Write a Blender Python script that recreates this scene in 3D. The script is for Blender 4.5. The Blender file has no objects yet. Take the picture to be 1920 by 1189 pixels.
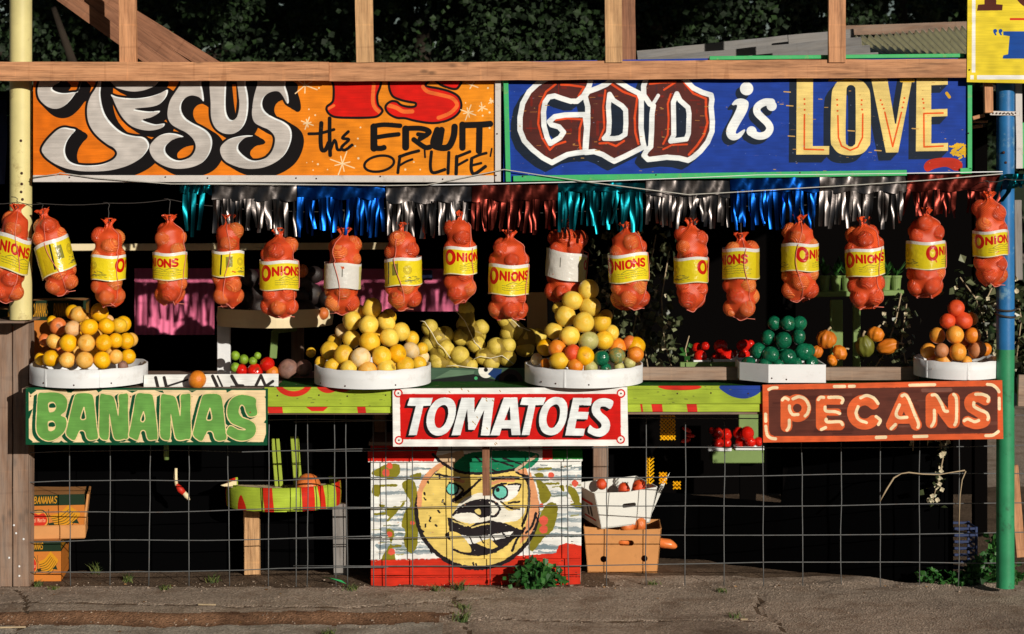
import bpy, bmesh, math, random
import numpy as np
from mathutils import Vector, Matrix, Euler, Quaternion
from mathutils.geometry import tessellate_polygon

R = math.radians
scn = bpy.context.scene
COL = scn.collection

# ------------------------------------------------------------------ camera
CAM_D, CAM_Z, HZ, K = 11.0, 2.1, 361.0, 360.0      # K photo pixels per metre at the sign plane y = 0
cam_d = bpy.data.cameras.new('camera')
cam = bpy.data.objects.new('camera', cam_d)
COL.objects.link(cam)
cam.location = (0, -CAM_D, CAM_Z)
cam.rotation_euler = (R(90), 0, 0)
cam_d.sensor_width = 36
cam_d.lens = 36 * CAM_D / (1920 / K)
cam_d.shift_y = -(594.5 - HZ) / 1920
cam_d.clip_end = 400
cam_d.dof.use_dof = True
cam_d.dof.focus_distance = CAM_D
cam_d.dof.aperture_fstop = 3.4
scn.camera = cam

# ------------------------------------------------------------------ light
SUN_AZ, SUN_EL = 30.0, 14.6        # degrees to the camera's right of the stall's normal, degrees up
world = bpy.data.worlds.new('World'); scn.world = world; world.use_nodes = True
wn = world.node_tree.nodes; wl = world.node_tree.links
bg = wn['Background']; bg.inputs['Strength'].default_value = 0.05
sky = wn.new('ShaderNodeTexSky'); sky.sky_type = 'NISHITA'; sky.sun_disc = False
sky.sun_elevation = R(SUN_EL); sky.sun_rotation = R(180 - SUN_AZ)
wl.new(sky.outputs['Color'], bg.inputs['Color'])
sd = bpy.data.lights.new('sun', 'SUN'); sd.energy = 5.0; sd.angle = R(0.5); sd.color = (1, .925, .81)
sun = bpy.data.objects.new('sun', sd); COL.objects.link(sun)
sun.rotation_euler = Vector((-math.sin(R(SUN_AZ)) * math.cos(R(SUN_EL)), math.cos(R(SUN_AZ)) * math.cos(R(SUN_EL)), -math.sin(R(SUN_EL)))).to_track_quat('-Z', 'Y').to_euler()
sun.location = (6, -10, 6)
scn.view_settings.view_transform = 'Standard'; scn.view_settings.look = 'None'
scn.view_settings.exposure = -0.36; scn.view_settings.gamma = 1
scn.view_settings.use_curve_mapping = False
scn.render.engine = 'CYCLES'
scn.cycles.use_denoising = True
scn.cycles.max_bounces = 6; scn.cycles.diffuse_bounces = 2; scn.cycles.glossy_bounces = 3
scn.cycles.transparent_max_bounces = 6

# ------------------------------------------------------------------ geometry helpers
def S(Y): return K * CAM_D / (CAM_D + Y)                    # photo pixels per metre at depth Y
def W(px, py, Y): s = S(Y); return Vector(((px - 960) / s, Y, CAM_Z - (py - HZ) / s))
ORG = {}                                                    # world origin of each (unrotated) root
def link(o): COL.objects.link(o); return o
def tag(o, label, cat, group=None, kind=None):
    if label: o['label'] = label
    if cat: o['category'] = cat
    if group: o['group'] = group
    if kind: o['kind'] = kind
    return o
def thing(name, label, cat, loc=(0, 0, 0), group=None):
    o = link(bpy.data.objects.new(name, None)); o.location = loc; o.empty_display_size = .05
    ORG[o.name] = Vector(loc)
    return tag(o, label, cat, group)
def org(p): return ORG.get(p.name, Vector((0, 0, 0))) if p else Vector((0, 0, 0))

class MB:
    """collects faces, then links them as one mesh object"""
    def __init__(s): s.v = []; s.f = []; s.uv = None; s.mi = []
    def add(s, vs, fs, m=0):
        n = len(s.v); s.v += [tuple(x) for x in vs]; s.f += [tuple(i + n for i in f) for f in fs]; s.mi += [m] * len(fs); return s
    def box(s, c, size, rot=None, bev=0.0, m=0):
        bm = bmesh.new(); bmesh.ops.create_cube(bm, size=1)
        for v in bm.verts: v.co = Vector((v.co.x * size[0], v.co.y * size[1], v.co.z * size[2]))
        if bev: bmesh.ops.bevel(bm, geom=bm.edges[:], offset=bev, segments=1, affect='EDGES', profile=.5)
        M = Matrix.Translation(c) @ (rot.to_4x4() if rot else Matrix.Identity(4))
        bm.verts.index_update()
        s.add([M @ v.co for v in bm.verts], [[v.index for v in f.verts] for f in bm.faces], m); bm.free(); return s
    def tube(s, pts, r, n=6, m=0, cap=True):
        pts = [Vector(p) for p in pts]; vs = []; fs = []
        up = Vector((0, 0, 1)); prev = None
        for i, p in enumerate(pts):
            t = (pts[min(i + 1, len(pts) - 1)] - pts[max(i - 1, 0)])
            t = t.normalized() if t.length > 1e-9 else Vector((0, 0, 1))
            if prev is None:
                a = t.cross(Vector((0, 1, 0)));
                if a.length < .1: a = t.cross(Vector((1, 0, 0)))
            else: a = prev - t * prev.dot(t)
            a.normalize(); prev = a; b = t.cross(a); ri = r[i] if hasattr(r, '__len__') else r
            for k in range(n):
                w = 2 * math.pi * k / n; vs.append(p + (a * math.cos(w) + b * math.sin(w)) * ri)
        for i in range(len(pts) - 1):
            for k in range(n): fs.append((i * n + k, i * n + (k + 1) % n, (i + 1) * n + (k + 1) % n, (i + 1) * n + k))
        if cap: fs.append(tuple(range(n))[::-1]); fs.append(tuple(range((len(pts) - 1) * n, len(pts) * n)))
        return s.add(vs, fs, m)
    def lathe(s, prof, n=24, c=(0, 0, 0), m=0, rot=None, fn=None):
        vs = []; fs = []
        for r, z in prof:
            for k in range(n):
                w = 2 * math.pi * k / n; q = r * (fn(w, z) if fn else 1)
                p = Vector((q * math.cos(w), q * math.sin(w), z)); p = rot @ p if rot else p
                vs.append(p + Vector(c))
        for i in range(len(prof) - 1):
            for k in range(n): fs.append((i * n + k, i * n + (k + 1) % n, (i + 1) * n + (k + 1) % n, (i + 1) * n + k))
        return s.add(vs, fs, m)
    def ball(s, c, r, nu=14, nv=9, sc=(1, 1, 1), m=0, rot=None, fn=None):
        vs = [Vector((0, 0, 1))]; fs = []
        for i in range(1, nv):
            for k in range(nu):
                a = math.pi * i / nv; w = 2 * math.pi * k / nu
                vs.append(Vector((math.sin(a) * math.cos(w), math.sin(a) * math.sin(w), math.cos(a))))
        vs.append(Vector((0, 0, -1))); L = len(vs) - 1
        for k in range(nu):
            fs.append((0, 1 + k, 1 + (k + 1) % nu)); b = 1 + (nv - 2) * nu
            fs.append((L, b + (k + 1) % nu, b + k))
        for i in range(nv - 2):
            for k in range(nu):
                a = 1 + i * nu; fs.append((a + k, a + nu + k, a + nu + (k + 1) % nu, a + (k + 1) % nu))
        out = []
        for v in vs:
            q = fn(v) if fn else 1.0
            p = Vector((v.x * sc[0], v.y * sc[1], v.z * sc[2])) * (r * q); p = rot @ p if rot else p
            out.append(p + Vector(c))
        return s.add(out, fs, m)
    def slab(s, loop, holes, t, M, m=0):
        """flat outline (2D) with holes, thickness t, placed by matrix M (outline in x,z; thickness along +y)"""
        loops = [loop] + holes; P = [[Vector((x, y, 0)) for x, y in l] for l in loops]
        tri = tessellate_polygon(P); flat = [p for l in P for p in l]; n = len(flat)
        vs = [M @ Vector((p.x, 0, p.y)) for p in flat] + [M @ Vector((p.x, t, p.y)) for p in flat]
        fs = [tuple(f) for f in tri] + [tuple(i + n for i in f[::-1]) for f in tri]
        o = 0
        for l in loops:
            k = len(l)
            for i in range(k): a, b = o + i, o + (i + 1) % k; fs.append((a, b, b + n, a + n))
            o += k
        return s.add(vs, fs, m)
    def build(s, name, mat, parent=None, smooth=False, world=True, recalc=True):
        me = bpy.data.meshes.new(name); o0 = org(parent) if world else Vector((0, 0, 0))
        me.from_pydata([(x - o0.x, y - o0.y, z - o0.z) for x, y, z in s.v], [], s.f)
        mats = mat if isinstance(mat, (list, tuple)) else [mat]
        for q in mats: me.materials.append(q)
        if len(mats) > 1: me.polygons.foreach_set('material_index', s.mi)
        if recalc:
            bm = bmesh.new(); bm.from_mesh(me); bmesh.ops.recalc_face_normals(bm, faces=bm.faces[:]); bm.to_mesh(me); bm.free()
        if smooth: me.polygons.foreach_set('use_smooth', [True] * len(me.polygons))
        me.update()
        o = link(bpy.data.objects.new(name, me)); o.parent = parent
        return o

def inst(src, name, parent=None, loc=(0, 0, 0), rot=None, sc=None, mat=None):
    """an object sharing src's mesh; mat overrides the material on the object"""
    o = bpy.data.objects.new(name, src); link(o); o.parent = parent
    o.location = Vector(loc) - org(parent)
    if rot is not None: o.rotation_euler = rot
    if sc is not None: o.scale = (sc, sc, sc) if not hasattr(sc, '__len__') else sc
    if mat is not None:
        o.material_slots[0].link = 'OBJECT'; o.material_slots[0].material = mat
    return o
def plank(name, p0, p1, wid, th, mat, parent=None, face=(0, -1, 0), bev=.003, rough=.0, seed=0):
    """a board from p0 to p1 with its grain along local x; 'face' is the broad side's normal"""
    p0, p1 = Vector(p0), Vector(p1); x = (p1 - p0); L = x.length; x.normalize()
    y = Vector(face); y = (y - x * y.dot(x)).normalized(); z = x.cross(y)
    m = MB(); rn = random.Random(seed)
    if rough:
        seg = max(4, int(L / .12)); ring = []
        bm_v = []; fs = []
        for i in range(seg + 1):
            X = -L / 2 + L * i / seg
            dz = rn.uniform(-rough, rough); dy = rn.uniform(-rough, rough) * .4
            for (a, b) in ((-1, -1), (1, -1), (1, 1), (-1, 1)):
                bm_v.append((X, a * th / 2 + dy, b * wid / 2 + dz * .6 + rn.uniform(-rough, rough) * .3))
        for i in range(seg):
            for k in range(4): fs.append((i * 4 + k, i * 4 + (k + 1) % 4, i * 4 + 4 + (k + 1) % 4, i * 4 + 4 + k))
        fs.append((3, 2, 1, 0)); fs.append(tuple(seg * 4 + k for k in range(4)))
        m.add(bm_v, fs)
    else: m.box((0, 0, 0), (L, th, wid), bev=bev)
    o = m.build(name, mat, None)
    Mx = Matrix((x, y, z)).transposed().to_4x4(); Mx.translation = (p0 + p1) / 2 - org(parent)
    o.parent = parent; o.matrix_basis = Mx
    return o
# ------------------------------------------------------------------ materials (all node based)
class NT:
    def __init__(s, name):
        s.m = bpy.data.materials.new(name); s.m.use_nodes = True; s.t = s.m.node_tree; s.b = s.t.nodes['Principled BSDF']
    def n(s, typ, **kw):
        q = s.t.nodes.new('ShaderNode' + typ)
        for k, v in kw.items():
            if k in q.inputs: q.inputs[k].default_value = v
            else: setattr(q, k, v)
        return q
    def l(s, a, b): s.t.links.new(a, b)
    def coord(s, scale=(1, 1, 1), which='Object'):
        c = s.n('TexCoord'); mp = s.n('Mapping'); mp.inputs['Scale'].default_value = scale; s.l(c.outputs[which], mp.inputs['Vector']); return mp.outputs['Vector']
    def noise(s, vec, scale, detail=4, rough=.6):
        q = s.n('TexNoise'); q.inputs['Scale'].default_value = scale; q.inputs['Detail'].default_value = detail; q.inputs['Roughness'].default_value = rough
        if vec is not None: s.l(vec, q.inputs['Vector'])
        return q.outputs['Fac']
    def ramp(s, fac, stops):
        q = s.n('ValToRGB'); e = q.color_ramp.elements
        while len(e) < len(stops): e.new(.5)
        for el, (p, c) in zip(e, stops): el.position = p; el.color = (*c, 1) if len(c) == 3 else c
        s.l(fac, q.inputs['Fac']); return q.outputs['Color']
    def mix(s, a, b, fac, mode='MIX'):
        q = s.n('Mix', data_type='RGBA', blend_type=mode); 
        for i, v in ((6, a), (7, b), (0, fac)):
            if hasattr(v, 'is_linked'): s.l(v, q.inputs[i])
            else: q.inputs[i].default_value = (*v, 1) if hasattr(v, '__len__') and len(v) == 3 else v
        return q.outputs[2]
    def bump(s, h, strength, dist=.002):
        q = s.n('Bump'); q.inputs['Strength'].default_value = strength; q.inputs['Distance'].default_value = dist
        s.l(h, q.inputs['Height']); s.l(q.outputs['Normal'], s.b.inputs['Normal'])
    def rnd(s): return s.n('ObjectInfo').outputs['Random']
    def done(s, col=None, rough=.6, spec=.4, metal=0):
        if col is not None:
            if hasattr(col, 'is_linked'): s.l(col, s.b.inputs['Base Color'])
            else: s.b.inputs['Base Color'].default_value = (*col, 1)
        s.b.inputs['Roughness'].default_value = rough; s.b.inputs['Specular IOR Level'].default_value = spec; s.b.inputs['Metallic'].default_value = metal
        return s.m
def sl(r, g, b):                                    # 0-255 display colour to linear reflectance
    f = lambda c: (c / 255 / 12.92) if c / 255 <= .04045 else ((c / 255 + .055) / 1.055) ** 2.4
    return (f(r), f(g), f(b))
def mul(c, k): return tuple(min(1, x * k) for x in c)

def m_plain(name, c, rough=.6, var=.25, scale=9, bump=.2, spec=.35, rand=0, dirt=None, dirt_amt=.5, bscale=None):
    t = NT(name); v = t.coord(); nz = t.noise(v, scale, 5)
    col = t.ramp(nz, [(.25, mul(c, 1 - var)), (.55, c), (.8, mul(c, 1 + var * .5))])
    if dirt:
        d = t.noise(v, scale * 1.7, 7, .7); mk = t.ramp(d, [(.56, (0, 0, 0)), (.70, (dirt_amt,) * 3)]); col = t.mix(col, dirt, mk)
    if rand:
        h = t.n('HueSaturation'); mp = t.n('MapRange'); mp.inputs['To Min'].default_value = 1 - rand; mp.inputs['To Max'].default_value = 1 + rand
        t.l(t.rnd(), mp.inputs['Value']); t.l(mp.outputs['Result'], h.inputs['Value']); t.l(col, h.inputs['Color']); col = h.outputs['Color']
    if bump: t.bump(t.noise(v, bscale or scale * 6, 4), bump)
    return t.done(col, rough, spec)
def m_wood(name, c, dark=.45, knots=True, gray=0, rough=.65, grain=60, bump=.5, rand=.12):
    t = NT(name); v = t.coord((1.2, 14, 14)); v2 = t.coord((2.2, 22, 22)); 
    info = t.n('ObjectInfo'); add = t.n('VectorMath', operation='ADD'); t.l(v, add.inputs[0])
    cmb = t.n('CombineXYZ'); mm = t.n('Math', operation='MULTIPLY'); mm.inputs[1].default_value = 37.; t.l(info.outputs['Random'], mm.inputs[0])
    for i in range(3): t.l(mm.outputs[0], cmb.inputs[i])
    t.l(cmb.outputs[0], add.inputs[1])
    g = t.noise(add.outputs[0], 3.0, 6, .65); col = t.ramp(g, [(.28, mul(c, dark)), (.45, mul(c, .85)), (.6, c), (.78, mul(c, 1.18))])
    fl_ = t.noise(t.coord((2.5, 90, 90)), 2.0, 4, .7); col = t.mix(col, t.ramp(fl_, [(.34, (.52, .47, .43)), (.5, (1, 1, 1)), (.7, (1.1, 1.08, 1.05))]), .8, 'MULTIPLY')
    chk = t.noise(t.coord((26, 2.5, 2.5)), 1.0, 3, .5); col = t.mix(col, t.ramp(chk, [(.33, (.72, .66, .62)), (.42, (1, 1, 1)), (.62, (1, 1, 1)), (.68, (1.22, 1.18, 1.1))]), .65, 'MULTIPLY')
    big = t.noise(t.coord((1.0, 3, 3)), 4.2, 3); col = t.mix(col, t.ramp(big, [(.3, (.62, .55, .5)), (.55, (1, 1, 1)), (.75, (1.0, .97, .9))]), .75, 'MULTIPLY')
    if knots:
        vo = t.n('TexVoronoi'); vo.inputs['Scale'].default_value = 5.2; vo.inputs['Randomness'].default_value = 1
        t.l(t.coord((1.0, 2.2, 2.2)), vo.inputs['Vector']); kn = t.ramp(vo.outputs['Distance'], [(.05, (.85,) * 3), (.17, (0, 0, 0))])
        col = t.mix(col, mul(c, .3), kn)
    if gray: col = t.mix(col, (.28, .26, .24), t.ramp(t.noise(t.coord((1.5, 8, 8)), 3, 6), [(.35, (gray * .4,) * 3), (.65, (min(1, gray * 1.3),) * 3)]))
    mp = t.n('MapRange'); mp.inputs['To Min'].default_value = 1 - rand; mp.inputs['To Max'].default_value = 1 + rand; t.l(info.outputs['Random'], mp.inputs['Value'])
    h = t.n('HueSaturation'); t.l(mp.outputs[0], h.inputs['Value']); t.l(col, h.inputs['Color'])
    t.bump(g, bump, .003)
    return t.done(h.outputs['Color'], rough, .3)
def m_paint_img(name, img, ext='EXTEND', rough=.6, wear=.0, bump=.25, grain=True, spec=.12, wearc=(.55, .42, .25), rand=0):
    """hand-painted flat print: the picture is drawn by this script, grain and wear come from nodes"""
    t = NT(name); tx = t.n('TexImage'); tx.image = img; tx.extension = ext
    uv = t.n('UVMap'); t.l(uv.outputs['UV'], tx.inputs['Vector']); col = tx.outputs['Color']
    v = t.coord(); vg = t.coord((3, 40, 40)); g = t.noise(vg, 2.5, 6, .7)
    col = t.mix(col, t.ramp(g, [(.3, (.78, .76, .74)), (.6, (1, 1, 1))]), .55 if grain else .25, 'MULTIPLY')
    b = t.noise(v, 3, 4); col = t.mix(col, t.ramp(b, [(.3, (.86, .85, .83)), (.65, (1.05, 1.04, 1.03))]), .6, 'MULTIPLY')
    if wear:
        w = t.noise(t.coord((5, 30, 30)), 3.1, 8, .75); mk = t.ramp(w, [(.70 - .1 * wear, (0, 0, 0)), (.75 - .1 * wear, (1,) * 3)]); 
        area = t.ramp(t.noise(v, 2.3, 3), [(.45, (0, 0, 0)), (.62, (1,) * 3)]); mk = t.mix(mk, area, 1., 'MULTIPLY')
        col = t.mix(col, wearc, mk)
    if rand:
        h = t.n('HueSaturation'); mp = t.n('MapRange'); mp.inputs['To Min'].default_value = 1 - rand; mp.inputs['To Max'].default_value = 1.06; t.l(t.rnd(), mp.inputs['Value']); t.l(mp.outputs[0], h.inputs['Value']); t.l(col, h.inputs['Color']); col = h.outputs['Color']
    t.bump(t.noise(v, 26, 3) if rand else g, bump, .006 if rand else .0015)
    return t.done(col, rough, spec)
def m_foil(name, c, rough=.34):
    t = NT(name); v = t.coord(); nz = t.noise(v, 30, 3)
    t.bump(nz, .22, .003)
    col = t.mix(mul(c, .7), c, t.rnd())
    return t.done(col, rough, .5, 1.0)
def m_leaf(name, c, c2, rough=.5, trans=.25):
    t = NT(name); g = t.n('NewGeometry'); col = t.ramp(g.outputs['Random Per Island'], [(0, mul(c, .6)), (.5, c), (.85, c2), (1, mul(c2, 1.3))])
    m = t.done(col, rough, .4)
    t.b.inputs['Transmission Weight'].default_value = 0
    return m
def m_fruit(name, c, c2=None, rough=.34, spot=None, var=.14, pore=60, spec=.5):
    t = NT(name); v = t.coord(); c2 = c2 or mul(c, .8)
    info = t.n('ObjectInfo'); add = t.n('VectorMath', operation='ADD'); cmb = t.n('CombineXYZ'); mm = t.n('Math', operation='MULTIPLY'); mm.inputs[1].default_value = 51.
    t.l(info.outputs['Random'], mm.inputs[0]); [t.l(mm.outputs[0], cmb.inputs[i]) for i in range(3)]; t.l(v, add.inputs[0]); t.l(cmb.outputs[0], add.inputs[1]); v = add.outputs[0]
    col = t.ramp(t.noise(v, 1.5, 4), [(.3, c2), (.55, c), (.8, mul(c, 1.08))])
    col = t.mix(col, mul(c2, .8), t.ramp(t.noise(v, 4, 6, .7), [(.60, (0, 0, 0)), (.72, (.45,) * 3)]))
    sx = t.n('SeparateXYZ'); tcx_ = t.n('TexCoord'); t.l(tcx_.outputs['Object'], sx.inputs[0]); col = t.mix(col, (.10, .06, .02), t.ramp(sx.outputs['Z'], [(.86, (0, 0, 0)), (.895, (.85,) * 3)]))
    if spot: col = t.mix(col, spot, t.ramp(t.noise(v, 2.2, 6, .75), [(.53, (0, 0, 0)), (.70, (.8,) * 3)]))
    mp = t.n('MapRange'); mp.inputs['To Min'].default_value = 1 - var; mp.inputs['To Max'].default_value = 1 + var * .6; t.l(info.outputs['Random'], mp.inputs['Value'])
    h = t.n('HueSaturation'); t.l(mp.outputs[0], h.inputs['Value']); t.l(col, h.inputs['Color'])
    vo = t.n('TexVoronoi'); vo.inputs['Scale'].default_value = pore * .4; t.l(v, vo.inputs['Vector']); t.bump(vo.outputs['Distance'], .18, .02)
    t.b.inputs['Subsurface Weight'].default_value = 0
    return t.done(h.outputs['Color'], rough, spec)
def m_net(name, c, onion, rough=.45, kk=1.0):
    """net over what is inside: thread pattern as colour, fine relief"""
    t = NT(name); v = t.coord(); w = []
    for sgn in (1, -1):
        mp = t.n('Mapping'); mp.inputs['Rotation'].default_value = (0, R(38 * sgn), 0); t.l(v, mp.inputs['Vector'])
        q = t.n('TexWave', wave_type='BANDS', bands_direction='Z'); q.inputs['Scale'].default_value = 42 * kk; q.inputs['Distortion'].default_value = 1.2; q.inputs['Detail'].default_value = 1; t.l(mp.outputs[0], q.inputs['Vector']); w.append(q.outputs['Fac'])
    mx = t.n('Math', operation='MAXIMUM'); t.l(w[0], mx.inputs[0]); t.l(w[1], mx.inputs[1])
    mk = t.ramp(mx.outputs[0], [(.62, (.05,) * 3), (.9, (.92,) * 3)])
    h = t.n('HueSaturation'); mp = t.n('MapRange'); mp.inputs['To Min'].default_value = .72; mp.inputs['To Max'].default_value = 1.18; t.l(t.rnd(), mp.inputs['Value']); t.l(mp.outputs[0], h.inputs['Value'])
    base = t.ramp(t.noise(v, 18 * max(kk, .08), 4), [(.28, mul(onion, .6)), (.5, onion), (.75, mul(onion, 1.2))]); t.l(base, h.inputs['Color'])
    col = t.mix(h.outputs['Color'], c, mk); t.bump(mx.outputs[0], .45, .0016 if kk == 1 else .02)
    return t.done(col, rough, .42)
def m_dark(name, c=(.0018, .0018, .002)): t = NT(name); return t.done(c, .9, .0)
M = {}
M['lumber'] = m_wood('lumber', sl(210, 152, 110), dark=.5, bump=.9)
M['lumber_pale'] = m_wood('lumber_pale', sl(218, 172, 124), dark=.55, bump=.9)
M['lumber_brown'] = m_wood('lumber_brown', sl(150, 104, 78), dark=.5, bump=.9)
M['old_wood'] = m_wood('old_wood', sl(148, 114, 90), dark=.45, gray=.3, rough=.8)
M['gray_wood'] = m_wood('gray_wood', sl(142, 138, 136), dark=.55, gray=.5, rough=.8)
M['rail_wood'] = m_wood('rail_wood', sl(170, 138, 114), dark=.6, gray=.3)
M['white'] = m_plain('white_paint', sl(232, 234, 236), .5, .07, 6, .15, dirt=sl(150, 120, 90), dirt_amt=.25)
M['white_trim'] = m_plain('white_trim_paint', sl(208, 202, 198), .6, .10, 8, .3, dirt=sl(120, 95, 75), dirt_amt=.4)
M['cream'] = m_plain('cream_paint', sl(240, 222, 180), .55, .1, 7, .2)
M['pole_yellow'] = m_plain('pale_yellow_paint', sl(222, 210, 146), .5, .22, 4, .3, dirt=sl(128, 98, 52), dirt_amt=.75)
M['pole_blue'] = m_plain('blue_paint', sl(40, 112, 172), .42, .35, 6, .3, dirt=sl(140, 180, 192), dirt_amt=.8)
M['pole_green'] = m_plain('green_paint', sl(46, 142, 96), .5, .25, 9, .35, dirt=sl(40, 70, 50), dirt_amt=.8)
M['green_trim'] = m_plain('green_trim', sl(58, 178, 104), .5, .15, 9, .3, dirt=sl(190, 150, 90), dirt_amt=.35)
M['lime'] = m_plain('lime_paint', sl(158, 178, 62), .55, .18, 8, .2, dirt=sl(100, 96, 50), dirt_amt=.5)
M['sage'] = m_plain('sage_green_paint', sl(122, 148, 84), .55, .15, 8, .2)
M['turf'] = m_plain('turf', sl(38, 92, 34), .9, .5, 60, .9, spec=.1)
M['metal'] = m_plain('galvanised_wire', sl(98, 100, 101), .55, .3, 30, .1, spec=.35, dirt=sl(110, 84, 66), dirt_amt=.6)
M['darkwire'] = m_plain('dark_wire', sl(60, 56, 54), .5, .2, 30, .1)
M['cord'] = m_plain('grey_cord', sl(190, 188, 180), .6, .15, 60, .2)
M['nail'] = m_plain('rusty_nail', sl(70, 42, 30), .6, .3, 60, .1)
M['dark'] = m_dark('shade_black')  # near-black colour stands in for the shade under the counter
M['unlit_black'] = m_dark('unlit_black_boards', (.003, .0026, .0026))  # near-black colour stands in for the unlit depth of the stall
M['pink'] = m_plain('pink_cloth', sl(240, 120, 160), .8, .08, 4, .2)
M['onion_net'] = m_net('red_net', sl(202, 48, 22), sl(222, 98, 46), rough=.38)
M['onion_a'] = m_net('onion_under_net', sl(214, 68, 30), sl(242, 138, 70), rough=.34, kk=.047)
M['onion_b'] = m_net('red_onion_under_net', sl(208, 54, 28), sl(228, 102, 56), rough=.3, kk=.047)
M['onion_c'] = m_net('tan_onion_under_net', sl(216, 84, 34), sl(246, 158, 80), rough=.36, kk=.047)
M['seam'] = m_plain('pink_seam', sl(226, 128, 110), .5, .1, 30, .1)
M['seam_w'] = m_plain('white_seam', sl(235, 225, 195), .5, .1, 30, .1)
M['avocado'] = m_fruit('avocado_skin', sl(40, 30, 28), sl(26, 20, 20), .5, pore=90)
FR = {
 'y': m_fruit('golden_peel', sl(252, 190, 18), sl(244, 166, 6)),
 'p': m_fruit('peach_peel', sl(248, 192, 96), sl(242, 168, 46)),
 'k': m_fruit('pinkish_peel', sl(242, 192, 134), sl(236, 168, 86), .5),
 'o': m_fruit('orange_peel', sl(238, 142, 40), sl(222, 116, 28)),
 'd': m_fruit('deep_orange_peel', sl(230, 126, 62), sl(212, 104, 44)),
 'r': m_fruit('red_orange_peel', sl(232, 84, 38), sl(214, 66, 30), .45),
 'w': m_fruit('pale_yellow_peel', sl(248, 212, 88), sl(244, 190, 44)),
 'v': m_fruit('straw_yellow_peel', sl(246, 198, 54), sl(240, 176, 26)),
 'h': m_fruit('whitish_peel', sl(244, 216, 166), sl(242, 196, 110), .5),
 'g': m_fruit('green_tomato_skin', sl(16, 104, 72), sl(10, 80, 56), .24, pore=10, spec=.6),
 'n': m_fruit('gold_orange_peel', sl(246, 168, 62), sl(236, 140, 34)),
 'q': m_fruit('dull_orange_peel', sl(208, 138, 92), sl(196, 116, 62), .5),
 't': m_fruit('greenish_tan_peel', sl(196, 190, 120), sl(170, 170, 96)),
 'm': m_fruit('green_and_gold_peel', sl(110, 132, 84), sl(190, 150, 60), .25, spot=sl(220, 150, 50)),
 'u': m_fruit('dull_brown_peel', sl(150, 112, 98), sl(120, 88, 80), .5),
}
FRW = {'y': 'golden yellow', 'p': 'peach coloured', 'k': 'pale pinkish', 'o': 'bright orange', 'd': 'deep orange', 'n': 'golden orange', 'q': 'dull orange', 'r': 'red orange', 'w': 'pale yellow',
       'v': 'straw yellow', 'h': 'whitish', 'g': 'glossy dark green', 't': 'greenish tan', 'm': 'green and gold', 'u': 'dull brown'}
M['tomato'] = m_fruit('tomato_skin', sl(222, 32, 20), sl(200, 24, 16), .14, pore=8, spec=.6)
M['lime_f'] = m_fruit('lime_peel', sl(140, 176, 50), sl(112, 150, 40), .35)
M['flesh'] = m_plain('dried_flesh', sl(168, 88, 24), .7, .3, 60, .4)
M['flesh_o'] = m_plain('orange_flesh', sl(226, 120, 40), .5, .3, 60, .4)
M['potato'] = m_fruit('yellow_net_fruit', sl(222, 196, 84), sl(196, 168, 60), .5, pore=30)
M['net_y'] = m_plain('yellow_net', sl(150, 126, 46), .5, .2, 40, .4)  # net darkened so the creases between the fruit read as shaded
M['gourd_o'] = m_fruit('gourd_orange', sl(222, 130, 28), sl(196, 104, 22), .5)
M['gourd_g'] = m_fruit('gourd_green', sl(104, 104, 34), sl(70, 80, 26), .5, spot=sl(196, 150, 50))
M['carton'] = m_plain('brown_card', sl(206, 144, 86), .75, .14, 7, .2, dirt=sl(150, 98, 56), dirt_amt=.35)
M['carton_w'] = m_plain('white_card', sl(222, 222, 216), .7, .06, 5, .2)
M['leaf_dark'] = m_leaf('tree_leaves', sl(23, 42, 17), sl(34, 56, 21), .7)
M['leaf_vine'] = m_leaf('vine_leaves', sl(56, 66, 40), sl(120, 124, 92), .35)
M['leaf_weed'] = m_leaf('weed_leaves', sl(34, 82, 30), sl(56, 104, 44))
M['grass'] = m_leaf('grass_blades', sl(62, 84, 36), sl(98, 104, 52))
M['flower'] = m_plain('flower_and_leaf_glint', sl(206, 194, 164), .6, .1, 30, .1)
M['bark'] = m_plain('bark', sl(46, 38, 30), .9, .4, 14, .8)
M['stem'] = m_plain('dry_stem', sl(180, 160, 130), .8, .2, 20, .2)
M['blue_plastic'] = m_plain('blue_plastic', sl(44, 58, 96), .4, .15, 9, .1)
M['roof_gray'] = m_wood('weathered_roof_board', sl(120, 122, 126), dark=.5, gray=.5, knots=False, rough=.85)
M['roof_tin'] = m_plain('corrugated_tin', sl(236, 232, 200), .5, .15, 5, .2, dirt=sl(90, 80, 50), dirt_amt=.7)
M['pale_red'] = m_plain('red_paint', sl(206, 46, 30), .5, .15, 9, .25, dirt=sl(120, 60, 40), dirt_amt=.4)
F_C = {'silver': m_foil('silver_foil', (.17, .15, .145)), 'blue': m_foil('blue_foil', (.005, .06, .30)), 'teal': m_foil('teal_foil', (.004, .11, .14)), 'red': m_foil('red_foil', (.13, .022, .016))}
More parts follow.
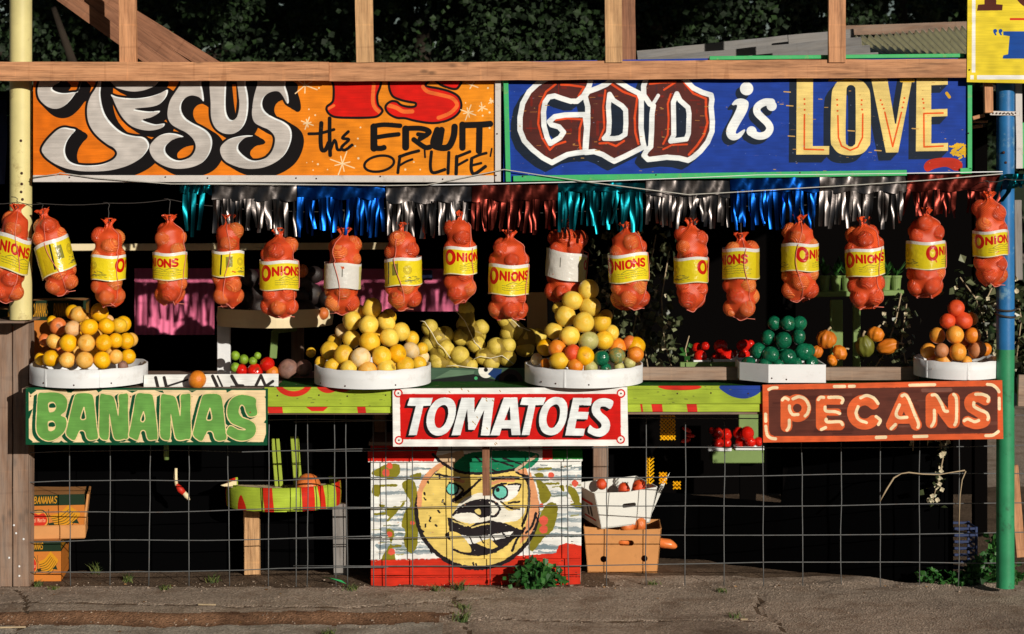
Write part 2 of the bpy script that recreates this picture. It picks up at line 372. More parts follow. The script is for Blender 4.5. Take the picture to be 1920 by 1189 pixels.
# ------------------------------------------------------------------ sign painter: draws flat lettering into generated pictures
def smooth(pts, closed=True, n=5):
    P = np.array(pts, float); N = len(P); out = []
    for i in range(N if closed else N - 1):
        g = (lambda j: P[j % N]) if closed else (lambda j: P[min(max(j, 0), N - 1)])
        a, b, c, d = g(i - 1), g(i), g(i + 1), g(i + 2)
        for k in range(n):
            t = k / n; out.append(.5 * ((2 * b) + (c - a) * t + (2 * a - 5 * b + 4 * c - d) * t * t + (3 * b - a - 3 * c + d) * t ** 3))
    if not closed: out.append(P[-1])
    return out
class Paint:
    """pixels cover the photo-pixel rectangle x0,y0,w,h at k pixels each; t(u,v) maps tracing coordinates into it"""
    def __init__(s, x0, y0, w, h, k, bgc):
        s.x0, s.y0, s.w, s.h, s.k = x0, y0, w, h, k; s.W, s.H = int(w * k), int(h * k)
        s.a = np.empty((s.H, s.W, 3), np.float32); s.a[:] = np.array(bgc) / 255.; s.frame(0, 0, 1)
    def frame(s, ox, oy, sc): s.ox, s.oy, s.sc = ox, oy, sc
    def T(s, pts): return [((s.ox + p[0] / s.sc - s.x0) * s.k, (s.oy + p[1] / s.sc - s.y0) * s.k) for p in pts]
    def L(s, d): return d / s.sc * s.k
    def mask(s, contours, sm=False):
        m = np.zeros((s.H, s.W), np.float32); Cs = [np.array(s.T(smooth(c) if sm else c)) for c in contours]
        y0 = max(0, int(min(c[:, 1].min() for c in Cs))); y1 = min(s.H - 1, int(max(c[:, 1].max() for c in Cs)) + 1)
        A = np.concatenate(Cs); B = np.concatenate([np.roll(c, -1, 0) for c in Cs]); SS = 3
        for y in range(y0, y1 + 1):
            for q in range(SS):
                yy = y + (q + .5) / SS; c = (A[:, 1] <= yy) != (B[:, 1] <= yy)
                if not c.any(): continue
                a, b = A[c], B[c]; xs = np.sort(a[:, 0] + (yy - a[:, 1]) / (b[:, 1] - a[:, 1]) * (b[:, 0] - a[:, 0]))
                for i in range(0, len(xs) - 1, 2):
                    l, r = max(0., xs[i]), min(float(s.W), xs[i + 1])
                    if r <= l: continue
                    il, ir = int(l), int(r)
                    if il == ir:
                        if il < s.W: m[y, il] += (r - l) / SS
                    else:
                        m[y, il] += (il + 1 - l) / SS; m[y, il + 1:ir] += 1. / SS
                        if ir < s.W: m[y, ir] += (r - ir) / SS
        return np.clip(m, 0, 1)
    def line(s, pts, w, sm=False, taper=None):
        m = np.zeros((s.H, s.W), np.float32); P = np.array(s.T(smooth(pts, False) if sm else pts)); w = s.L(w) / 2; N = len(P)
        if N == 1: P = np.vstack([P, P + .01]); N = 2
        for i in range(N - 1):
            a, b = P[i], P[i + 1]; wi = w
            if taper: wi = w * (taper[0] + (taper[1] - taper[0]) * i / max(1, N - 2))
            x0 = max(0, int(min(a[0], b[0]) - wi - 2)); x1 = min(s.W, int(max(a[0], b[0]) + wi + 3)); y0 = max(0, int(min(a[1], b[1]) - wi - 2)); y1 = min(s.H, int(max(a[1], b[1]) + wi + 3))
            if x1 <= x0 or y1 <= y0: continue
            X, Y = np.meshgrid(np.arange(x0, x1) + .5, np.arange(y0, y1) + .5); d = b - a; L2 = max(1e-9, d @ d)
            t = np.clip(((X - a[0]) * d[0] + (Y - a[1]) * d[1]) / L2, 0, 1)
            D = np.hypot(X - a[0] - t * d[0], Y - a[1] - t * d[1]); m[y0:y1, x0:x1] = np.maximum(m[y0:y1, x0:x1], np.clip(wi - D + .5, 0, 1))
        return m
    def put(s, m, c): s.a += (np.array(c, np.float32) / 255. - s.a) * m[..., None]
    def poly(s, c, *contours, sm=False): s.put(s.mask(contours, sm), c)
    def stroke(s, c, pts, w, sm=True, taper=None): s.put(s.line(pts, w, sm, taper), c)
    def dot(s, c, x, y, r): s.put(s.line([(x, y)], 2 * r), c)
    def ring(s, c, x, y, r, w, a0=0, a1=360, ry=None):
        ry = ry or r; s.put(s.line([(x + r * math.cos(R(a0 + (a1 - a0) * i / 40)), y + ry * math.sin(R(a0 + (a1 - a0) * i / 40))) for i in range(41)], w), c)
    def shift(s, m, dx, dy):
        dx, dy = int(round(s.L(dx))), int(round(s.L(dy))); o = np.zeros_like(m)
        H, W_ = m.shape; o[max(0, dy):H + min(0, dy), max(0, dx):W_ + min(0, dx)] = m[max(0, -dy):H + min(0, -dy), max(0, -dx):W_ + min(0, -dx)]; return o
    def extrude(s, m, dx, dy, n=10):
        o = m.copy()
        for i in range(1, n + 1): o = np.maximum(o, s.shift(m, dx * i / n, dy * i / n))
        return o
    def speck(s, c, n, r, seed, box=None, elong=1):
        rn = random.Random(seed); x0, y0, w, h = box or (s.x0, s.y0, s.w, s.h); ox = (s.ox, s.oy, s.sc); s.frame(0, 0, 1)
        for _ in range(n):
            x, y, q = x0 + rn.random() * w, y0 + rn.random() * h, r * rn.uniform(.3, 1.2); s.stroke(c, [(x, y), (x + q * elong * rn.uniform(.2, 1), y + rn.uniform(-.3, .3) * q)], q, False)
        s.frame(*ox)
    def weather(s, seed):
        rg = np.random.RandomState(seed); H, W_ = s.H, s.W
        def field(ny, nx):
            g = rg.rand(ny + 2, nx + 2); y = np.linspace(0, ny, H); x = np.linspace(0, nx, W_); iy, ix = y.astype(int), x.astype(int); fy, fx = (y - iy)[:, None], (x - ix)[None]; fy = fy * fy * (3 - 2 * fy); fx = fx * fx * (3 - 2 * fx)
            a = g[np.ix_(iy, ix)]; b = g[np.ix_(iy, ix + 1)]; c = g[np.ix_(iy + 1, ix)]; d = g[np.ix_(iy + 1, ix + 1)]; return (a * (1 - fx) + b * fx) * (1 - fy) + (c * (1 - fx) + d * fx) * fy
        q = 1.7 if seed == sum(map(ord, 'face_paint')) else .55; dx, dy = (field(H // 7, W_ // 7) - .5) * q * s.k, (field(H // 7, W_ // 7) - .5) * q * s.k
        Y, X = np.meshgrid(np.arange(H), np.arange(W_), indexing='ij'); s.a = s.a[np.clip((Y + dy).round().astype(int), 0, H - 1), np.clip((X + dx).round().astype(int), 0, W_ - 1)]
        m = 1 + .08 * (field(max(2, H // 3), max(2, W_ // 46)) - .5) + .13 * (field(max(2, H // 24), max(2, W_ // 30)) - .5); s.a = (s.a * m[..., None]).astype(np.float32)
    def image(s, name):
        if 'paint' in name: s.weather(sum(map(ord, name)))
        im = bpy.data.images.new(name, s.W, s.H); px = np.ones((s.H, s.W, 4), np.float32); px[..., :3] = np.clip(s.a[::-1], 0, 1)
        im.pixels.foreach_set(px.ravel()); im.update(); im.pack(); return im
    def uv(s, o, Y, deep=False):
        """gives mesh o a UV map from its world x,z at depth Y"""
        me = o.data; u = me.uv_layers.new(name='UVMap'); oo = org(o.parent) if o.parent else Vector((0, 0, 0)); sc = S(Y)
        Mx = o.matrix_basis
        for l in me.loops:
            c = Mx @ me.vertices[l.vertex_index].co + oo
            u.data[l.index].uv = (((c.x * sc + 960) - s.x0) / s.w, 1 - ((HZ + (CAM_Z - c.z) * sc) - s.y0) / s.h)
# tiny single-stroke alphabet on a 0..1 box (x right, y down)
GLY = {'O': [[(.5, 0), (.12, .15), (0, .5), (.12, .85), (.5, 1), (.88, .85), (1, .5), (.88, .15), (.5, 0)]], 'N': [[(0, 1), (0, 0), (1, 1), (1, 0)]], 'I': [[(.5, 0), (.5, 1)]],
       'S': [[(.95, .12), (.6, 0), (.15, .08), (.08, .3), (.4, .48), (.85, .6), (.95, .82), (.55, 1), (.03, .88)]], 'B': [[(0, 0), (0, 1), (.7, .98), (.95, .75), (.7, .5), (0, .48), (.65, .45), (.85, .22), (.6, .02), (0, 0)]],
       'A': [[(0, 1), (.5, 0), (1, 1)], [(.2, .65), (.8, .65)]], 'D': [[(0, 0), (0, 1), (.6, .95), (.95, .5), (.6, .05), (0, 0)]], 'M': [[(0, 1), (.05, 0), (.5, .7), (.95, 0), (1, 1)]],
       'e': [[(.1, .68), (.85, .68), (.8, .42), (.45, .35), (.1, .55), (.12, .85), (.5, 1), (.85, .9)]], 'l': [[(.5, 0), (.5, 1)]], 'o': [[(.5, .35), (.1, .5), (.1, .85), (.5, 1), (.9, .85), (.9, .5), (.5, .35)]],
       'n': [[(.1, 1), (.1, .38), (.1, .55), (.5, .36), (.88, .5), (.88, 1)]], 't': [[(.45, .08), (.45, .85), (.7, 1), (.9, .92)], [(.1, .38), (.85, .38)]]}
def letters(p, txt, x, y, w, h, gap, sw, c, slant=0):
    for ch in txt:
        if ch == ' ': x += w * .7; continue
        ww = w * (.3 if ch in 'Il' else 1)
        for st in GLY[ch]: p.stroke(c, [(x + a * ww + slant * (1 - b) * h, y + b * h) for a, b in st], sw, sm=ch in 'OSeo')
        x += ww + gap

BLK = (16, 12, 14)
def sign_jesus():
    p = Paint(56, 110, 890, 236, 2, (222, 110, 18)); G = (194, 188, 184)
    q = np.linspace(0, 1, p.W)[None, :, None]; p.a = (p.a * (1 - q) + np.array([236, 146, 30]) / 255 * q).astype(np.float32)
    A = [[(560, 60), (520, 185), (490, 210), (430, 290), (350, 360), (270, 385), (190, 370), (120, 320), (75, 260), (60, 180), (75, 100), (110, 40), (320, 40), (300, 92), (240, 125), (228, 160), (270, 190), (350, 208), (450, 200), (520, 182)]]
    J = [(780, 40), (775, 145), (770, 220), (785, 330), (820, 440), (880, 530), (960, 610), (1050, 665), (1150, 690), (1240, 700), (1290, 730), (1320, 790), (1300, 850), (1230, 935), (1120, 1005), (1000, 1050), (860, 1080), (700, 1090), (540, 1085), (400, 1060), (280, 1015), (190, 960), (130, 900), (108, 840), (150, 760), (220, 680), (290, 620), (360, 595), (430, 605), (490, 622), (440, 680), (390, 760), (370, 850), (390, 930), (440, 985), (530, 1015), (650, 1022), (770, 1012), (870, 980), (935, 935), (957, 880), (920, 825), (850, 785), (760, 715), (690, 640), (640, 550), (620, 450), (625, 340), (660, 240), (720, 145), (760, 40)]
    E = [(890, 225), (960, 250), (1080, 265), (1200, 265), (1330, 245), (1440, 210), (1525, 170), (1520, 230), (1480, 290), (1420, 340), (1330, 365), (1190, 378), (1160, 390), (1230, 405), (1330, 415), (1440, 408), (1400, 450), (1330, 485), (1265, 498), (1250, 515), (1330, 545), (1400, 560), (1490, 550), (1480, 585), (1420, 615), (1330, 630), (1230, 620), (1130, 585), (1050, 520), (990, 440), (940, 340), (910, 270)]
    E2 = [(930, 130), (1020, 170), (1120, 190), (1220, 185), (1310, 160), (1400, 110), (1400, 20), (900, 20)]
    S1 = [(370, 40), (345, 115), (290, 200), (235, 290), (207, 400), (210, 490), (250, 560), (330, 610), (410, 650), (480, 710), (518, 780), (515, 850), (470, 920), (390, 960), (320, 965), (250, 940), (195, 890), (178, 840), (195, 790), (260, 735), (330, 710), (385, 697), (300, 665), (200, 660), (110, 690), (40, 750), (5, 810), (10, 880), (60, 960), (150, 1020), (260, 1055), (380, 1058), (500, 1035), (600, 985), (670, 900), (705, 800), (700, 710), (655, 640), (580, 590), (480, 540), (400, 480), (360, 400), (365, 320), (410, 260), (480, 235), (560, 255), (612, 300), (605, 200), (585, 110), (570, 40)]
    U = [(690, 30), (690, 330), (695, 480), (730, 580), (790, 640), (870, 668), (960, 660), (1040, 600), (1090, 510), (1112, 380), (1110, 240), (1085, 110), (1080, 30), (985, 30), (1000, 200), (1012, 330), (1000, 430), (975, 490), (935, 513), (895, 490), (865, 420), (858, 300), (865, 110), (868, 30)]
    S2 = [(1235, 40), (1215, 110), (1180, 230), (1160, 350), (1155, 460), (1185, 540), (1260, 585), (1340, 620), (1400, 680), (1412, 750), (1385, 850), (1320, 930), (1230, 965), (1140, 960), (1060, 910), (1005, 850), (1000, 800), (1020, 760), (1080, 710), (1165, 690), (1100, 683), (1000, 695), (900, 725), (830, 775), (797, 830), (805, 900), (850, 970), (940, 1020), (1060, 1055), (1180, 1060), (1300, 1040), (1420, 985), (1520, 900), (1580, 790), (1603, 680), (1580, 590), (1510, 530), (1420, 490), (1330, 440), (1280, 380), (1270, 310), (1300, 240), (1370, 195), (1450, 190), (1500, 240), (1545, 320), (1568, 310), (1560, 230), (1530, 130), (1510, 40)]
    items = [((60, 140), c) for c in (A[0], J, E, E2)] + [((280, 140), c) for c in (S1, U, S2)]
    ms = []
    for (ox, oy), c in items:
        p.frame(ox, oy, 6); m = p.mask([c], sm=True); o = p.line(smooth(c + [c[0]], False), 50); ms.append(m)
        dx, dy = ((80, 80) if c is A[0] else (112, 68) if c not in (E, E2) else (75, 50))
        p.put(p.extrude(np.maximum(m, o), dx, dy), BLK)
    p.frame(280, 140, 6); p.poly((226, 120, 24), [(930, 110), (975, 110), (985, 300), (970, 440), (952, 330)])
    for m in ms:
        p.put(m, G); hl = m * (1 - np.minimum(p.shift(m, -19, 11), 1)); p.put(hl, (240, 246, 250))
    p.frame(560, 140, 5); RED = (216, 24, 14); O = (240, 110, 48)
    I = [(290, 30), (325, 100), (325, 230), (305, 268), (265, 300), (265, 340), (300, 380), (360, 400), (500, 405), (660, 403), (740, 390), (785, 345), (770, 310), (745, 280), (735, 200), (742, 30)]
    S3 = [(850, 30), (848, 120), (880, 200), (950, 235), (1030, 255), (1090, 265), (1100, 282), (1085, 300), (1030, 303), (960, 285), (920, 255), (870, 250), (825, 280), (815, 320), (850, 370), (920, 405), (1000, 410), (1100, 435), (1250, 455), (1380, 435), (1480, 380), (1525, 300), (1500, 210), (1420, 160), (1310, 130), (1210, 112), (1192, 90), (1215, 30)]
    S4 = [(1260, 30), (1330, 95), (1450, 135), (1500, 115), (1515, 30)]
    for c in (I, S3, S4): p.poly(RED, c, sm=True)
    p.stroke(O, [(705, 90), (695, 240), (715, 310), (760, 352)], 36); p.stroke(O, [(280, 320), (330, 290)], 26)
    p.stroke(O, [(1165, 115), (1210, 160), (1330, 190), (1440, 222), (1485, 285), (1440, 345), (1380, 380), (1310, 405)], 36); p.stroke(O, [(845, 290), (920, 312), (980, 345), (1065, 345)], 40)
    for c in (I, S3, S4): p.stroke(BLK, c + [c[0]], 22)
    B = lambda w, *pts: p.stroke(BLK, list(pts), w, len(pts) > 2)
    B(40, (212, 455), (205, 600), (215, 700), (250, 705), (282, 640)); B(28, (95, 555), (200, 550), (330, 515)); B(36, (290, 410), (290, 600), (295, 755)); B(28, (300, 700), (332, 620), (350, 640), (362, 700), (392, 705)); B(28, (465, 535), (410, 595), (470, 610), (402, 680), (432, 708), (500, 660))
    B(66, (705, 490), (705, 690)); B(44, (700, 483), (800, 470), (950, 480)); B(42, (720, 590), (830, 572), (935, 560)); B(50, (715, 690), (770, 692), (800, 684))
    B(66, (1003, 510), (1003, 680)); B(48, (1000, 505), (1150, 505), (1225, 540), (1140, 600)); B(48, (1080, 610), (1180, 680), (1230, 680)); B(40, (1120, 560), (1200, 570))
    B(60, (1300, 520), (1262, 640), (1300, 680), (1400, 680), (1450, 590), (1462, 490)); B(60, (1340, 520), (1320, 640)); B(60, (1535, 470), (1535, 685)); B(58, (1545, 475), (1700, 470), (1795, 462)); B(60, (1695, 500), (1690, 715))
    el = [(755 + 140 * math.cos(a) * .99 + 70 * math.sin(a) * .15, 835 - 140 * math.cos(a) * .17 + 72 * math.sin(a)) for a in np.linspace(0, 6.283, 24)]; B(24, *el)
    B(28, (950, 765), (938, 850), (930, 920)); B(30, (945, 770), (1030, 740), (1125, 715)); B(22, (950, 850), (1010, 815), (1065, 795)); B(18, (1180, 695), (1185, 775))
    B(30, (1245, 725), (1235, 860), (1262, 920), (1370, 890)); B(30, (1408, 730), (1400, 925)); B(34, (1482, 770), (1476, 930)); B(28, (1482, 772), (1550, 745), (1605, 722)); B(24, (1490, 850), (1580, 800)); B(32, (1622, 790), (1618, 890), (1650, 930), (1750, 862)); B(26, (1622, 785), (1690, 755), (1758, 736)); B(24, (1630, 850), (1710, 830)); B(16, (1810, 695), (1797, 765))
    for x, y, r, n in ((60, 100, 120, 6), (80, 455, 60, 8), (410, 835, 120, 8), (1590, 355, 75, 8), (1720, 310, 50, 6), (1805, 250, 30, 6), (1625, 100, 60, 4), (1440, 860, 30, 0)):
        for i in range(n):
            a = R(20 + 360 * i / n + (i % 2) * 12); q = r * (1 if i % 2 == 0 else .6); p.stroke((246, 214, 170), [(x, y), (x + q * math.cos(a), y + q * math.sin(a))], 9, False, (1.2, .3))
    rn = random.Random(3)
    for x, y in ((120, 120), (190, 125), (95, 325), (155, 380), (530, 670), (130, 815), (75, 825), (180, 840), (135, 895), (270, 890), (560, 785), (1080, 820), (1000, 890), (1140, 890), (1775, 125), (1565, 265), (1725, 385), (1790, 355), (580, 495), (1790, 500), (555, 600)): p.dot((246, 220, 180), x, y, rn.uniform(5, 11))
    return p
def sign_god():
    p = Paint(940, 100, 890, 246, 2, (26, 62, 158)); SH = (24, 36, 54); WH = (240, 246, 250)
    g4, g5, g6 = (940, 120, 5), (1200, 120, 6), (1450, 120, 5)
    Gp = [(850, 110), (822, 210), (770, 300), (710, 350), (650, 350), (570, 325), (500, 300), (445, 310), (410, 360), (395, 450), (400, 580), (430, 690), (460, 745), (550, 690), (583, 640), (540, 590), (470, 570), (450, 540), (500, 495), (600, 478), (785, 475), (800, 600), (790, 720), (785, 825), (700, 835), (620, 850), (540, 890), (475, 925), (390, 880), (290, 800), (215, 720), (175, 620), (175, 500), (200, 370), (260, 260), (340, 185), (440, 130), (600, 105)]
    Op = [(785, 300), (815, 258), (900, 228), (985, 190), (1050, 140), (1120, 180), (1200, 230), (1290, 275), (1312, 330), (1312, 450), (1310, 600), (1325, 720), (1338, 775), (1250, 820), (1150, 870), (1058, 912), (1015, 890), (950, 850), (870, 822), (790, 830), (800, 700), (810, 560), (810, 400)]
    Oh = [(1015, 285), (1050, 342), (1130, 392), (1165, 432), (1168, 560), (1160, 660), (1110, 692), (1060, 700), (965, 698), (1005, 650), (1012, 540), (1003, 400)]
    Dp = [(75, 150), (40, 250), (42, 350), (110, 450), (150, 470), (135, 560), (130, 760), (120, 930), (70, 980), (45, 1030), (90, 1075), (180, 1065), (300, 1050), (440, 1060), (540, 1085), (600, 1050), (680, 980), (760, 880), (810, 760), (815, 650), (800, 480), (810, 400), (800, 350), (700, 320), (600, 270), (500, 170), (430, 110), (300, 110)]
    Dh = [(415, 335), (450, 410), (540, 490), (552, 560), (545, 780), (520, 845), (345, 868), (380, 800), (378, 600), (375, 430)]
    sets = [(g4, Gp, None, 50), (g4, Op, Oh, 50), (g5, Dp, Dh, 60)]
    for f, c, h, w in sets:
        p.frame(*f); o = p.line(c + [c[0]], w); m = np.maximum(p.mask([c]), o); q = f[2] / 5
        p.put(p.shift(m, -62 * q, 62 * q), SH)
    for f, c, h, w in sets:
        p.frame(*f); p.poly((86, 40, 36), c)
        if h: p.poly(SH, h)
    rn = random.Random(8)
    for f, c, h, w in sets:
        p.frame(*f); mk = p.mask([c] + ([h] if h else [])); x0, x1 = min(a for a, b in c), max(a for a, b in c); y0, y1 = min(b for a, b in c), max(b for a, b in c)
        for i in range(60):
            x, y = rn.uniform(x0, x1), rn.uniform(y0, y1); l = rn.uniform(30, 140); vert = rn.random() < .6
            m = p.line([(x, y), (x + (0 if vert else l), y + (l if vert else 3))], rn.uniform(8, 26), False) * mk * .5; p.put(m, rn.choice([(150, 30, 20), (60, 40, 52), (120, 34, 26)]))
        for i in range(16):
            x, y = rn.uniform(x0, x1), y1 - rn.random() ** 1.6 * (y1 - y0); m = p.line([(x, y), (x + rn.uniform(20, 70), y + rn.uniform(-5, 5))], rn.uniform(4, 9), False) * mk * .8; p.put(m, (196, 130, 60))
    OR = (226, 78, 34); p.frame(*g4)
    for w, pts in ((20, [(510, 190), (420, 260), (360, 390), (345, 560), (380, 690), (455, 805), (500, 760), (600, 730)]), (20, [(560, 195), (640, 198), (775, 217), (725, 300)]), (20, [(510, 525), (620, 510), (760, 520), (735, 600), (730, 720), (745, 810)]),
                   (19, [(975, 250), (955, 400), (965, 600), (920, 712)]), (21, [(1035, 190), (1140, 260), (1275, 310), (1250, 500), (1255, 640), (1285, 750)]), (20, [(920, 745), (1000, 740), (1075, 770), (1150, 722)])): p.stroke(OR, pts, w, False)
    p.frame(*g5)
    for w, pts in ((22, [(345, 340), (312, 450), (322, 620), (312, 800), (260, 900)]), (26, [(480, 190), (600, 330), (742, 392), (742, 560), (760, 660), (720, 800), (640, 920), (550, 1020)]), (20, [(260, 960), (360, 912), (530, 905)]), (22, [(110, 225), (250, 210), (400, 205), (270, 290)])): p.stroke(OR, pts, w, False)
    for f, c, h, w in sets:
        p.frame(*f); p.stroke(WH, c + [c[0]], w, False)
        if h: p.stroke(WH, h + [h[0]], w * .95, False)
    p.frame(*g5); p.stroke(WH, [(110, 450), (150, 440), (205, 355)], 40)
    ib = [(1035, 450), (1080, 400), (1150, 388), (1215, 420), (1220, 480), (1190, 560), (1120, 680), (1080, 760), (1090, 785), (1130, 760), (1175, 735), (1180, 760), (1130, 830), (1060, 860), (1000, 840), (970, 780), (985, 700), (1050, 580), (1090, 490), (1085, 460), (1050, 465)]
    m = p.mask([ib], sm=True); m = np.maximum(m, p.line([(1200, 278)], 150)); sp = [(1480, 430), (1400, 432), (1325, 480), (1320, 545), (1375, 605), (1440, 670), (1462, 730), (1425, 790), (1350, 812), (1280, 790), (1250, 750)]
    m = np.maximum(m, p.line(sp, 84, True)); m = np.maximum(m, np.maximum(p.line([(1482, 472)], 114), p.line([(1256, 757)], 114)))
    p.put(p.shift(m, -52, 55), SH); p.put(m, WH)
    p.frame(*g6); CR = (238, 212, 130)
    Lc = [(220, 60), (374, 60), (370, 770), (525, 770), (523, 850), (215, 850)]; Oc = [(720, 135), (820, 155), (880, 210), (910, 310), (912, 700), (890, 780), (830, 840), (720, 857), (620, 840), (560, 780), (537, 700), (545, 310), (570, 210), (620, 155)]
    Oi = [(725, 198), (760, 215), (770, 280), (770, 700), (755, 760), (725, 775), (695, 760), (678, 700), (685, 280), (695, 215)]; Vc = [(900, 60), (1055, 60), (1140, 560), (1150, 560), (1232, 60), (1318, 60), (1170, 830), (1055, 832)]
    Ec = [(1342, 60), (1635, 60), (1635, 195), (1480, 200), (1480, 425), (1632, 420), (1632, 490), (1482, 495), (1480, 745), (1638, 740), (1638, 815), (1335, 820)]
    ms = [p.mask([Lc]), p.mask([smooth(Oc), smooth(Oi)]), p.mask([Vc]), p.mask([Ec])]
    for m in ms: p.put(p.extrude(m, -70, 75), SH)
    p.poly((26, 62, 158), [(376, 150), (470, 150), (470, 765), (376, 765)])
    for m in ms: p.put(m, CR)
    O2 = (230, 92, 30)
    for pts in ([(292, 475), (290, 800), (470, 805)], [(605, 485), (610, 690), (640, 770), (720, 810), (790, 780), (835, 690), (838, 470)], [(1045, 455), (1118, 775), (1200, 455)], [(1590, 460), (1410, 465), (1412, 778), (1590, 770)]): p.stroke(O2, pts, 15, False)
    for x, y in ((292, 330), (293, 375), (294, 430), (598, 335), (600, 385), (602, 440), (828, 340), (826, 380), (832, 428), (1005, 340), (1020, 380), (1035, 418), (1228, 320), (1220, 360), (1210, 408), (1400, 330), (1407, 365), (1410, 415)): p.dot(O2, x, y, 9)
    Y = (226, 178, 40)
    for i in range(70): a = rn.uniform(0, 6.28); q = rn.random() ** .5; x, y = 1752 + 70 * q * math.cos(a), 810 + 68 * q * math.sin(a); p.stroke(Y, [(x, y), (x - rn.uniform(0, 40), y + rn.uniform(-8, 20))], 16, False)
    p.poly((188, 46, 26), smooth([(1410, 960), (1450, 905), (1560, 880), (1700, 885), (1770, 930), (1760, 990), (1700, 1000), (1620, 965), (1520, 980), (1440, 1010)]))
    p.frame(0, 0, 1); p.speck((196, 150, 84), 70, 1.3, 5, (945, 150, 870, 175), 6); p.speck((160, 176, 220), 90, .7, 6, (945, 150, 870, 178), 3)
    for x, y in ((1470, 172), (1475, 198), (1478, 255), (1640, 282), (1710, 241), (1590, 245)): p.stroke((214, 170, 96), [(x, y), (x + 12, y + .8)], 2.2, False)
    p.stroke((222, 170, 40), [(1775, 175), (1780, 182)], 6, False); p.stroke((226, 180, 50), [(1555, 151), (1600, 152)], 4, False); p.stroke((226, 180, 50), [(1690, 151), (1712, 151)], 7, False)
    return p
def sign_bananas():
    p = Paint(46, 724, 460, 114, 2.4, (236, 210, 166)); DG = (8, 74, 46); GR = (102, 158, 76); CR = (236, 208, 156)
    B = [(235, 300), (330, 275), (450, 268), (560, 290), (630, 350), (645, 430), (620, 530), (555, 590), (620, 630), (635, 720), (600, 820), (530, 890), (440, 940), (360, 945), (280, 910), (225, 840), (210, 740), (218, 560)]
    A1 = [(765, 300), (870, 278), (970, 290), (1015, 350), (1040, 560), (1060, 760), (1078, 900), (1030, 930), (960, 935), (920, 900), (900, 830), (870, 800), (820, 805), (790, 860), (750, 935), (690, 920), (630, 850), (650, 740), (690, 560), (730, 400)]; h1 = [(880, 480), (905, 620), (870, 650), (835, 625)]
    N1 = [(1110, 310), (1200, 300), (1280, 320), (1320, 400), (1362, 600), (1375, 450), (1372, 310), (1440, 290), (1500, 300), (1500, 500), (1505, 880), (1440, 920), (1360, 935), (1310, 910), (1280, 800), (1240, 565), (1235, 750), (1225, 910), (1180, 935), (1120, 910), (1095, 830), (1100, 560)]
    A2 = [(1620, 300), (1740, 285), (1830, 300), (1860, 380), (1890, 600), (1915, 900), (1870, 930), (1800, 935), (1770, 900), (1750, 820), (1720, 795), (1680, 810), (1660, 870), (1630, 935), (1560, 910), (1515, 870), (1540, 740), (1580, 520)]; h2 = [(1718, 540), (1738, 640), (1710, 680), (1680, 655)]
    N2 = [((x - 1095) * 1.05 + 300, y + 4) for x, y in N1]; A3 = [((x - 630) * 1.05 + 765, y + 10) for x, y in A1]; h3 = [((x - 630) * 1.05 + 740, y + 10) for x, y in h1]
    Sp = [(1640, 350), (1650, 450), (1668, 570), (1610, 605), (1550, 600), (1510, 540), (1490, 470), (1450, 440), (1415, 480), (1410, 560), (1460, 620), (1560, 660), (1630, 710), (1650, 790), (1620, 880), (1540, 930), (1440, 945), (1340, 920), (1250, 860), (1240, 810), (1290, 740), (1400, 790), (1490, 800), (1500, 780), (1400, 740), (1300, 690), (1250, 600), (1250, 480), (1300, 370), (1400, 310), (1500, 305)]
    c1, c2 = (40, 700, 7.5), (260, 700, 7.5)
    L = [(c1, B, []), (c1, A1, [h1]), (c1, N1, []), (c1, A2, [h2]), (c2, N2, []), (c2, A3, [h3]), (c2, Sp, [])]
    p.frame(*c1); 
    for tri in ([(60, 200), (210, 240), (130, 300)], [(620, 225), (760, 225), (700, 275), (650, 270)], [(1050, 225), (1140, 235), (1085, 270)], [(1480, 240), (1640, 240), (1560, 275)], [(60, 560), (160, 500), (110, 640)], [(60, 880), (160, 960), (100, 1010)], [(500, 1000), (560, 945), (640, 1000)]): p.poly(DG, tri)
    p.frame(*c2)
    for tri in ([(230, 240), (340, 245), (350, 280)], [(700, 240), (810, 240), (750, 270)], [(1230, 225), (1310, 235), (1240, 272)], [(1830, 300), (1770, 330), (1830, 410)], [(1830, 600), (1760, 690), (1830, 720)], [(430, 1000), (470, 950), (540, 1000)], [(1740, 1000), (1790, 850), (1830, 1000)]): p.poly(DG, tri)
    ms = []
    for f, c, hs in L:
        p.frame(*f); m = p.mask([smooth(c)] + [smooth(h) for h in hs]); o = p.line(smooth(c + [c[0]], False), 30); ms.append((f, c, hs, m, o)); full = p.mask([c], True)
        p.put(np.clip(p.extrude(np.maximum(full, o), -48, 26) , 0, 1), DG)
    for f, c, hs, m, o in ms:
        p.frame(*f); p.put(o, CR); p.put(m, GR)
        for h in hs: p.poly(DG, h, sm=True); p.stroke(CR, h + [h[0]], 16)
    p.frame(*c1)
    for x, y in ((435, 475), (428, 740)): p.poly(CR, [(x - 55, y - 55), (x + 20, y - 70), (x + 55, y), (x + 20, y + 62), (x - 45, y + 66)], sm=True); p.poly(DG, [(x - 38, y - 40), (x + 20, y - 52), (x + 45, y + 2), (x - 40, y + 8)], sm=True)
    p.frame(0, 0, 1); p.poly(DG, [(46, 724), (506, 724), (506, 731.5), (46, 731)]); p.poly(DG, [(46, 829.5), (506, 828.5), (506, 840), (46, 840)]); p.poly(DG, [(46, 724), (53.5, 724), (54, 838), (46, 838)]); p.poly(DG, [(498, 724), (506, 724), (506, 838), (499, 838)])
    p.dot((120, 60, 30), 57, 743, 1.4); p.dot((150, 80, 40), 245, 744, 1.5); p.dot((140, 90, 50), 469, 773, 1.6); p.dot((180, 130, 80), 360, 744, .9); p.speck((190, 150, 100), 26, .7, 12)
    return p
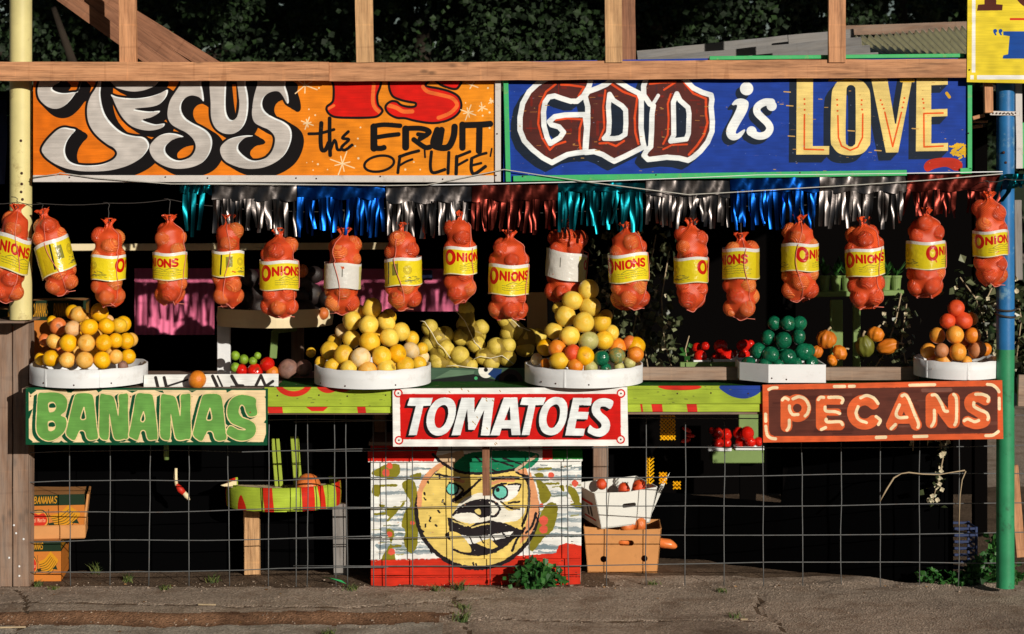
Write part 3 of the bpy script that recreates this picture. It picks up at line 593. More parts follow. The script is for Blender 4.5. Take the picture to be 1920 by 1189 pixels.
def sign_tomatoes():
    p = Paint(732, 722, 450, 120, 2.4, (240, 240, 238)); RD = (206, 20, 14); WH = (234, 240, 243); c3, c4 = (730, 710, 7.5), (930, 710, 7.5)
    p.frame(0, 0, 1); p.poly(RD, [(749.5, 739), (1163.5, 738.5), (1164, 824.5), (751, 824)])
    L = [(c3, [(285, 270), (612, 270), (580, 380), (478, 385), (385, 795), (268, 798), (372, 385), (250, 382)], None, 0),
         (c3, [(800, 265), (880, 290), (930, 370), (935, 480), (900, 620), (830, 740), (740, 795), (650, 800), (570, 750), (525, 650), (530, 520), (575, 400), (650, 310), (730, 270)], [(765, 370), (815, 400), (828, 480), (805, 590), (750, 670), (700, 695), (655, 670), (635, 590), (650, 490), (690, 410)], 1),
         (c3, [(1015, 268), (1198, 268), (1195, 470), (1300, 268), (1478, 272), (1410, 800), (1285, 798), (1335, 440), (1200, 720), (1110, 718), (1095, 430), (1000, 795), (875, 798)], None, 0),
         (c3, [(1610, 265), (1800, 265), (1845, 795), (1720, 795), (1710, 700), (1580, 700), (1550, 798), (1420, 798)], [(1695, 390), (1705, 585), (1618, 585)], 0),
         (c4, [(370, 265), (705, 265), (665, 372), (555, 375), (470, 795), (360, 795), (455, 375), (338, 368)], None, 0),
         (c4, [(860, 260), (950, 285), (1000, 370), (1003, 490), (975, 620), (905, 740), (810, 795), (720, 790), (650, 745), (608, 650), (610, 520), (650, 400), (720, 310), (790, 268)], [(845, 362), (890, 400), (900, 480), (880, 590), (830, 670), (780, 695), (735, 670), (710, 590), (725, 490), (765, 405)], 1),
         (c4, [(1085, 270), (1352, 272), (1335, 378), (1170, 375), (1155, 465), (1308, 470), (1285, 572), (1135, 570), (1112, 700), (1252, 705), (1232, 805), (972, 800)], None, 0),
         (c4, [(1650, 320), (1610, 425), (1540, 395), (1480, 395), (1465, 430), (1490, 480), (1560, 540), (1600, 610), (1600, 700), (1560, 770), (1480, 815), (1400, 810), (1330, 780), (1288, 745), (1318, 655), (1370, 690), (1430, 705), (1480, 680), (1475, 630), (1420, 570), (1360, 500), (1345, 420), (1375, 335), (1450, 285), (1550, 275)], None, 1)]
    ms = []
    for f, c, h, sm in L:
        p.frame(*f); m = p.mask([smooth(c) if sm else c] + ([smooth(h) if sm else h] if h else [])); ms.append(m); p.put(p.extrude(m, -44, 30), (20, 10, 12))
    for m in ms: p.put(m, WH)
    for f, x, y in ((c3, 125, 205), (c3, 135, 868), (c4, 1757, 208), (c4, 1752, 855)): p.frame(*f); p.dot(RD, x, y, 61); p.dot((240, 238, 234), x, y, 42); p.dot((60, 40, 30), x, y, 12)
    p.frame(*c3); BR = (168, 130, 70)
    for x, y in ((840, 180), (1105, 165), (1550, 165), (1010, 140), (1500, 900), (1480, 915), (1355, 265), (1360, 300), (1450, 300), (1230, 535), (1170, 600), (1200, 630), (1370, 690)): p.stroke(BR, [(x, y), (x + 14, y + 18)], 11, False)
    return p
def sign_pecans():
    p = Paint(1426, 706, 460, 128, 2.4, (216, 92, 48)); OR = (222, 100, 52); CR = (244, 222, 182); c5, c6 = (1425, 700, 7.5), (1640, 690, 7.5)
    p.frame(0, 0, 1); rr = [(1441, 735), (1446, 731.5), (1600, 728), (1860, 724), (1867, 727), (1870, 733), (1870.5, 808), (1867, 812), (1600, 817), (1452, 818), (1445, 815), (1442, 808)]
    m = p.mask([rr]); p.put(m, (92, 46, 36)); rn = random.Random(2)
    for i in range(46):
        x, y, l = rn.uniform(1440, 1860), rn.uniform(730, 815), rn.uniform(15, 70); q = p.line([(x, y), (x + l, y - l * .02)], rn.uniform(2, 9), False) * m * rn.uniform(.25, .6); p.put(q, rn.choice([(64, 26, 20), (120, 76, 64), (78, 38, 30), (150, 110, 100) if i % 4 == 0 else (84, 40, 32)]))
    def st(f, w, *pts, sm=True): p.frame(*f); p.stroke(OR, list(pts), w, sm)
    def arc(f, x, y, r, w, a0, a1): p.frame(*f); p.ring(OR, x, y, r, w, a0, a1)
    st(c5, 165, (372, 395), (372, 745)); arc(c5, 525, 490, 128, 135, 0, 360)
    st(c5, 150, (860, 385), (862, 735)); st(c5, 130, (860, 375), (1115, 375)); st(c5, 100, (860, 545), (1090, 545)); st(c5, 145, (865, 728), (1120, 728))
    arc(c5, 1470, 545, 170, 155, 45, 318)
    st(c6, 160, (240, 800), (410, 420), (585, 800), sm=False); st(c6, 120, (300, 725), (520, 725)); st(c6, 165, (800, 770), (800, 430)); st(c6, 155, (825, 425), (1085, 770)); st(c6, 165, (1115, 430), (1115, 765))
    st(c6, 150, (1555, 450), (1450, 405), (1345, 450), (1345, 540), (1440, 605), (1540, 680), (1540, 755), (1420, 785), (1305, 750))
    def hl(f, *ls):
        p.frame(*f)
        for l in ls: p.stroke(CR, l, 44)
    hl(c5, [(315, 375), (350, 345), (400, 370)], [(465, 360), (550, 330), (640, 370), (690, 470), (670, 560), (635, 600)], [(415, 460), (420, 520), (460, 580), (535, 580)], [(412, 660), (410, 750), (380, 800)], [(820, 370), (850, 338), (895, 340)], [(965, 338), (1120, 338), (1165, 370), (1150, 415)], [(915, 475), (930, 530), (1060, 540), (1120, 565)], [(930, 645), (950, 685), (1120, 680), (1160, 722)], [(862, 790), (922, 762)],
       [(1415, 345), (1500, 312), (1600, 350), (1660, 425)], [(1380, 470), (1350, 560), (1390, 650), (1495, 693)], [(1632, 608), (1692, 660), (1665, 720)], [(125, 228), (180, 205), (240, 203)], [(1045, 186), (1190, 184)], [(1255, 183), (1325, 181)], [(80, 575), (82, 675)], [(82, 745), (100, 860), (150, 910), (220, 922)], [(1635, 905), (1765, 901)])
    hl(c6, [(385, 393), (430, 378), (480, 440), (560, 640), (618, 780), (610, 835)], [(350, 520), (302, 640), (340, 698), (455, 695)], [(293, 795), (232, 855)], [(810, 382), (870, 387), (940, 500), (980, 598), (1025, 610)], [(840, 595), (840, 740), (802, 818)], [(1112, 372), (1150, 440), (1150, 720), (1127, 800)], [(1420, 370), (1520, 372), (1598, 412), (1590, 470)], [(1395, 485), (1398, 540), (1470, 585), (1570, 630), (1598, 690), (1590, 725)], [(1258, 742), (1310, 717), (1400, 755), (1462, 737)],
       [(495, 243), (845, 236)], [(1585, 230), (1660, 242), (1720, 290), (1748, 335)], [(1750, 425), (1752, 575)], [(25, 975), (155, 971)], [(555, 966), (735, 961)], [(1562, 950), (1660, 945), (1738, 893)])
    return p
def face_board():
    p = Paint(692, 834, 400, 268, 2.4, (238, 240, 238)); p.frame(680, 830, 4.2465); rn = random.Random(4); BK = (34, 28, 32)
    for v, w in ((215, 26), (275, 34), (400, 22), (520, 20), (570, 40), (615, 36), (690, 46), (735, 26), (830, 50), (870, 30)):
        for u0, u1 in ((60, 480), (1330, 1745)):
            for k in range(9): a = rn.uniform(u0, u1); p.put(p.line([(a, v + rn.uniform(-10, 10)), (a + 90, v + rn.uniform(-14, 14)), (a + rn.uniform(150, 260), v + rn.uniform(-8, 8))], w * rn.uniform(.4, 1), True, (.9, .2)) * .85, rn.choice([(150, 164, 172), (120, 140, 150), (178, 190, 196)]))
    for k in range(60): a, v = rn.choice([rn.uniform(60, 480), rn.uniform(1330, 1700)]), rn.uniform(160, 900); p.put(p.line([(a, v), (a + rn.uniform(40, 130), v + rn.uniform(-10, 10))], rn.uniform(5, 14), False) * .8, rn.choice([(110, 126, 132), (150, 146, 80), (96, 112, 104), (206, 200, 190)]))
    OL = (132, 126, 34)
    for pts in ([(310, 330), (400, 300), (440, 420), (430, 560), (440, 700), (430, 830), (380, 880), (330, 800), (340, 700), (310, 660), (330, 560), (380, 480)], [(70, 240), (200, 170), (290, 180), (290, 250), (230, 290), (130, 270)], [(370, 270), (460, 240), (450, 290)], [(80, 350), (140, 340), (130, 430), (80, 410)], [(130, 490), (180, 500), (150, 530)], [(180, 530), (300, 510), (220, 590)], [(190, 700), (250, 710), (230, 790), (150, 930), (260, 925)],
                [(1380, 300), (1440, 320), (1500, 410), (1470, 470), (1420, 480), (1400, 380)], [(1420, 560), (1480, 480), (1550, 500), (1540, 620), (1510, 700), (1440, 760), (1360, 860), (1320, 830), (1380, 700)], [(1370, 250), (1430, 240), (1440, 275), (1390, 280)], [(1560, 350), (1600, 340), (1600, 390)], [(1620, 340), (1700, 380), (1730, 470), (1700, 500), (1650, 420)], [(1650, 490), (1735, 480), (1735, 520)]): p.poly(OL, pts, sm=True)
    for pts in ([(80, 250), (180, 245)], [(90, 345), (270, 340)], [(90, 570), (180, 565)], [(200, 620), (330, 480)], [(1450, 330), (1560, 325)], [(1400, 215), (1500, 205)], [(220, 830), (300, 820)]): p.stroke(OL, pts, 18)
    for x, y, r in ((185, 240, 30), (215, 185, 24), (1500, 262, 24), (1690, 325, 26), (1440, 620, 36), (1440, 690, 34), (215, 730, 22), (230, 870, 28), (395, 640, 18), (1425, 500, 16)): p.dot((222, 92, 72), x, y, r)
    p.poly((205, 48, 28), [(55, 930), (500, 925), (1250, 900), (1540, 880), (1560, 820), (1620, 800), (1745, 820), (1745, 1160), (55, 1160)])
    p.stroke((140, 26, 18), [(60, 1068), (1740, 1060)], 7, False)
    p.poly((214, 34, 20), [(40, 20), (610, 20), (570, 142), (40, 145)]); p.poly((30, 120, 44), [(1430, 20), (1770, 20), (1770, 128), (1430, 130)]); p.poly((200, 40, 26), [(1430, 20), (1510, 20), (1510, 130), (1430, 130)])
    YE = (232, 204, 112); cx, cy, rx, ry = 910, 545, 490, 455
    ell = lambda k: [(cx + rx * k * math.cos(a), cy + ry * k * math.sin(a)) for a in np.linspace(0, 6.283, 60)[:-1]]
    p.poly(BK, ell(1.02)); p.poly(YE, ell(.955))
    PE = (226, 158, 112); p.poly(PE, [(500, 250), (620, 160), (640, 190), (560, 250), (480, 380), (470, 500), (435, 520), (440, 380)], sm=True); p.poly(PE, [(1330, 230), (1390, 400), (1400, 560), (1340, 720), (1250, 800), (1300, 650), (1335, 500), (1320, 350)], sm=True)
    p.stroke(BK, [(1310, 260), (1325, 400), (1315, 540), (1270, 660)], 20)
    p.poly((240, 238, 226), [(800, 450), (950, 400), (1080, 460), (1160, 540), (1290, 520), (1230, 620), (1000, 640), (840, 640), (720, 600), (740, 530)], sm=True)
    p.poly((206, 176, 142), [(585, 100), (800, 60), (830, 220), (720, 200), (640, 170)]); p.poly((22, 132, 92), [(725, 190), (780, 120), (900, 70), (1200, 60), (1400, 90), (1350, 190), (1230, 215), (1020, 240), (810, 235)], sm=True)
    p.stroke(BK, [(560, 90), (640, 165), (720, 210), (820, 240), (1020, 243), (1220, 212)], 22); p.stroke((206, 176, 150), [(1380, 105), (1310, 150), (1220, 220)], 22)
    for a, b in (((1030, 130), (1200, 190)), ((1120, 120), (1260, 170)), ((1030, 215), (1080, 235)), ((900, 110), (1010, 200))): p.stroke(BK, [a, b], 14, False)
    p.poly(PE, [(1230, 225), (1300, 200), (1320, 260), (1260, 250)]); p.stroke(BK, [(1220, 235), (1300, 270)], 14)
    p.stroke(BK, [(1030, 290), (1130, 275), (1240, 282)], 22); p.stroke(PE, [(1030, 325), (1120, 300), (1200, 300)], 26); p.stroke(BK, [(1030, 365), (1090, 335), (1140, 325)], 16); p.stroke(BK, [(580, 250), (660, 265), (770, 290)], 16); p.stroke(PE, [(700, 285), (800, 310)], 24)
    WHT = (240, 240, 236)
    p.poly(WHT, [(1140, 340), (1250, 335), (1240, 400), (1170, 460), (1060, 470), (1030, 400)], sm=True); p.dot(BK, 1095, 395, 64); p.dot((112, 206, 188), 1098, 395, 48); p.dot(BK, 1075, 375, 16); p.stroke(BK, [(1160, 335), (1255, 332), (1240, 385)], 14)
    p.stroke(BK, [(1100, 470), (1170, 520), (1250, 530)], 12); p.stroke(BK, [(1160, 480), (1250, 470)], 14)
    p.poly(WHT, [(700, 330), (790, 380), (745, 430), (690, 400)]); p.dot(BK, 715, 370, 52); p.dot((112, 206, 188), 712, 368, 42); p.stroke(BK, [(690, 320), (760, 340), (800, 385), (740, 440)], 16); p.stroke(BK, [(725, 460), (820, 400), (940, 290)], 30, True, (1.2, .5))
    p.stroke(BK, [(720, 575), (790, 510), (900, 465), (1000, 460), (1060, 480), (1090, 530), (1060, 580), (1025, 588)], 20); p.poly(BK, [(740, 560), (800, 505), (900, 475), (1000, 470), (1025, 560), (990, 590), (930, 592), (880, 560), (800, 560)], sm=True); p.poly((226, 206, 130), [(890, 535), (930, 530), (940, 570), (905, 560)], sm=True)
    p.poly(BK, [(675, 595), (720, 605), (850, 670), (900, 640), (1010, 620), (1130, 640), (1250, 690), (1220, 720), (1050, 720), (900, 745), (690, 705)], sm=False); p.stroke((226, 206, 130), [(720, 625), (830, 665)], 12); p.stroke((226, 206, 130), [(870, 675), (960, 650), (1010, 648)], 12)
    p.poly(BK, [(690, 710), (1260, 690), (1200, 770), (1080, 860), (900, 885), (800, 870), (720, 800)], sm=True); p.poly(WHT, [(700, 715), (860, 748), (1000, 735), (1200, 705), (1170, 750), (1000, 790), (830, 810), (760, 770)]); p.poly(YE, [(690, 720), (760, 720), (840, 800), (860, 870), (740, 860)], sm=True); p.poly(YE, [(900, 800), (1010, 760), (1080, 830), (1020, 850)])
    for a, b in (((850, 750), (880, 810)), ((930, 742), (960, 800)), ((1020, 725), (1060, 790)), ((1110, 715), (1150, 760))): p.stroke(BK, [a, b], 10, False)
    for pts in ([(720, 850), (800, 880), (920, 892), (1060, 868)], [(1290, 680), (1230, 770), (1190, 860)], [(1380, 560), (1350, 660), (1300, 720)]): p.stroke(BK, pts, 18)
    for x, y in ((490, 400), (490, 440), (540, 595), (500, 650), (580, 655), (640, 455), (650, 480), (520, 310), (610, 265), (600, 540), (530, 620), (880, 950), (900, 960), (1380, 590), (540, 850), (470, 700), (690, 930)): p.stroke(BK, [(x, y), (x + rn.uniform(-8, 14), y + rn.uniform(6, 26))], 13, False)
    p.speck((205, 150, 110), 60, 1.3, 9, (700, 870, 380, 190), 2); p.speck((60, 52, 46), 80, .9, 19, (700, 850, 385, 240), 3); p.speck((200, 194, 180), 60, 1.2, 29, (780, 880, 220, 170), 2)
    return p
def fascia_paint():
    p = Paint(496, 716, 940, 64, 1.6, (158, 180, 56)); p.speck((110, 120, 50), 90, 1.4, 8, None, 5); p.frame(400, 540, 3.7167); RD = (206, 44, 30)
    p.ring(RD, 560, 660, 110, 38, 20, 160, 78); p.ring(RD, 800, 650, 70, 40, 20, 160, 62); p.ring(RD, 900, 650, 60, 36, 20, 160, 58)
    p.frame(1200, 540, 3.7167); p.poly(RD, [(140, 682), (410, 682), (395, 705), (280, 712), (170, 705)], sm=True); p.poly((32, 62, 150), [(562, 680), (842, 680), (830, 730), (760, 765), (690, 768), (610, 740)], sm=True)
    p.frame(0, 0, 1); p.speck((110, 130, 40), 60, 1.0, 3, None, 4); return p
def valance_paint():
    p = Paint(496, 756, 940, 24, 1.6, (172, 194, 62)); RD = (206, 44, 34)
    for x0, x1 in ((500, 528), (668, 684), (1221, 1241), (1287, 1306), (1424, 1432), (1200, 1204)): p.poly(RD, [(x0, 756), (x1, 756), (x1 + 3, 780), (x0 + 4, 780)])
    p.poly(RD, [(572, 762), (616, 762), (606, 771), (584, 771)]); return p
def onion_label():
    p = Paint(0, 0, 216, 55, 4, (238, 216, 36)); RD = (206, 28, 16); GY = (120, 120, 60)
    p.poly((238, 236, 232), [(0, 0), (216, 0), (216, 6), (0, 6)]); p.poly((240, 232, 190), [(0, 53), (216, 53), (216, 55), (0, 55)])
    p.put(p.line([(20 + 9 * math.cos(a), 22 + 12 * math.sin(a)) for a in np.linspace(0, 6.3, 30)], 7), RD); letters(p, 'NIONS', 36, 13, 10.5, 14, 4.2, 4.2, RD)
    rn = random.Random(5)
    for i in range(14): x = 8 + i * 1.4; p.stroke((70, 80, 60), [(150 + i * .9, 12), (150 + i * .9, 34)], .5 if i % 3 else .8, False)
    p.stroke((40, 40, 34), [(141, 8), (139, 48)], 3.4, False); p.poly((214, 186, 30), [(120, 6), (138, 6), (136, 53), (118, 53)])
    for y in (37, 41, 45): 
        x = 40
        while x < 105: l = rn.uniform(2, 7); p.stroke(GY, [(x, y + rn.uniform(-.5, .5)), (x + l, y + rn.uniform(-.6, .6))], .8, False); x += l + 1.5
    p.stroke(GY, [(48, 36), (60, 31), (72, 34), (84, 30), (100, 35)], .9)
    for k in (8, 6, 4): p.ring((150, 130, 40), 180, 24, k, .8)
    for i in range(40): x, y = rn.uniform(165, 205), rn.uniform(36, 48); p.stroke((110, 110, 60), [(x, y), (x + rn.uniform(2, 6), y)], .9, False)
    return p
def onion_label_white():
    p = Paint(0, 0, 216, 55, 2, (232, 230, 224)); rn = random.Random(7)
    p.poly((222, 214, 140), [(80, 0), (216, 0), (216, 55), (80, 55)]); p.poly((150, 150, 96), [(150, 30), (190, 30), (190, 50), (150, 50)])
    for k in (9, 7, 5): p.ring((120, 110, 60), 170, 16, k, .9)
    p.stroke((90, 90, 80), [(42, 12), (42, 30)], 1.6, False); letters(p, 'ON', 96, 12, 12, 16, 5, 5, (206, 40, 26)); p.poly((240, 240, 236), [(0, 0), (216, 0), (216, 5), (0, 5)]); return p
def banana_box(yscale=1):
    p = Paint(0, 0, 260, 84, 3, (196, 118, 48)); DG = (26, 46, 28); YE = (206, 142, 28); RD = (196, 48, 28)
    p.poly(DG, [(0, 0), (260, 0), (260, 22), (0, 22)]); letters(p, 'BANANAS', 108, 4, 7, 13, 3, 2.2, YE, .18); letters(p, 'BANANAS', 12, 4, 7, 13, 3, 2.2, YE, .18)
    p.poly(DG, [(92, 44), (104, 32), (124, 30), (138, 32), (150, 44), (150, 60), (122, 76), (92, 60)], sm=True); p.poly((220, 150, 60), [(94, 45), (105, 34), (124, 32), (137, 34), (148, 45), (148, 59), (122, 73), (94, 59)], sm=True)
    p.poly(RD, [(98, 46), (108, 37), (122, 40), (136, 37), (146, 46), (144, 58), (122, 68), (100, 58)], sm=True); letters(p, 'Del', 102, 47, 4, 8, 1.4, 1, (236, 190, 150)); letters(p, 'Monte', 119, 47, 3.6, 8, 1.3, 1, (236, 190, 150))
    for i in range(6): p.stroke(YE, [(158 + i * 3, 44 + i * 4), (185 + i * 6, 40 + i * 4), (212 + i * 6, 26 + i * 3)], 7, True, (.5, 1.2))
    for i in range(6): p.stroke(DG, [(160 + i * 3, 49 + i * 4), (186 + i * 6, 45 + i * 4), (212 + i * 6, 31 + i * 3)], 1.2)
    p.poly(DG, [(150, 58), (166, 56), (170, 62), (152, 64)]); p.poly(DG, [(220, 58), (236, 50), (244, 60)]); p.stroke(DG, [(152, 30), (152, 40), (156, 44)], 1.6); p.poly((204, 122, 50), [(0, 70), (260, 68), (260, 84), (0, 84)]); p.stroke((150, 84, 34), [(0, 70), (260, 68)], 1.2)
    return p
def yellow_sign():
    p = Paint(1812, -110, 190, 272, 2, (232, 208, 52)); WH = (240, 240, 236); BR = (84, 36, 24)
    p.poly(WH, [(1823, -110), (1829.5, -110), (1829, 136), (1822, 136)]); p.poly(WH, [(1819.5, 141), (1826, 141), (1826, 149), (1819.5, 149)]); p.poly(WH, [(1832, 141), (2000, 141), (2000, 149), (1832, 149)])
    p.poly(BR, [(1846, -60), (1868, -60), (1868, 8), (1880, 9), (1879, 19.5), (1832, 20), (1834, 9), (1846, 8)]); p.ring(BR, 1940, -22, 32, 15)
    p.stroke((206, 48, 26), [(1895, 36), (1990, 36)], 4, False); BL = (14, 72, 160)
    for x in (1866, 1876): p.dot(BL, x, 58, 3.6); p.stroke(BL, [(x - 2, 60), (x + 1, 65)], 3, False)
    p.poly(BL, [(1881, 59), (1940, 59), (1962, 72), (1962, 96), (1938, 110), (1880, 110), (1881, 104), (1890, 102), (1893, 68), (1881, 66)]); return p
def stripe_board():
    p = Paint(268, 698, 256, 32, 2, (232, 234, 232)); p.frame(260, 700, 7.5); BK = (44, 40, 38)
    for pts, w in (([(240, 60), (280, 200)], 44), ([(360, 60), (400, 200)], 44), ([(420, 175), (560, 130), (720, 80)], 26), ([(1040, 40), (1110, 180)], 46), ([(1110, 40), (1180, 180)], 26), ([(1310, 40), (1390, 170), (1470, 175)], 46), ([(1720, 30), (1650, 180)], 40), ([(1720, 30), (1790, 180), (1890, 110)], 40), ([(1300, 178), (1900, 178)], 14)): p.stroke(BK, pts, w, False)
    return p
def crate_paint():
    p = Paint(796, 680, 200, 46, 2, (66, 92, 74)); p.frame(780, 540, 3.7167)
    p.poly((96, 124, 100), [(130, 630), (240, 570), (410, 575), (400, 600)]); p.poly((26, 30, 28), [(100, 640), (400, 600), (560, 640), (560, 690), (100, 690)]); p.dot((236, 234, 226), 487, 575, 52); p.dot((20, 20, 24), 487, 570, 14); p.poly((26, 56, 110), [(540, 560), (600, 565), (580, 650), (500, 600)])
    p.dot((70, 56, 58), 660, 650, 84); p.dot((30, 26, 30), 660, 650, 50); p.dot((70, 170, 110), 418, 628, 12); return p
# ------------------------------------------------------------------ ground
rng = random.Random(11)
def hnoise(x, y, f, s=0):
    from mathutils import noise as nz
    return nz.noise(Vector((x * f + s, y * f + 3.1 * s, s * .7)))
def smst(a, b, x): t = min(1, max(0, (x - a) / (b - a))); return t * t * (3 - 2 * t)
CRACKS = [[(-2.62, .2), (-2.50, -.1), (-2.46, -.3), (-2.42, -.62), (-2.40, -1.4)], [(-2.9, -.17), (-1.6, -.22), (-.9, -.3), (-.45, -.12), (-.1, -.05)], [(-.32, .1), (-.25, -.3), (-.22, -.7), (-.2, -1.4)], [(1.30, .1), (1.24, -.35), (1.3, -.7), (1.32, -1.3)], [(-.2, -.55), (.5, -.62), (1.3, -.6)]]
def crack_d(x, y):
    d = 9
    for c in CRACKS:
        for (ax, ay), (bx, by) in zip(c, c[1:]):
            dx, dy = bx - ax, by - ay; t = min(1, max(0, ((x - ax) * dx + (y - ay) * dy) / (dx * dx + dy * dy)))
            d = min(d, math.hypot(x - ax - t * dx, y - ay - t * dy))
    return d
def edge_y(x): return -.42 + .035 * hnoise(x, 0, 1.3, 4) + .02 * hnoise(x, 0, 5, 2)
def ground_h(x, y):
    h = .010 * hnoise(x, y, 1.1, 1) + .006 * hnoise(x, y, 4.5, 2) + .0035 * hnoise(x, y, 17, 5)
    step = .032 * (1 - smst(-.75, -.1, x)); e = edge_y(x)
    h -= step * (1 - smst(e - .12, e, y)) * (1 + .25 * hnoise(x, y, 9, 3))
    c = crack_d(x + .03 * hnoise(x, y, 8, 6), y + .03 * hnoise(x, y, 8, 7)); h -= .012 * max(0, 1 - c / .02)
    if y > .3: h += .012 * hnoise(x, y, 6, 9)
    return h - .006
def ground_mat(name, base, dirtc, gravel=1):
    t = NT(name); v = t.coord(); a = t.noise(v, 2.2, 6, .6); f = t.noise(v, 130, 3, .7); 
    col = t.ramp(a, [(.3, mul(base, .72)), (.5, base), (.72, mul(base, 1.25))])
    col = t.mix(col, t.ramp(f, [(.32, (.35, .33, .32)), (.5, (1, 1, 1)), (.68, (1.5, 1.45, 1.4))]), .8, 'MULTIPLY')
    vo = t.n('TexVoronoi'); vo.inputs['Scale'].default_value = 95; t.l(v, vo.inputs['Vector']); 
    col = t.mix(col, t.ramp(vo.outputs['Color'], [(.2, mul(base, .5)), (.8, mul(base, 1.6))]), .45)
    col = t.mix(col, dirtc, t.ramp(t.noise(v, 3.4, 7, .72), [(.50, (0, 0, 0)), (.64, (.75,) * 3)]))
    st = t.ramp(t.noise(v, 5.2, 7, .75), [(.62, (0, 0, 0)), (.67, (.5,) * 3)]); col = t.mix(col, mul(base, .35), st)
    add = t.n('Math', operation='ADD'); t.l(f, add.inputs[0]); t.l(vo.outputs['Distance'], add.inputs[1]); t.bump(add.outputs[0], .9, .006)
    return t.done(col, .92, .15)
def grid_sheet(name, xs, ys, hf, mat):
    m = MB(); nx, ny = len(xs), len(ys)
    m.add([(x, y, hf(x, y)) for y in ys for x in xs], [(j * nx + i, j * nx + i + 1, (j + 1) * nx + i + 1, (j + 1) * nx + i) for j in range(ny - 1) for i in range(nx - 1)])
    o = m.build(name, mat, None, smooth=True, recalc=False); o['kind'] = 'structure'; return o
M['pavement'] = ground_mat('worn_asphalt', sl(178, 160, 144), sl(136, 114, 96))
M['soil'] = ground_mat('soil', sl(112, 94, 78), sl(70, 54, 42))
pv = grid_sheet('pavement', list(np.arange(-4.2, 4.21, .024)), list(np.arange(-1.5, .72, .022)), ground_h, M['pavement'])
M['rubble'] = ground_mat('broken_edge', sl(138, 104, 80), sl(70, 46, 34)); M['road'] = ground_mat('road_asphalt', sl(182, 172, 160), sl(140, 126, 112))
for q in (M['rubble'], M['soil'], M['road']): pv.data.materials.append(q)
for f_ in pv.data.polygons:
    x, y, z = f_.center; e = edge_y(x) + .03 * hnoise(x, y, 14, 3); k = 1 - smst(-.9, .1, x); n_ = hnoise(x, y, 7, 8) * .5 + .5
    if crack_d(x + .03 * hnoise(x, y, 8, 6), y + .03 * hnoise(x, y, 8, 7)) < .007 + .012 * max(0, hnoise(x, y, 11, 4)): f_.material_index = 2
    elif e - .16 < y < e + .015 and k > .15 + .7 * n_ * (1 - k): f_.material_index = 1
    elif y <= e - .16 and k > .4: f_.material_index = 3
    elif y > .27 + .05 * hnoise(x, y, 6, 1) and (x < .55 + .2 * hnoise(x, y, 3, 2) or y > .6): f_.material_index = 2
grid_sheet('dirt_floor', list(np.arange(-4.2, 4.3, .1)), list(np.arange(.68, 4.2, .1)), lambda x, y: -.016 + .016 * hnoise(x, y, 4, 3), M['soil'])
far = MB(); far.add([(-150, -150, -.09), (150, -150, -.09), (150, 250, -.09), (-150, 250, -.09)], [(0, 1, 2, 3)])
go = far.build('ground', M['pavement']); go['kind'] = 'structure'

# ------------------------------------------------------------------ poles, beams, studs
def pole(name, label, px, Y, r, py0, py1, mats, splits, holes, extra=None):
    a, b = W(px, py0, Y), W(px, py1, Y); t = thing(name, label, 'pole', (a.x, Y, b.z)); zs = [b.z] + [W(px, s_, Y).z for s_ in splits] + [a.z]
    for i, mt in enumerate(mats): 
        m = MB(); n = 28; z0, z1 = zs[i], zs[i + 1]; k = max(2, int((z1 - z0) / .12)); m.lathe([(r * (1 + (.012 * hnoise(px, q, 2.2, 3))), z0 + (z1 - z0) * q / k) for q in range(k + 1)], n, (a.x, Y, 0))
        m.build('pole_tube' if len(mats) == 1 else 'painted_section', mt, t, smooth=True)
    for hy in holes:
        p = W(px + (hnoise(hy, 1, .37) * 6), hy, Y - r); q = MB().lathe([(0, .003), (.006, .002), (.008, -.002)], 8, p, rot=Matrix.Rotation(R(90), 3, 'X')); q.build('bolt', M['nail'], t, smooth=True)
    return t
pl = pole('corner_pole', 'pale yellow steel pole at the stall corner beside the orange sign', 39, .07, .058, -90, 599, [M['pole_yellow']], [], [264, 325, 345, 360, 374])
pole('painted_pole', 'blue pole painted green below, at the pecans end of the stall', 1885, .09, .047, -60, 1102, [M['pole_green'], M['pole_blue']], [655], [286, 305])
bp = thing('post_cladding', 'weathered grey planks boxed around the foot of the pale yellow pole', 'wooden post', W(26, 1099, .27))
for (x0, x1, y0, sd_) in ((-8, 24, 604, 1), (25, 55, 598, 2)):
    plank('plank', W((x0 + x1) / 2, 1099, .27), W((x0 + x1) / 2, y0, .27), (x1 - x0) / K - .003, .025, M['old_wood'], bp, rough=.002, seed=sd_)
plank('plank', W(56, 1098, .34), W(56, 600, .34), .11, .022, M['old_wood'], bp, face=(1, 0, 0), rough=.002, seed=5)
MB().box(W(27, 600, .19) + Vector((0, 0, .0)), (.19, .38, .012), bev=.002).build('cap_board', M['old_wood'], bp)
for x, y in ((17, 1046), (36, 1062), (36, 1080), (30, 1000), (26, 985), (44, 1011)): 
    MB().ball(W(x, y, .255), .006, 8, 5, sc=(1, .3, 1)).build('paint_spot', M['white'], bp, smooth=True)
tag(plank('crossbeam', W(-70, 134, -.085), W(617, 134, -.06), .097, .04, M['lumber'], rough=.002, seed=3), 'fir crossbeam running over the top of the orange sign', 'beam', 'crossbeams nailed over the signs')
tag(plank('crossbeam', W(618, 135.5, -.045), W(1812, 128, -.035), .096, .04, M['lumber'], rough=.002, seed=4), 'long fir crossbeam over the top of the blue sign, ending at the yellow sign', 'beam', 'crossbeams nailed over the signs')
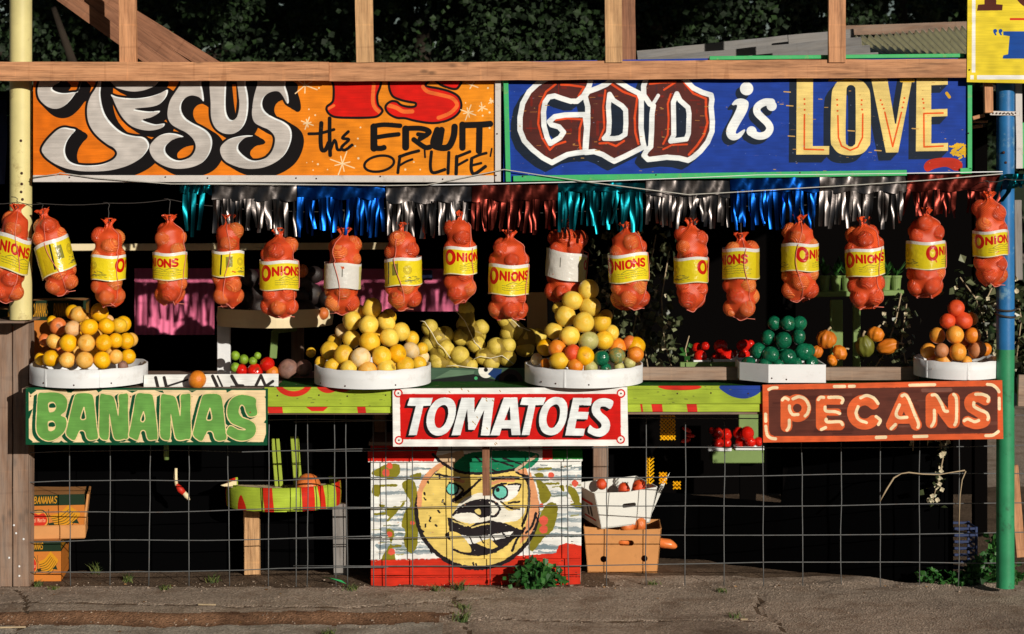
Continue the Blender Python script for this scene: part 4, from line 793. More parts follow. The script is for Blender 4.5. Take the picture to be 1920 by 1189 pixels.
for i, (x0, x1, w, lab) in enumerate(((238, 241, .087, 'raw upright stud in front of the slanting rafters'), (681, 685, .09, 'raw upright stud above the red lettering of the orange sign'), (1149, 1151, .088, 'raw upright stud above the letters of the blue sign where a brown post stands behind'), (1569, 1569, .088, 'raw upright stud in front of the corrugated tin roof'))):
    tag(plank('stud', W(x1, 117.5, -.05), W(x0, -90, -.05), w, .04, M['lumber_pale' if i in (1, 2) else 'lumber'], rough=.0015, seed=10 + i), lab, 'stud', 'upright studs standing on the crossbeam')
tag(plank('brown_post', W(1178, 122, .06), W(1176, -90, .06), .075, .075, M['lumber_brown'], rough=.002, seed=20), 'brown post close behind the stud over the blue sign', 'post')
for i, (a, b, c, d) in enumerate(((60, -50, 318, 135), (96, -50, 360, 135), (120, -50, 414, 133))):
    tag(plank('rafter', W(a, b, .35 + i * .07), W(c, d, .35 + i * .07), .078, .04, M['lumber_brown'], rough=.0015, seed=30 + i), ('lowest of the three slanting rafters behind the stud', 'middle one of the three slanting rafters behind the stud', 'uppermost of the three slanting rafters behind the stud')[i], 'rafter', 'slanting rafters')

# ------------------------------------------------------------------ painted signs
def panel(p, name, label, quad, Y, mat, th=.018, trims=(), nails=(), cat='sign'):
    c = [W(x, y, Y) for x, y in quad]; ce = sum(c, Vector()) / 4; t = thing(name, label, cat, (ce.x, Y, min(q.z for q in c)))
    m = MB(); nx = 30
    vs = []; fs = []
    for j in range(2):
        for i in range(nx + 1):
            q = c[0].lerp(c[1], i / nx) if j == 0 else c[3].lerp(c[2], i / nx); vs.append(Vector((q.x, Y + .0025 * math.sin(i * .35 + px_seed(name)), q.z)))
    bk = [v + Vector((0, th, 0)) for v in vs]; n = nx + 1
    for i in range(nx): fs.append((i, i + 1, n + i + 1, n + i))
    m.add(vs, fs)
    b0 = len(m.v); m.add(bk, [tuple(reversed(f)) for f in fs])
    for i in range(nx): m.f.append((i, b0 + i, b0 + i + 1, i + 1)); m.f.append((n + i, n + i + 1, b0 + n + i + 1, b0 + n + i)); m.mi += [0, 0]
    m.f.append((0, n, b0 + n, b0)); m.f.append((nx, b0 + nx, b0 + n + nx, n + nx)); m.mi += [0, 0]
    o = m.build('sign_board', mat, t); p.uv(o, Y)
    for (a, b, w, mt) in trims:
        plank('trim_strip', W(*a, Y - .008), W(*b, Y - .008), w, .012, mt, t, bev=.002)
    for (x, y) in nails: MB().lathe([(0, .002), (.0035, .0015), (.0045, -.002)], 8, W(x, y, Y - .016 if trims else Y - .004), rot=Matrix.Rotation(R(90), 3, 'X')).build('nail', M['nail'], t, smooth=True)
    return t
def px_seed(n): return sum(map(ord, n)) % 7
def imat(name, p, **kw): return m_paint_img(name, p.image(name), **kw)
P_J = sign_jesus(); P_G = sign_god()
sj = panel(P_J, 'scripture_sign', 'orange hand painted sign reading Jesus is the fruit of life', [(62, 116), (938, 118), (938, 338), (62, 338)], .0, imat('orange_sign_paint', P_J, wear=.35, wearc=(.5, .22, .06)), trims=[((62, 335), (926, 335.5), .036, M['white_trim']), ((933.5, 118), (933.5, 341), .031, M['white_trim'])], nails=[(310, 332), (389, 334), (555, 334), (593, 335), (713, 331), (932, 251), (930, 329), (130, 333), (830, 336)])
sg = panel(P_G, 'scripture_sign', 'blue hand painted sign reading God is love with a green border', [(944, 116), (1822, 101), (1822, 322), (944, 341)], .0, imat('blue_sign_paint', P_G, wear=.6, wearc=(.45, .30, .14)),
           trims=[((962, 335), (1700, 324), .03, M['green_trim']), ((1800, 321), (1822, 320), .03, M['green_trim']), ((947.5, 118), (953, 341), .026, M['green_trim']), ((1818, 155), (1818, 318), .024, M['green_trim']), ((1330, 109), (1808, 104), .02, M['green_trim'])], nails=[(980, 331), (1230, 328), (1500, 324), (1816, 250)])
P_B = sign_bananas(); P_T = sign_tomatoes(); P_P = sign_pecans()
panel(P_B, 'produce_sign', 'green and cream sign reading BANANAS', [(48, 727), (502, 729), (501, 835), (48, 834)], -.022, imat('bananas_sign_paint', P_B, grain=False))
panel(P_T, 'produce_sign', 'red and white sign reading TOMATOES', [(736, 729), (1176, 726), (1178, 836), (737, 837.5)], -.022, imat('tomatoes_sign_paint', P_T, grain=False, wear=.1))
panel(P_P, 'produce_sign', 'orange and brown sign reading PECANS', [(1430, 722), (1879, 713), (1881, 823), (1431, 830)], -.022, imat('pecans_sign_paint', P_P, grain=True))
P_Y = yellow_sign(); panel(P_Y, 'yellow_sign', 'yellow sign with a white border hung across the top of the blue pole', [(1815, -105), (1998, -105), (1998, 158), (1813, 154)], -.06, imat('yellow_sign_paint', P_Y, grain=False), nails=[(1818, 131)])

# ------------------------------------------------------------------ counter
CT = CAM_Z - (726 - HZ) / K                                    # top of the counter covering
ct = thing('display_counter', 'long produce counter with lime green painted front boards', 'counter', (0, .5, 0))
for i, (y0, y1) in enumerate(((.024, .28), (.285, .55), (.555, .82), (.825, 1.1))):
    o = plank('counter_board', (-2.56, (y0 + y1) / 2, CT - .02), (2.56 if i < 2 else 1.95, (y0 + y1) / 2, CT - .02), y1 - y0, .024, M['old_wood'], ct, face=(0, 0, 1), seed=i)
m = MB(); nx = 160; xs = np.linspace(-1.24, 2.5, nx); vs = []; 
for i, x in enumerate(xs):
    for j, y in enumerate(np.linspace(-.004, .62, 22)): vs.append((x, y, CT - .006 + .004 * hnoise(x, y, 30, 2) + (0 if j else -.006)))
m.add(vs, [(i * 22 + j, i * 22 + j + 1, (i + 1) * 22 + j + 1, (i + 1) * 22 + j) for i in range(nx - 1) for j in range(21)]); m.build('turf_cover', M['turf'], ct, smooth=True)
P_F = fascia_paint(); P_V = valance_paint(); mf, mv = imat('fascia_paint', P_F, wear=.7, wearc=(.16, .14, .07)), imat('valance_paint', P_V, wear=.3, wearc=(.2, .1, .06))
for (x0, x1, yt, yb) in ((496, 744, 725.5, 762), (1172, 1436, 723, 757)):
    o = plank('front_board', W(x0, (yt + yb) / 2 + .5, .008), W(x1, (yt + yb) / 2, .008), (yb - yt) / K, .02, mf, ct, bev=.002); P_F.uv(o, 0)
for (x0, x1, yt, yb) in ((496, 740, 763, 774.5), (1172, 1434, 758, 772)):
    o = plank('lower_strip', W(x0, (yt + yb) / 2, .016), W(x1, (yt + yb) / 2 - .5, .016), (yb - yt) / K, .02, mv, ct, bev=.0015, rough=.001, seed=7); P_V.uv(o, 0)
plank('front_rail', (-2.5, .04, CT - .09), (2.5, .04, CT - .09), .11, .035, M['old_wood'], ct)
for x, y_ in ((-2.4, .95), (-.75, .95), (.5, .95), (2.35, .5)): plank('leg', (x, y_, 0), (x, y_, CT - .035), .085, .085, M['old_wood'], ct)
for x, y in ((520, 742), (598, 741), (651, 743), (723, 741), (1270, 738), (1333, 737), (1403, 738)): MB().lathe([(0, .002), (.0035, .0015), (.005, -.002)], 8, W(x, y, -.003), rot=Matrix.Rotation(R(90), 3, 'X')).build('nail', M['nail'], ct, smooth=True)
for (a, b, lab) in ((1196, 1386, 'pinkish weathered rail between the third and the green tomato tray'), (1536, 1722, 'weathered rail behind the turf between the green tomatoes and the last tray')):
    tag(plank('back_rail', W(a, 700.5, .3), W(b, 700, .3), .068, .035, M['rail_wood'], rough=.0015, seed=a), lab, 'rail', 'wooden rails along the back of the turf')
# loose board painted with stripes, on the counter
P_S = stripe_board(); o = plank('striped_board', W(270, 715, .12), W(522, 713, .12), .068, .018, imat('stripe_paint', P_S, grain=False), face=(0, -1, .25), bev=.002); tag(o, 'white board with black brush strokes lying behind the BANANAS sign', 'board'); P_S.uv(o, .12)

# ------------------------------------------------------------------ fence panels
def fence(label, xs, ys, Y, x0, x1, y0, y1, sd_):
    t = thing('wire_panel', label, 'wire fence', W((x0 + x1) / 2, y1, Y), 'welded wire panels under the counter'); rn = random.Random(sd_)
    for x in xs:
        pts = [W(x + 7 * (q - .5) * hnoise(x, 1, .13) + rn.uniform(-1, 1), y0 + (y1 - y0) * q, Y + rn.uniform(-.002, .002)) for q in np.linspace(0, 1, 7)]; MB().tube(pts, .0028, 6).build('vertical_wire', M['metal'], t, smooth=True)
    for y in ys:
        pts = [W(x0 + (x1 - x0) * q, y(q) + 2 * math.sin(q * 9 + sd_ * 2 + y(0)) + rn.uniform(-.8, .8), Y - .006 + rn.uniform(-.002, .002)) for q in np.linspace(0, 1, 12)]; MB().tube(pts, .0028, 6).build('horizontal_wire', M['metal'], t, smooth=True)
    return t
hy = lambda a, b: (lambda q: a + (b - a) * q)
fence('rusty wire panel under the BANANAS sign, overlapped at its tomatoes end', [-20, 55, 131, 206, 281, 354, 428, 504, 577, 650, 724], [hy(905, 897), hy(963, 952), hy(1018, 1006), hy(1076, 1064), hy(848, 843), hy(794, 786)], .3, -20, 728, 770, 1100, 1)
fence('rusty wire panel running from the face board to the green pole', [555, 628, 700, 773, 847, 920, 992, 1065, 1138, 1211, 1285, 1358, 1431, 1504, 1577, 1651, 1724, 1798, 1871, 1945], [hy(898, 888), hy(953, 944), hy(1009, 999), hy(1063, 1053), hy(845, 835), hy(789, 780), hy(1106, 1102)], .305, 550, 1950, 770, 1104, 2)
st = tag(plank('stake', W(912, 926, .14), W(911, 838, .12), .038, .09, M['lumber_brown'], rough=.001, seed=40), 'short brown wooden stake hanging over the painted face', 'stake')

# ------------------------------------------------------------------ painted face cabinet
P_A = face_board(); YF = .36
fb = thing('painted_cabinet', 'low cabinet with a big yellow cartoon face in a cap painted on its front', 'cabinet', W(892, 1098, YF))
mfa = imat('face_paint', P_A, wear=.5, wearc=(.45, .3, .16)); c = [W(695, 836, YF), W(1090, 836, YF), W(1092, 1060, YF), W(697, 1062, YF)]
o = MB().box(((c[0].x + c[1].x) / 2, YF + .011, (c[0].z + c[2].z) / 2), (c[1].x - c[0].x, .022, c[0].z - c[2].z), bev=.002).build('front_panel', mfa, fb); P_A.uv(o, YF)
for i, (a, b) in enumerate(((1048, 1077), (1078.5, 1099))):
    o = plank('base_board', W(695, (a + b) / 2 + 1, YF - .012), W(1088, (a + b) / 2 - 1, YF - .012), (b - a) / S(YF), .022, mfa, fb, rough=.0015, seed=i + 50, bev=.002); P_A.uv(o, YF)
o = plank('top_board', W(690, 856, YF - .012), W(1092, 854, YF - .012), .06, .022, mfa, fb, bev=.002); P_A.uv(o, YF)
for x in (c[0].x + .012, c[1].x - .012): MB().box((x, YF + .24, (c[0].z) / 2), (.022, .42, c[0].z), bev=.002).build('side_panel', M['old_wood'], fb)
MB().box(((c[0].x + c[1].x) / 2, YF + .23, c[0].z + .012), (c[1].x - c[0].x + .02, .47, .02), bev=.002).build('cabinet_top', M['old_wood'], fb)

# ------------------------------------------------------------------ added shell of the stall, near-black in place of shade
sh = thing('added_stall_shell', 'near-black stall shell and flat roof added to keep the light out', 'stall', (0, 3.3, 0))
MB().box((0, 1.95, 2.62), (6.6, 3.6, .03)).build('roof', M['unlit_black'], sh)
MB().box((0, 3.75, 1.3), (6.6, .03, 2.6)).build('back_wall', M['unlit_black'], sh)
MB().box((-3.3, 2.0, 1.3), (.03, 3.4, 2.6)).build('side_wall', M['unlit_black'], sh)
ts = thing('shade_sheet', 'black sheet added beneath the counter in place of deep shade', 'shade sheet', (0, .9, 0)); m = MB()  # added sheet in place of the unlit depth under the counter
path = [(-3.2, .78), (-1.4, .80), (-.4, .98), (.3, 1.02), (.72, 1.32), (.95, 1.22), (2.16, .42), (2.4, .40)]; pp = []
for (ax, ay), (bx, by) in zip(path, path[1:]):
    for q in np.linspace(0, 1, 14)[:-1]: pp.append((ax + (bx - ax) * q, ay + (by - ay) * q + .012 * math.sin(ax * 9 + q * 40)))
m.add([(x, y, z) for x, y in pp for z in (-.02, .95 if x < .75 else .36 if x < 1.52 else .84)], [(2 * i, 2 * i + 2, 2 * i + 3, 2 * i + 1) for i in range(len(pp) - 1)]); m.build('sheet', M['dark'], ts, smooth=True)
# tin roof of the shed behind
rf = thing('shed_roof', 'shed roof behind the blue sign with tin sheet and grey boards', 'roof', (3, 2.4, 2.6))
m = MB(); a0, a1, b0, b1 = W(1600, 72, 1.6), W(1850, 62, 1.6), W(1660, 118, .5), W(1850, 112, .5)
nx = 160; tl, tr, bl, br = W(1590, 74, 1.9), W(1838, 50, 1.9), W(1648, 122, .4), W(1900, 122, .4)
m.add([(tl.lerp(tr, i / nx) if j == 0 else bl.lerp(br, i / nx)) + Vector((0, 0, .02 * math.sin(i * 2 * math.pi * 20 / nx))) for i in range(nx + 1) for j in range(2)], [(2 * i, 2 * i + 2, 2 * i + 3, 2 * i + 1) for i in range(nx)]); m.build('tin_sheet', M['roof_tin'], rf, smooth=True)
for i, (p0, p1, w) in enumerate((((1196, 114), (1478, 85), .112), ((1479, 85), (1602, 73), .112), ((1205, 128), (1616, 88), .112), ((1230, 140), (1632, 103), .112), ((1330, 146), (1648, 117), .112))): plank('roof_board', W(*p0, .9 - i * .13), W(*p1, .9 - i * .13), w, .014, M['roof_gray'], rf, rough=.004, seed=60 + i)
plank('fascia', W(1580, 58, 2.0), W(1850, 48, 2.0), .06, .03, M['old_wood'], rf, rough=.003, seed=66)
for x in (1480, 1840): plank('roof_post', (W(x, 0, 1.9).x, 1.95, 0), (W(x, 0, 1.9).x, 1.95, 2.5), .08, .08, M['unlit_black'], rf)
# ------------------------------------------------------------------ shared fruit shapes
def fruit_mesh(name, seed, kind='round'):
    rn = random.Random(seed); o = Vector((rn.random() * 9, rn.random() * 9, 0))
    from mathutils import noise as nz
    def fn(v):
        q = 1 + .035 * nz.noise(v * 1.3 + o) + .008 * nz.noise(v * 5 + o)
        if v.z > .8: q -= .10 * ((v.z - .8) / .2) ** 2
        return q
    m = MB().ball((0, 0, 0), 1, 20, 13, sc=(1, 1, .95 + .04 * rn.random()), fn=fn)
    me = bpy.data.meshes.new(name); me.from_pydata(m.v, [], m.f); me.materials.append(FR['y']); me.polygons.foreach_set('use_smooth', [True] * len(me.polygons)); return me
FM = [fruit_mesh('fruit', i) for i in range(5)]
def fruit(name, c, r, mat, label, cat, group, rn, mesh=None):
    o = inst(mesh or rn.choice(FM), name, None, c, Euler((rn.uniform(-1.7, 1.7), rn.uniform(-1.7, 1.7), rn.uniform(0, 6.28))), (r * 1.07 * rn.uniform(.97, 1.06), r * 1.07, r * 1.07 * rn.uniform(.92, 1.03)), mat); return tag(o, label, cat, group)
ORD = ['first', 'second', 'third', 'fourth', 'fifth', 'sixth', 'seventh', 'eighth', 'ninth', 'tenth', 'eleventh', 'twelfth']
def tray(label, xl, xr, py_l, py_f, h, Yc, nails, seams, flat=None, tilt=2.2, mat=None):
    s = S(Yc); Rr = (xr - xl) / 2 / s; cx = ((xl + xr) / 2 - 960) / s; z0 = CAM_Z - (py_l - HZ) / s; mat = mat or M['white']
    t = thing('fruit_tray', label, 'tray', (cx, Yc, z0), 'round white fruit trays on the counter'); Rx = Matrix.Rotation(R(tilt), 3, 'X')
    if flat: loop = flat
    else: loop = [(Rr * math.cos(a), Rr * math.sin(a)) for a in np.linspace(0, 2 * math.pi, 65)[:-1]]
    n = len(loop); rn = random.Random(int(xl)); m = MB(); vs = []
    for q, z in ((1, 0), (1, h * .5), (1, h), (.965, h), (.965, .012)):
        for i, (x, y) in enumerate(loop): vs.append(Rx @ Vector((x * q, y * q, z + (.002 * math.sin(i * 1.3) if z == h else 0))) + Vector((cx, Yc, z0)))
    m.add(vs, [(j * n + i, j * n + (i + 1) % n, (j + 1) * n + (i + 1) % n, (j + 1) * n + i) for j in range(4) for i in range(n)]); m.build('rim', mat, t, smooth=not flat)
    m = MB(); m.add([Rx @ Vector((x * .985, y * .985, z)) + Vector((cx, Yc, z0)) for z in (.001, .013) for x, y in loop], [tuple(range(n)), tuple(range(n, 2 * n))[::-1]]); m.build('tray_floor', M['old_wood'], t)
    for px in nails:
        x = (px - 960) / s - cx; 
        y = -math.sqrt(max(0, Rr ** 2 - x * x)) if not flat else min(b for a, b in flat)
        p = Rx @ Vector((x, y * 1.002, .018 + rn.uniform(-.004, .006))) + Vector((cx, Yc, z0)); MB().ball(p, .0045, 8, 5, sc=(1, .6, 1)).build('nail', M['nail'], t, smooth=True)
    for px in seams:
        x = (px - 960) / s - cx; y = -math.sqrt(max(0, Rr ** 2 - x * x)) if not flat else min(b for a, b in flat)
        a = math.atan2(y, x); r3 = Matrix.Rotation(a + R(90), 3, 'Z'); p = Rx @ Vector((x, y, h * .5)) + Vector((cx, Yc, z0)); MB().box(p, (.012, .004, h * .98), rot=r3, bev=.001).build('rim_lap', mat, t)
    return t, (cx, Yc, z0)
ROWN = {1: ['only row'], 2: ['bottom row', 'top row'], 3: ['bottom row', 'middle row', 'top row'], 4: ['bottom row', 'second row up', 'third row up', 'top row'], 5: ['bottom row', 'second row up', 'third row up', 'fourth row up', 'top row'], 6: ['bottom row', 'second row up', 'third row up', 'fourth row up', 'fifth row up', 'top row']}
def pile(frame, rows, Yc, cat, name, where, group, seed, rmax=84):
    """rows run from the bottom up; each item is (u, v, diameter, colour[, 'b' when it lies behind the front ring])"""
    ox, oy, sc = frame; rn = random.Random(seed); out = {}
    for ri, row in enumerate(rows):
        fr = [q for q in row if len(q) < 5]; xs_ = [ox + q[0] / sc for q in fr]; c = (min(xs_) + max(xs_)) / 2; Rg = max((max(xs_) - min(xs_)) / 2, .1); dpx = sum(q[2] for q in fr) / len(fr) / sc
        for k, q in enumerate(sorted(row, key=lambda q: q[0])):
            px, py, d = ox + q[0] / sc, oy + q[1] / sc, q[2] / sc; dx = min(1, abs(px - c) / Rg)
            Rw = min(Rg, rmax) / 353; Y = Yc - Rw * math.sqrt(max(0, 1 - dx * dx)) if len(q) < 5 else Yc + (.02 + .45 * Rw)
            p = W(px, py, Y); r = d / 2 / S(Y); w = FRW[q[3]]
            if len(row) == 1: lab = '%s %s alone at the very top of the pile %s' % (w, cat, where)
            else: lab = '%s %s %s, %s, %s from the yellow pole' % (w, cat, where, ROWN[len(rows)][ri], ORD[k])
            o = fruit(name, p, r, FR[q[3]], lab, cat, group, rn); out[(ri, k)] = (o, p, r)
    return out
# tray 1: golden fruit
tray('widest white tray standing above the BANANAS sign', 58, 276, 714, 728, .094, .2, [101, 161, 226], [105, 208])
p1 = pile((50, 550, 6.258), [
    [(170, 770, 150, 'y'), (285, 765, 190, 'y'), (475, 785, 185, 'p'), (680, 785, 192, 'p'), (885, 785, 195, 'y'), (1045, 745, 165, 'p'), (1190, 745, 172, 'y'), (590, 700, 150, 'p', 'b'), (800, 705, 150, 'y', 'b'), (1130, 855, 120, 'u'), (380, 690, 150, 'd', 'b'), (1000, 690, 150, 'p', 'b')],
    [(205, 545, 130, 'd'), (320, 565, 178, 'p'), (490, 585, 195, 'y'), (700, 585, 190, 'p'), (905, 580, 190, 'y'), (1045, 555, 168, 'y'), (1170, 560, 178, 'y'), (1228, 545, 150, 'p', 'b'), (600, 500, 150, 'y', 'b'), (820, 500, 150, 'p', 'b')],
    [(300, 330, 130, 'y', 'b'), (370, 388, 190, 'd'), (540, 415, 180, 'k'), (732, 400, 192, 'y'), (940, 385, 185, 'y'), (1085, 378, 175, 'v'), (1130, 362, 180, 'y', 'b'), (640, 330, 150, 'y', 'b')],
    [(540, 222, 165, 'y', 'b'), (605, 250, 185, 'p'), (735, 300, 130, 'p', 'b'), (855, 225, 200, 'y'), (960, 320, 130, 'k', 'b')]], .2, 'grapefruit', 'grapefruit', 'over BANANAS', 'golden grapefruit piled in the tray above the BANANAS sign', 1)
tray('white tray of pale fruit between the BANANAS and TOMATOES signs', 590, 808, 716, 731, .096, .2, [607, 655, 747], [])
p2 = pile((580, 530, 5.6625), [
    [(120, 845, 120, 'v'), (245, 885, 172, 'v'), (420, 915, 175, 'w'), (620, 935, 190, 'p'), (820, 910, 190, 'w'), (1015, 880, 185, 'v'), (1165, 862, 150, 'v'), (1205, 792, 130, 'h', 'b'), (520, 850, 150, 'v', 'b'), (930, 850, 150, 'p', 'b')],
    [(215, 722, 190, 'v'), (365, 768, 202, 'v'), (545, 798, 205, 'h'), (765, 782, 205, 'v'), (935, 755, 182, 'y'), (1078, 720, 180, 'h'), (1195, 705, 130, 'v', 'b'), (265, 630, 150, 'v', 'b'), (650, 700, 160, 'v', 'b')],
    [(345, 515, 150, 'h', 'b'), (450, 600, 192, 'w'), (640, 632, 215, 'v'), (850, 585, 200, 'w'), (975, 522, 182, 'w'), (1090, 595, 150, 'v', 'b'), (740, 540, 150, 'v', 'b')],
    [(450, 402, 205, 'w'), (628, 450, 205, 'w'), (815, 422, 196, 'w'), (845, 362, 165, 'v', 'b'), (520, 310, 140, 'p', 'b')],
    [(665, 272, 212, 'w')]], .2, 'grapefruit', 'grapefruit', 'beside TOMATOES', 'pale grapefruit piled in the tray beside the TOMATOES sign', 2)
# broken skin showing dried flesh on one fruit
def gash(entry, mat, seed, size=.62, name='flesh'):
    o, p, r = entry; rn = random.Random(seed); d = (Vector((0, -CAM_D, CAM_Z)) - p).normalized(); x = d.cross(Vector((0, 0, 1))).normalized(); y = x.cross(d)
    m = MB(); n = 26; ring = []
    for i in range(n):
        a = 2 * math.pi * i / n; q = size * (1 + .28 * math.sin(5 * a + seed) + rn.uniform(-.08, .08)); h = math.sqrt(max(0, 1.03 ** 2 - q * q)); ring.append((x * q * math.cos(a) + y * (.1 + q * .75 * math.sin(a)) + d * h) * r)
    cen = d * r * .99; m.add([v for v in ring] + [v * .9 + d * r * .02 for v in ring] + [cen], [(i, (i + 1) % n, n + (i + 1) % n, n + i) for i in range(n)] + [(n + i, n + (i + 1) % n, 2 * n) for i in range(n)])
    q = m.build(name, mat, None); q.parent = o; q.matrix_parent_inverse = o.matrix_basis.copy().inverted(); q.matrix_basis = Matrix.Translation(p)
    return q
k = [k for k, v in p2.items() if k[0] == 1]; e = min((p2[q] for q in k), key=lambda e: abs(e[1].x - W(580 + 765 / 5.6625, 700, .0).x)); gash(e, M['flesh'], 3); e[0]['label'] = 'straw yellow grapefruit with torn skin showing brown dried flesh'
tray('white tray of mixed citrus tipped over the top edge of the TOMATOES sign', 984, 1205, 714, 731, .094, .2, [1014, 1040, 1100], [1056])
p3 = pile((970, 510, 5.168), [
    [(185, 845, 110, 'h'), (270, 890, 100, 'o'), (405, 862, 182, 'v'), (565, 912, 150, 'o'), (710, 930, 130, 't'), (855, 935, 105, 'g'), (985, 925, 100, 't'), (1085, 882, 115, 't'), (480, 850, 140, 'd', 'b')],
    [(270, 732, 155, 'y'), (385, 745, 168, 'o'), (540, 782, 155, 'r'), (655, 815, 172, 'y'), (815, 835, 145, 'g'), (965, 812, 155, 'm'), (970, 730, 175, 'o', 'b'), (1145, 800, 152, 'o'), (1150, 718, 175, 'y', 'b'), (1090, 690, 140, 'd', 'b')],
    [(355, 572, 168, 'w'), (505, 622, 192, 'w'), (690, 672, 190, 't'), (840, 662, 178, 'v'), (912, 592, 145, 'w', 'b'), (700, 590, 130, 'v', 'b')],
    [(400, 352, 120, 'w', 'b'), (465, 430, 192, 'w'), (645, 490, 192, 'w'), (815, 487, 182, 'v'), (860, 425, 120, 'w', 'b')],
    [(535, 277, 188, 'w'), (705, 337, 198, 'w')],
    [(690, 172, 190, 'w')]], .2, 'grapefruit', 'grapefruit', 'over TOMATOES', 'citrus heaped in the tray above the TOMATOES sign', 3)
for px_, cat_, mat_ in ((405, 'v', 'flesh_o'), (540, 'r', 'flesh_o')):
    e = min((v for q, v in p3.items() if q[0] in (0, 1)), key=lambda e: abs(e[1].x - W(970 + px_ / 5.168, 700, 0).x) + (0 if e[0].material_slots[0].material == FR[cat_] else 9)); gash(e, M[mat_], px_, .6)
    e[0]['label'] = 'halved orange with its cut face showing near the front of the tray' if px_ == 405 else 'peeled red orange lying between two yellow fruits'
# tray 4: eight sided box with green tomatoes
s4 = S(.2); fl = [((x - 1462) / s4, y) for x, y in ((1386, -.02), (1434, -.16), (1540, -.16), (1540, .26), (1434, .30), (1386, .2))]
tray('small straight sided white tray of green tomatoes near the PECANS sign', 1384, 1540, 711.5, 720, .094, .2, [1440, 1467], [], flat=fl, tilt=1.2)
p4 = pile((1200, 540, 3.717), [
    [(755, 535, 110, 'g'), (870, 540, 100, 'g'), (965, 545, 90, 'g'), (1195, 525, 105, 'g'), (1090, 530, 90, 'g')],
    [(825, 440, 105, 'g'), (910, 465, 110, 'g'), (1030, 482, 112, 'g'), (1140, 446, 118, 'g'), (1175, 435, 90, 'g', 'b'), (970, 420, 100, 'g', 'b')],
    [(893, 345, 98, 'g'), (1000, 366, 116, 'g'), (1105, 338, 100, 'g')],
    [(935, 245, 92, 'g', 'b'), (1033, 247, 104, 'g'), (1112, 246, 98, 'g')]], .19, 'green tomato', 'green_tomato', 'beside PECANS', 'green tomatoes piled in the straight sided tray', 4, 18)
tray('smallest white tray, against the blue and green pole over the PECANS sign', 1714, 1876, 702.5, 714, .092, .24, [1798], [1728, 1798])
p5 = pile((1500, 540, 3.717), [
    [(1000, 512, 112, 'n'), (1160, 515, 80, 'n'), (930, 500, 90, 'd')],
    [(895, 440, 105, 'n'), (985, 436, 98, 'q'), (1100, 448, 122, 'n'), (1235, 430, 126, 'q'), (1290, 430, 90, 'o', 'b'), (1140, 385, 100, 'd', 'b')],
    [(958, 332, 108, 'n'), (1080, 327, 120, 'n'), (1203, 332, 112, 'o')],
    [(1030, 232, 104, 'r'), (1140, 226, 120, 'r'), (1192, 216, 95, 'o', 'b')],
    [(1088, 142, 112, 'r')]], .24, 'orange', 'orange', 'over PECANS', 'oranges piled in the smallest white tray', 5)
m = MB(); rs = random.Random(5); tcx, tcz = W(1795, 690, .24).x, W(1795, 683, .24).z
for i in range(160):
    a, q = rs.uniform(0, 6.28), rs.uniform(.05, .21); p = Vector((tcx + q * math.cos(a), .24 + q * math.sin(a), tcz + rs.uniform(-.01, .012))); d = Vector((rs.uniform(-1, 1), rs.uniform(-1, 1), rs.uniform(-.2, .3))) * .03; m.tube([p, p + d], .0014, 3)
m = m.build('straw', M['stem']); tag(m, 'loose straw packed under the oranges in the smallest tray', 'straw', kind='stuff')
fruit('orange', W(370, 712, .05), 16 / S(.05), FR['o'], 'single orange resting alone on the striped white board', 'orange', None, random.Random(3))

# ------------------------------------------------------------------ onion bags
P_OL = onion_label(); P_OW = onion_label_white(); LAB = {'y': m_paint_img('onion_band', P_OL.image('onion_band'), 'REPEAT', rough=.26, grain=False, bump=.7, spec=.4, rand=.25), 'w': m_paint_img('onion_band_turned', P_OW.image('onion_band_turned'), 'REPEAT', rough=.26, grain=False, bump=.7, spec=.4, rand=.25)}
ball_me = []
for i in range(3):
    from mathutils import noise as nz
    m = MB().ball((0, 0, 0), 1, 16, 11, fn=lambda v, i=i: 1 + .05 * nz.noise(v * 1.4 + Vector((i * 3, 1, 2))) + (.10 * (v.z - .8) if v.z > .8 else 0)); me = bpy.data.meshes.new('onion'); me.from_pydata(m.v, [], m.f); me.materials.append(M['onion_a']); me.polygons.foreach_set('use_smooth', [True] * len(me.polygons)); ball_me.append(me)
def pack(n, Rb, H, seed, r0, r1):
    rn = random.Random(seed); r = np.array([rn.uniform(r0, r1) for _ in range(n)]); P = np.array([[rn.uniform(-Rb * .5, Rb * .5), rn.uniform(-Rb * .5, Rb * .5), H * (i + .5) / n] for i in range(n)])
    for it in range(500):
        P[:, 2] -= .0012
        for _ in range(2):
            d = P[:, None] - P[None]; D = np.linalg.norm(d, axis=2) + 1e-9; ov = np.clip((r[:, None] + r[None]) * .965 - D, 0, None); np.fill_diagonal(ov, 0); P += (d / D[..., None] * ov[..., None]).sum(1) * .45
            q = np.hypot(P[:, 0], P[:, 1]); lim = np.maximum(Rb - r, .004); k = np.where(q > lim, lim / (q + 1e-9), 1); P[:, :2] *= k[:, None]; P[:, 2] = np.maximum(P[:, 2], r)
    return P, r
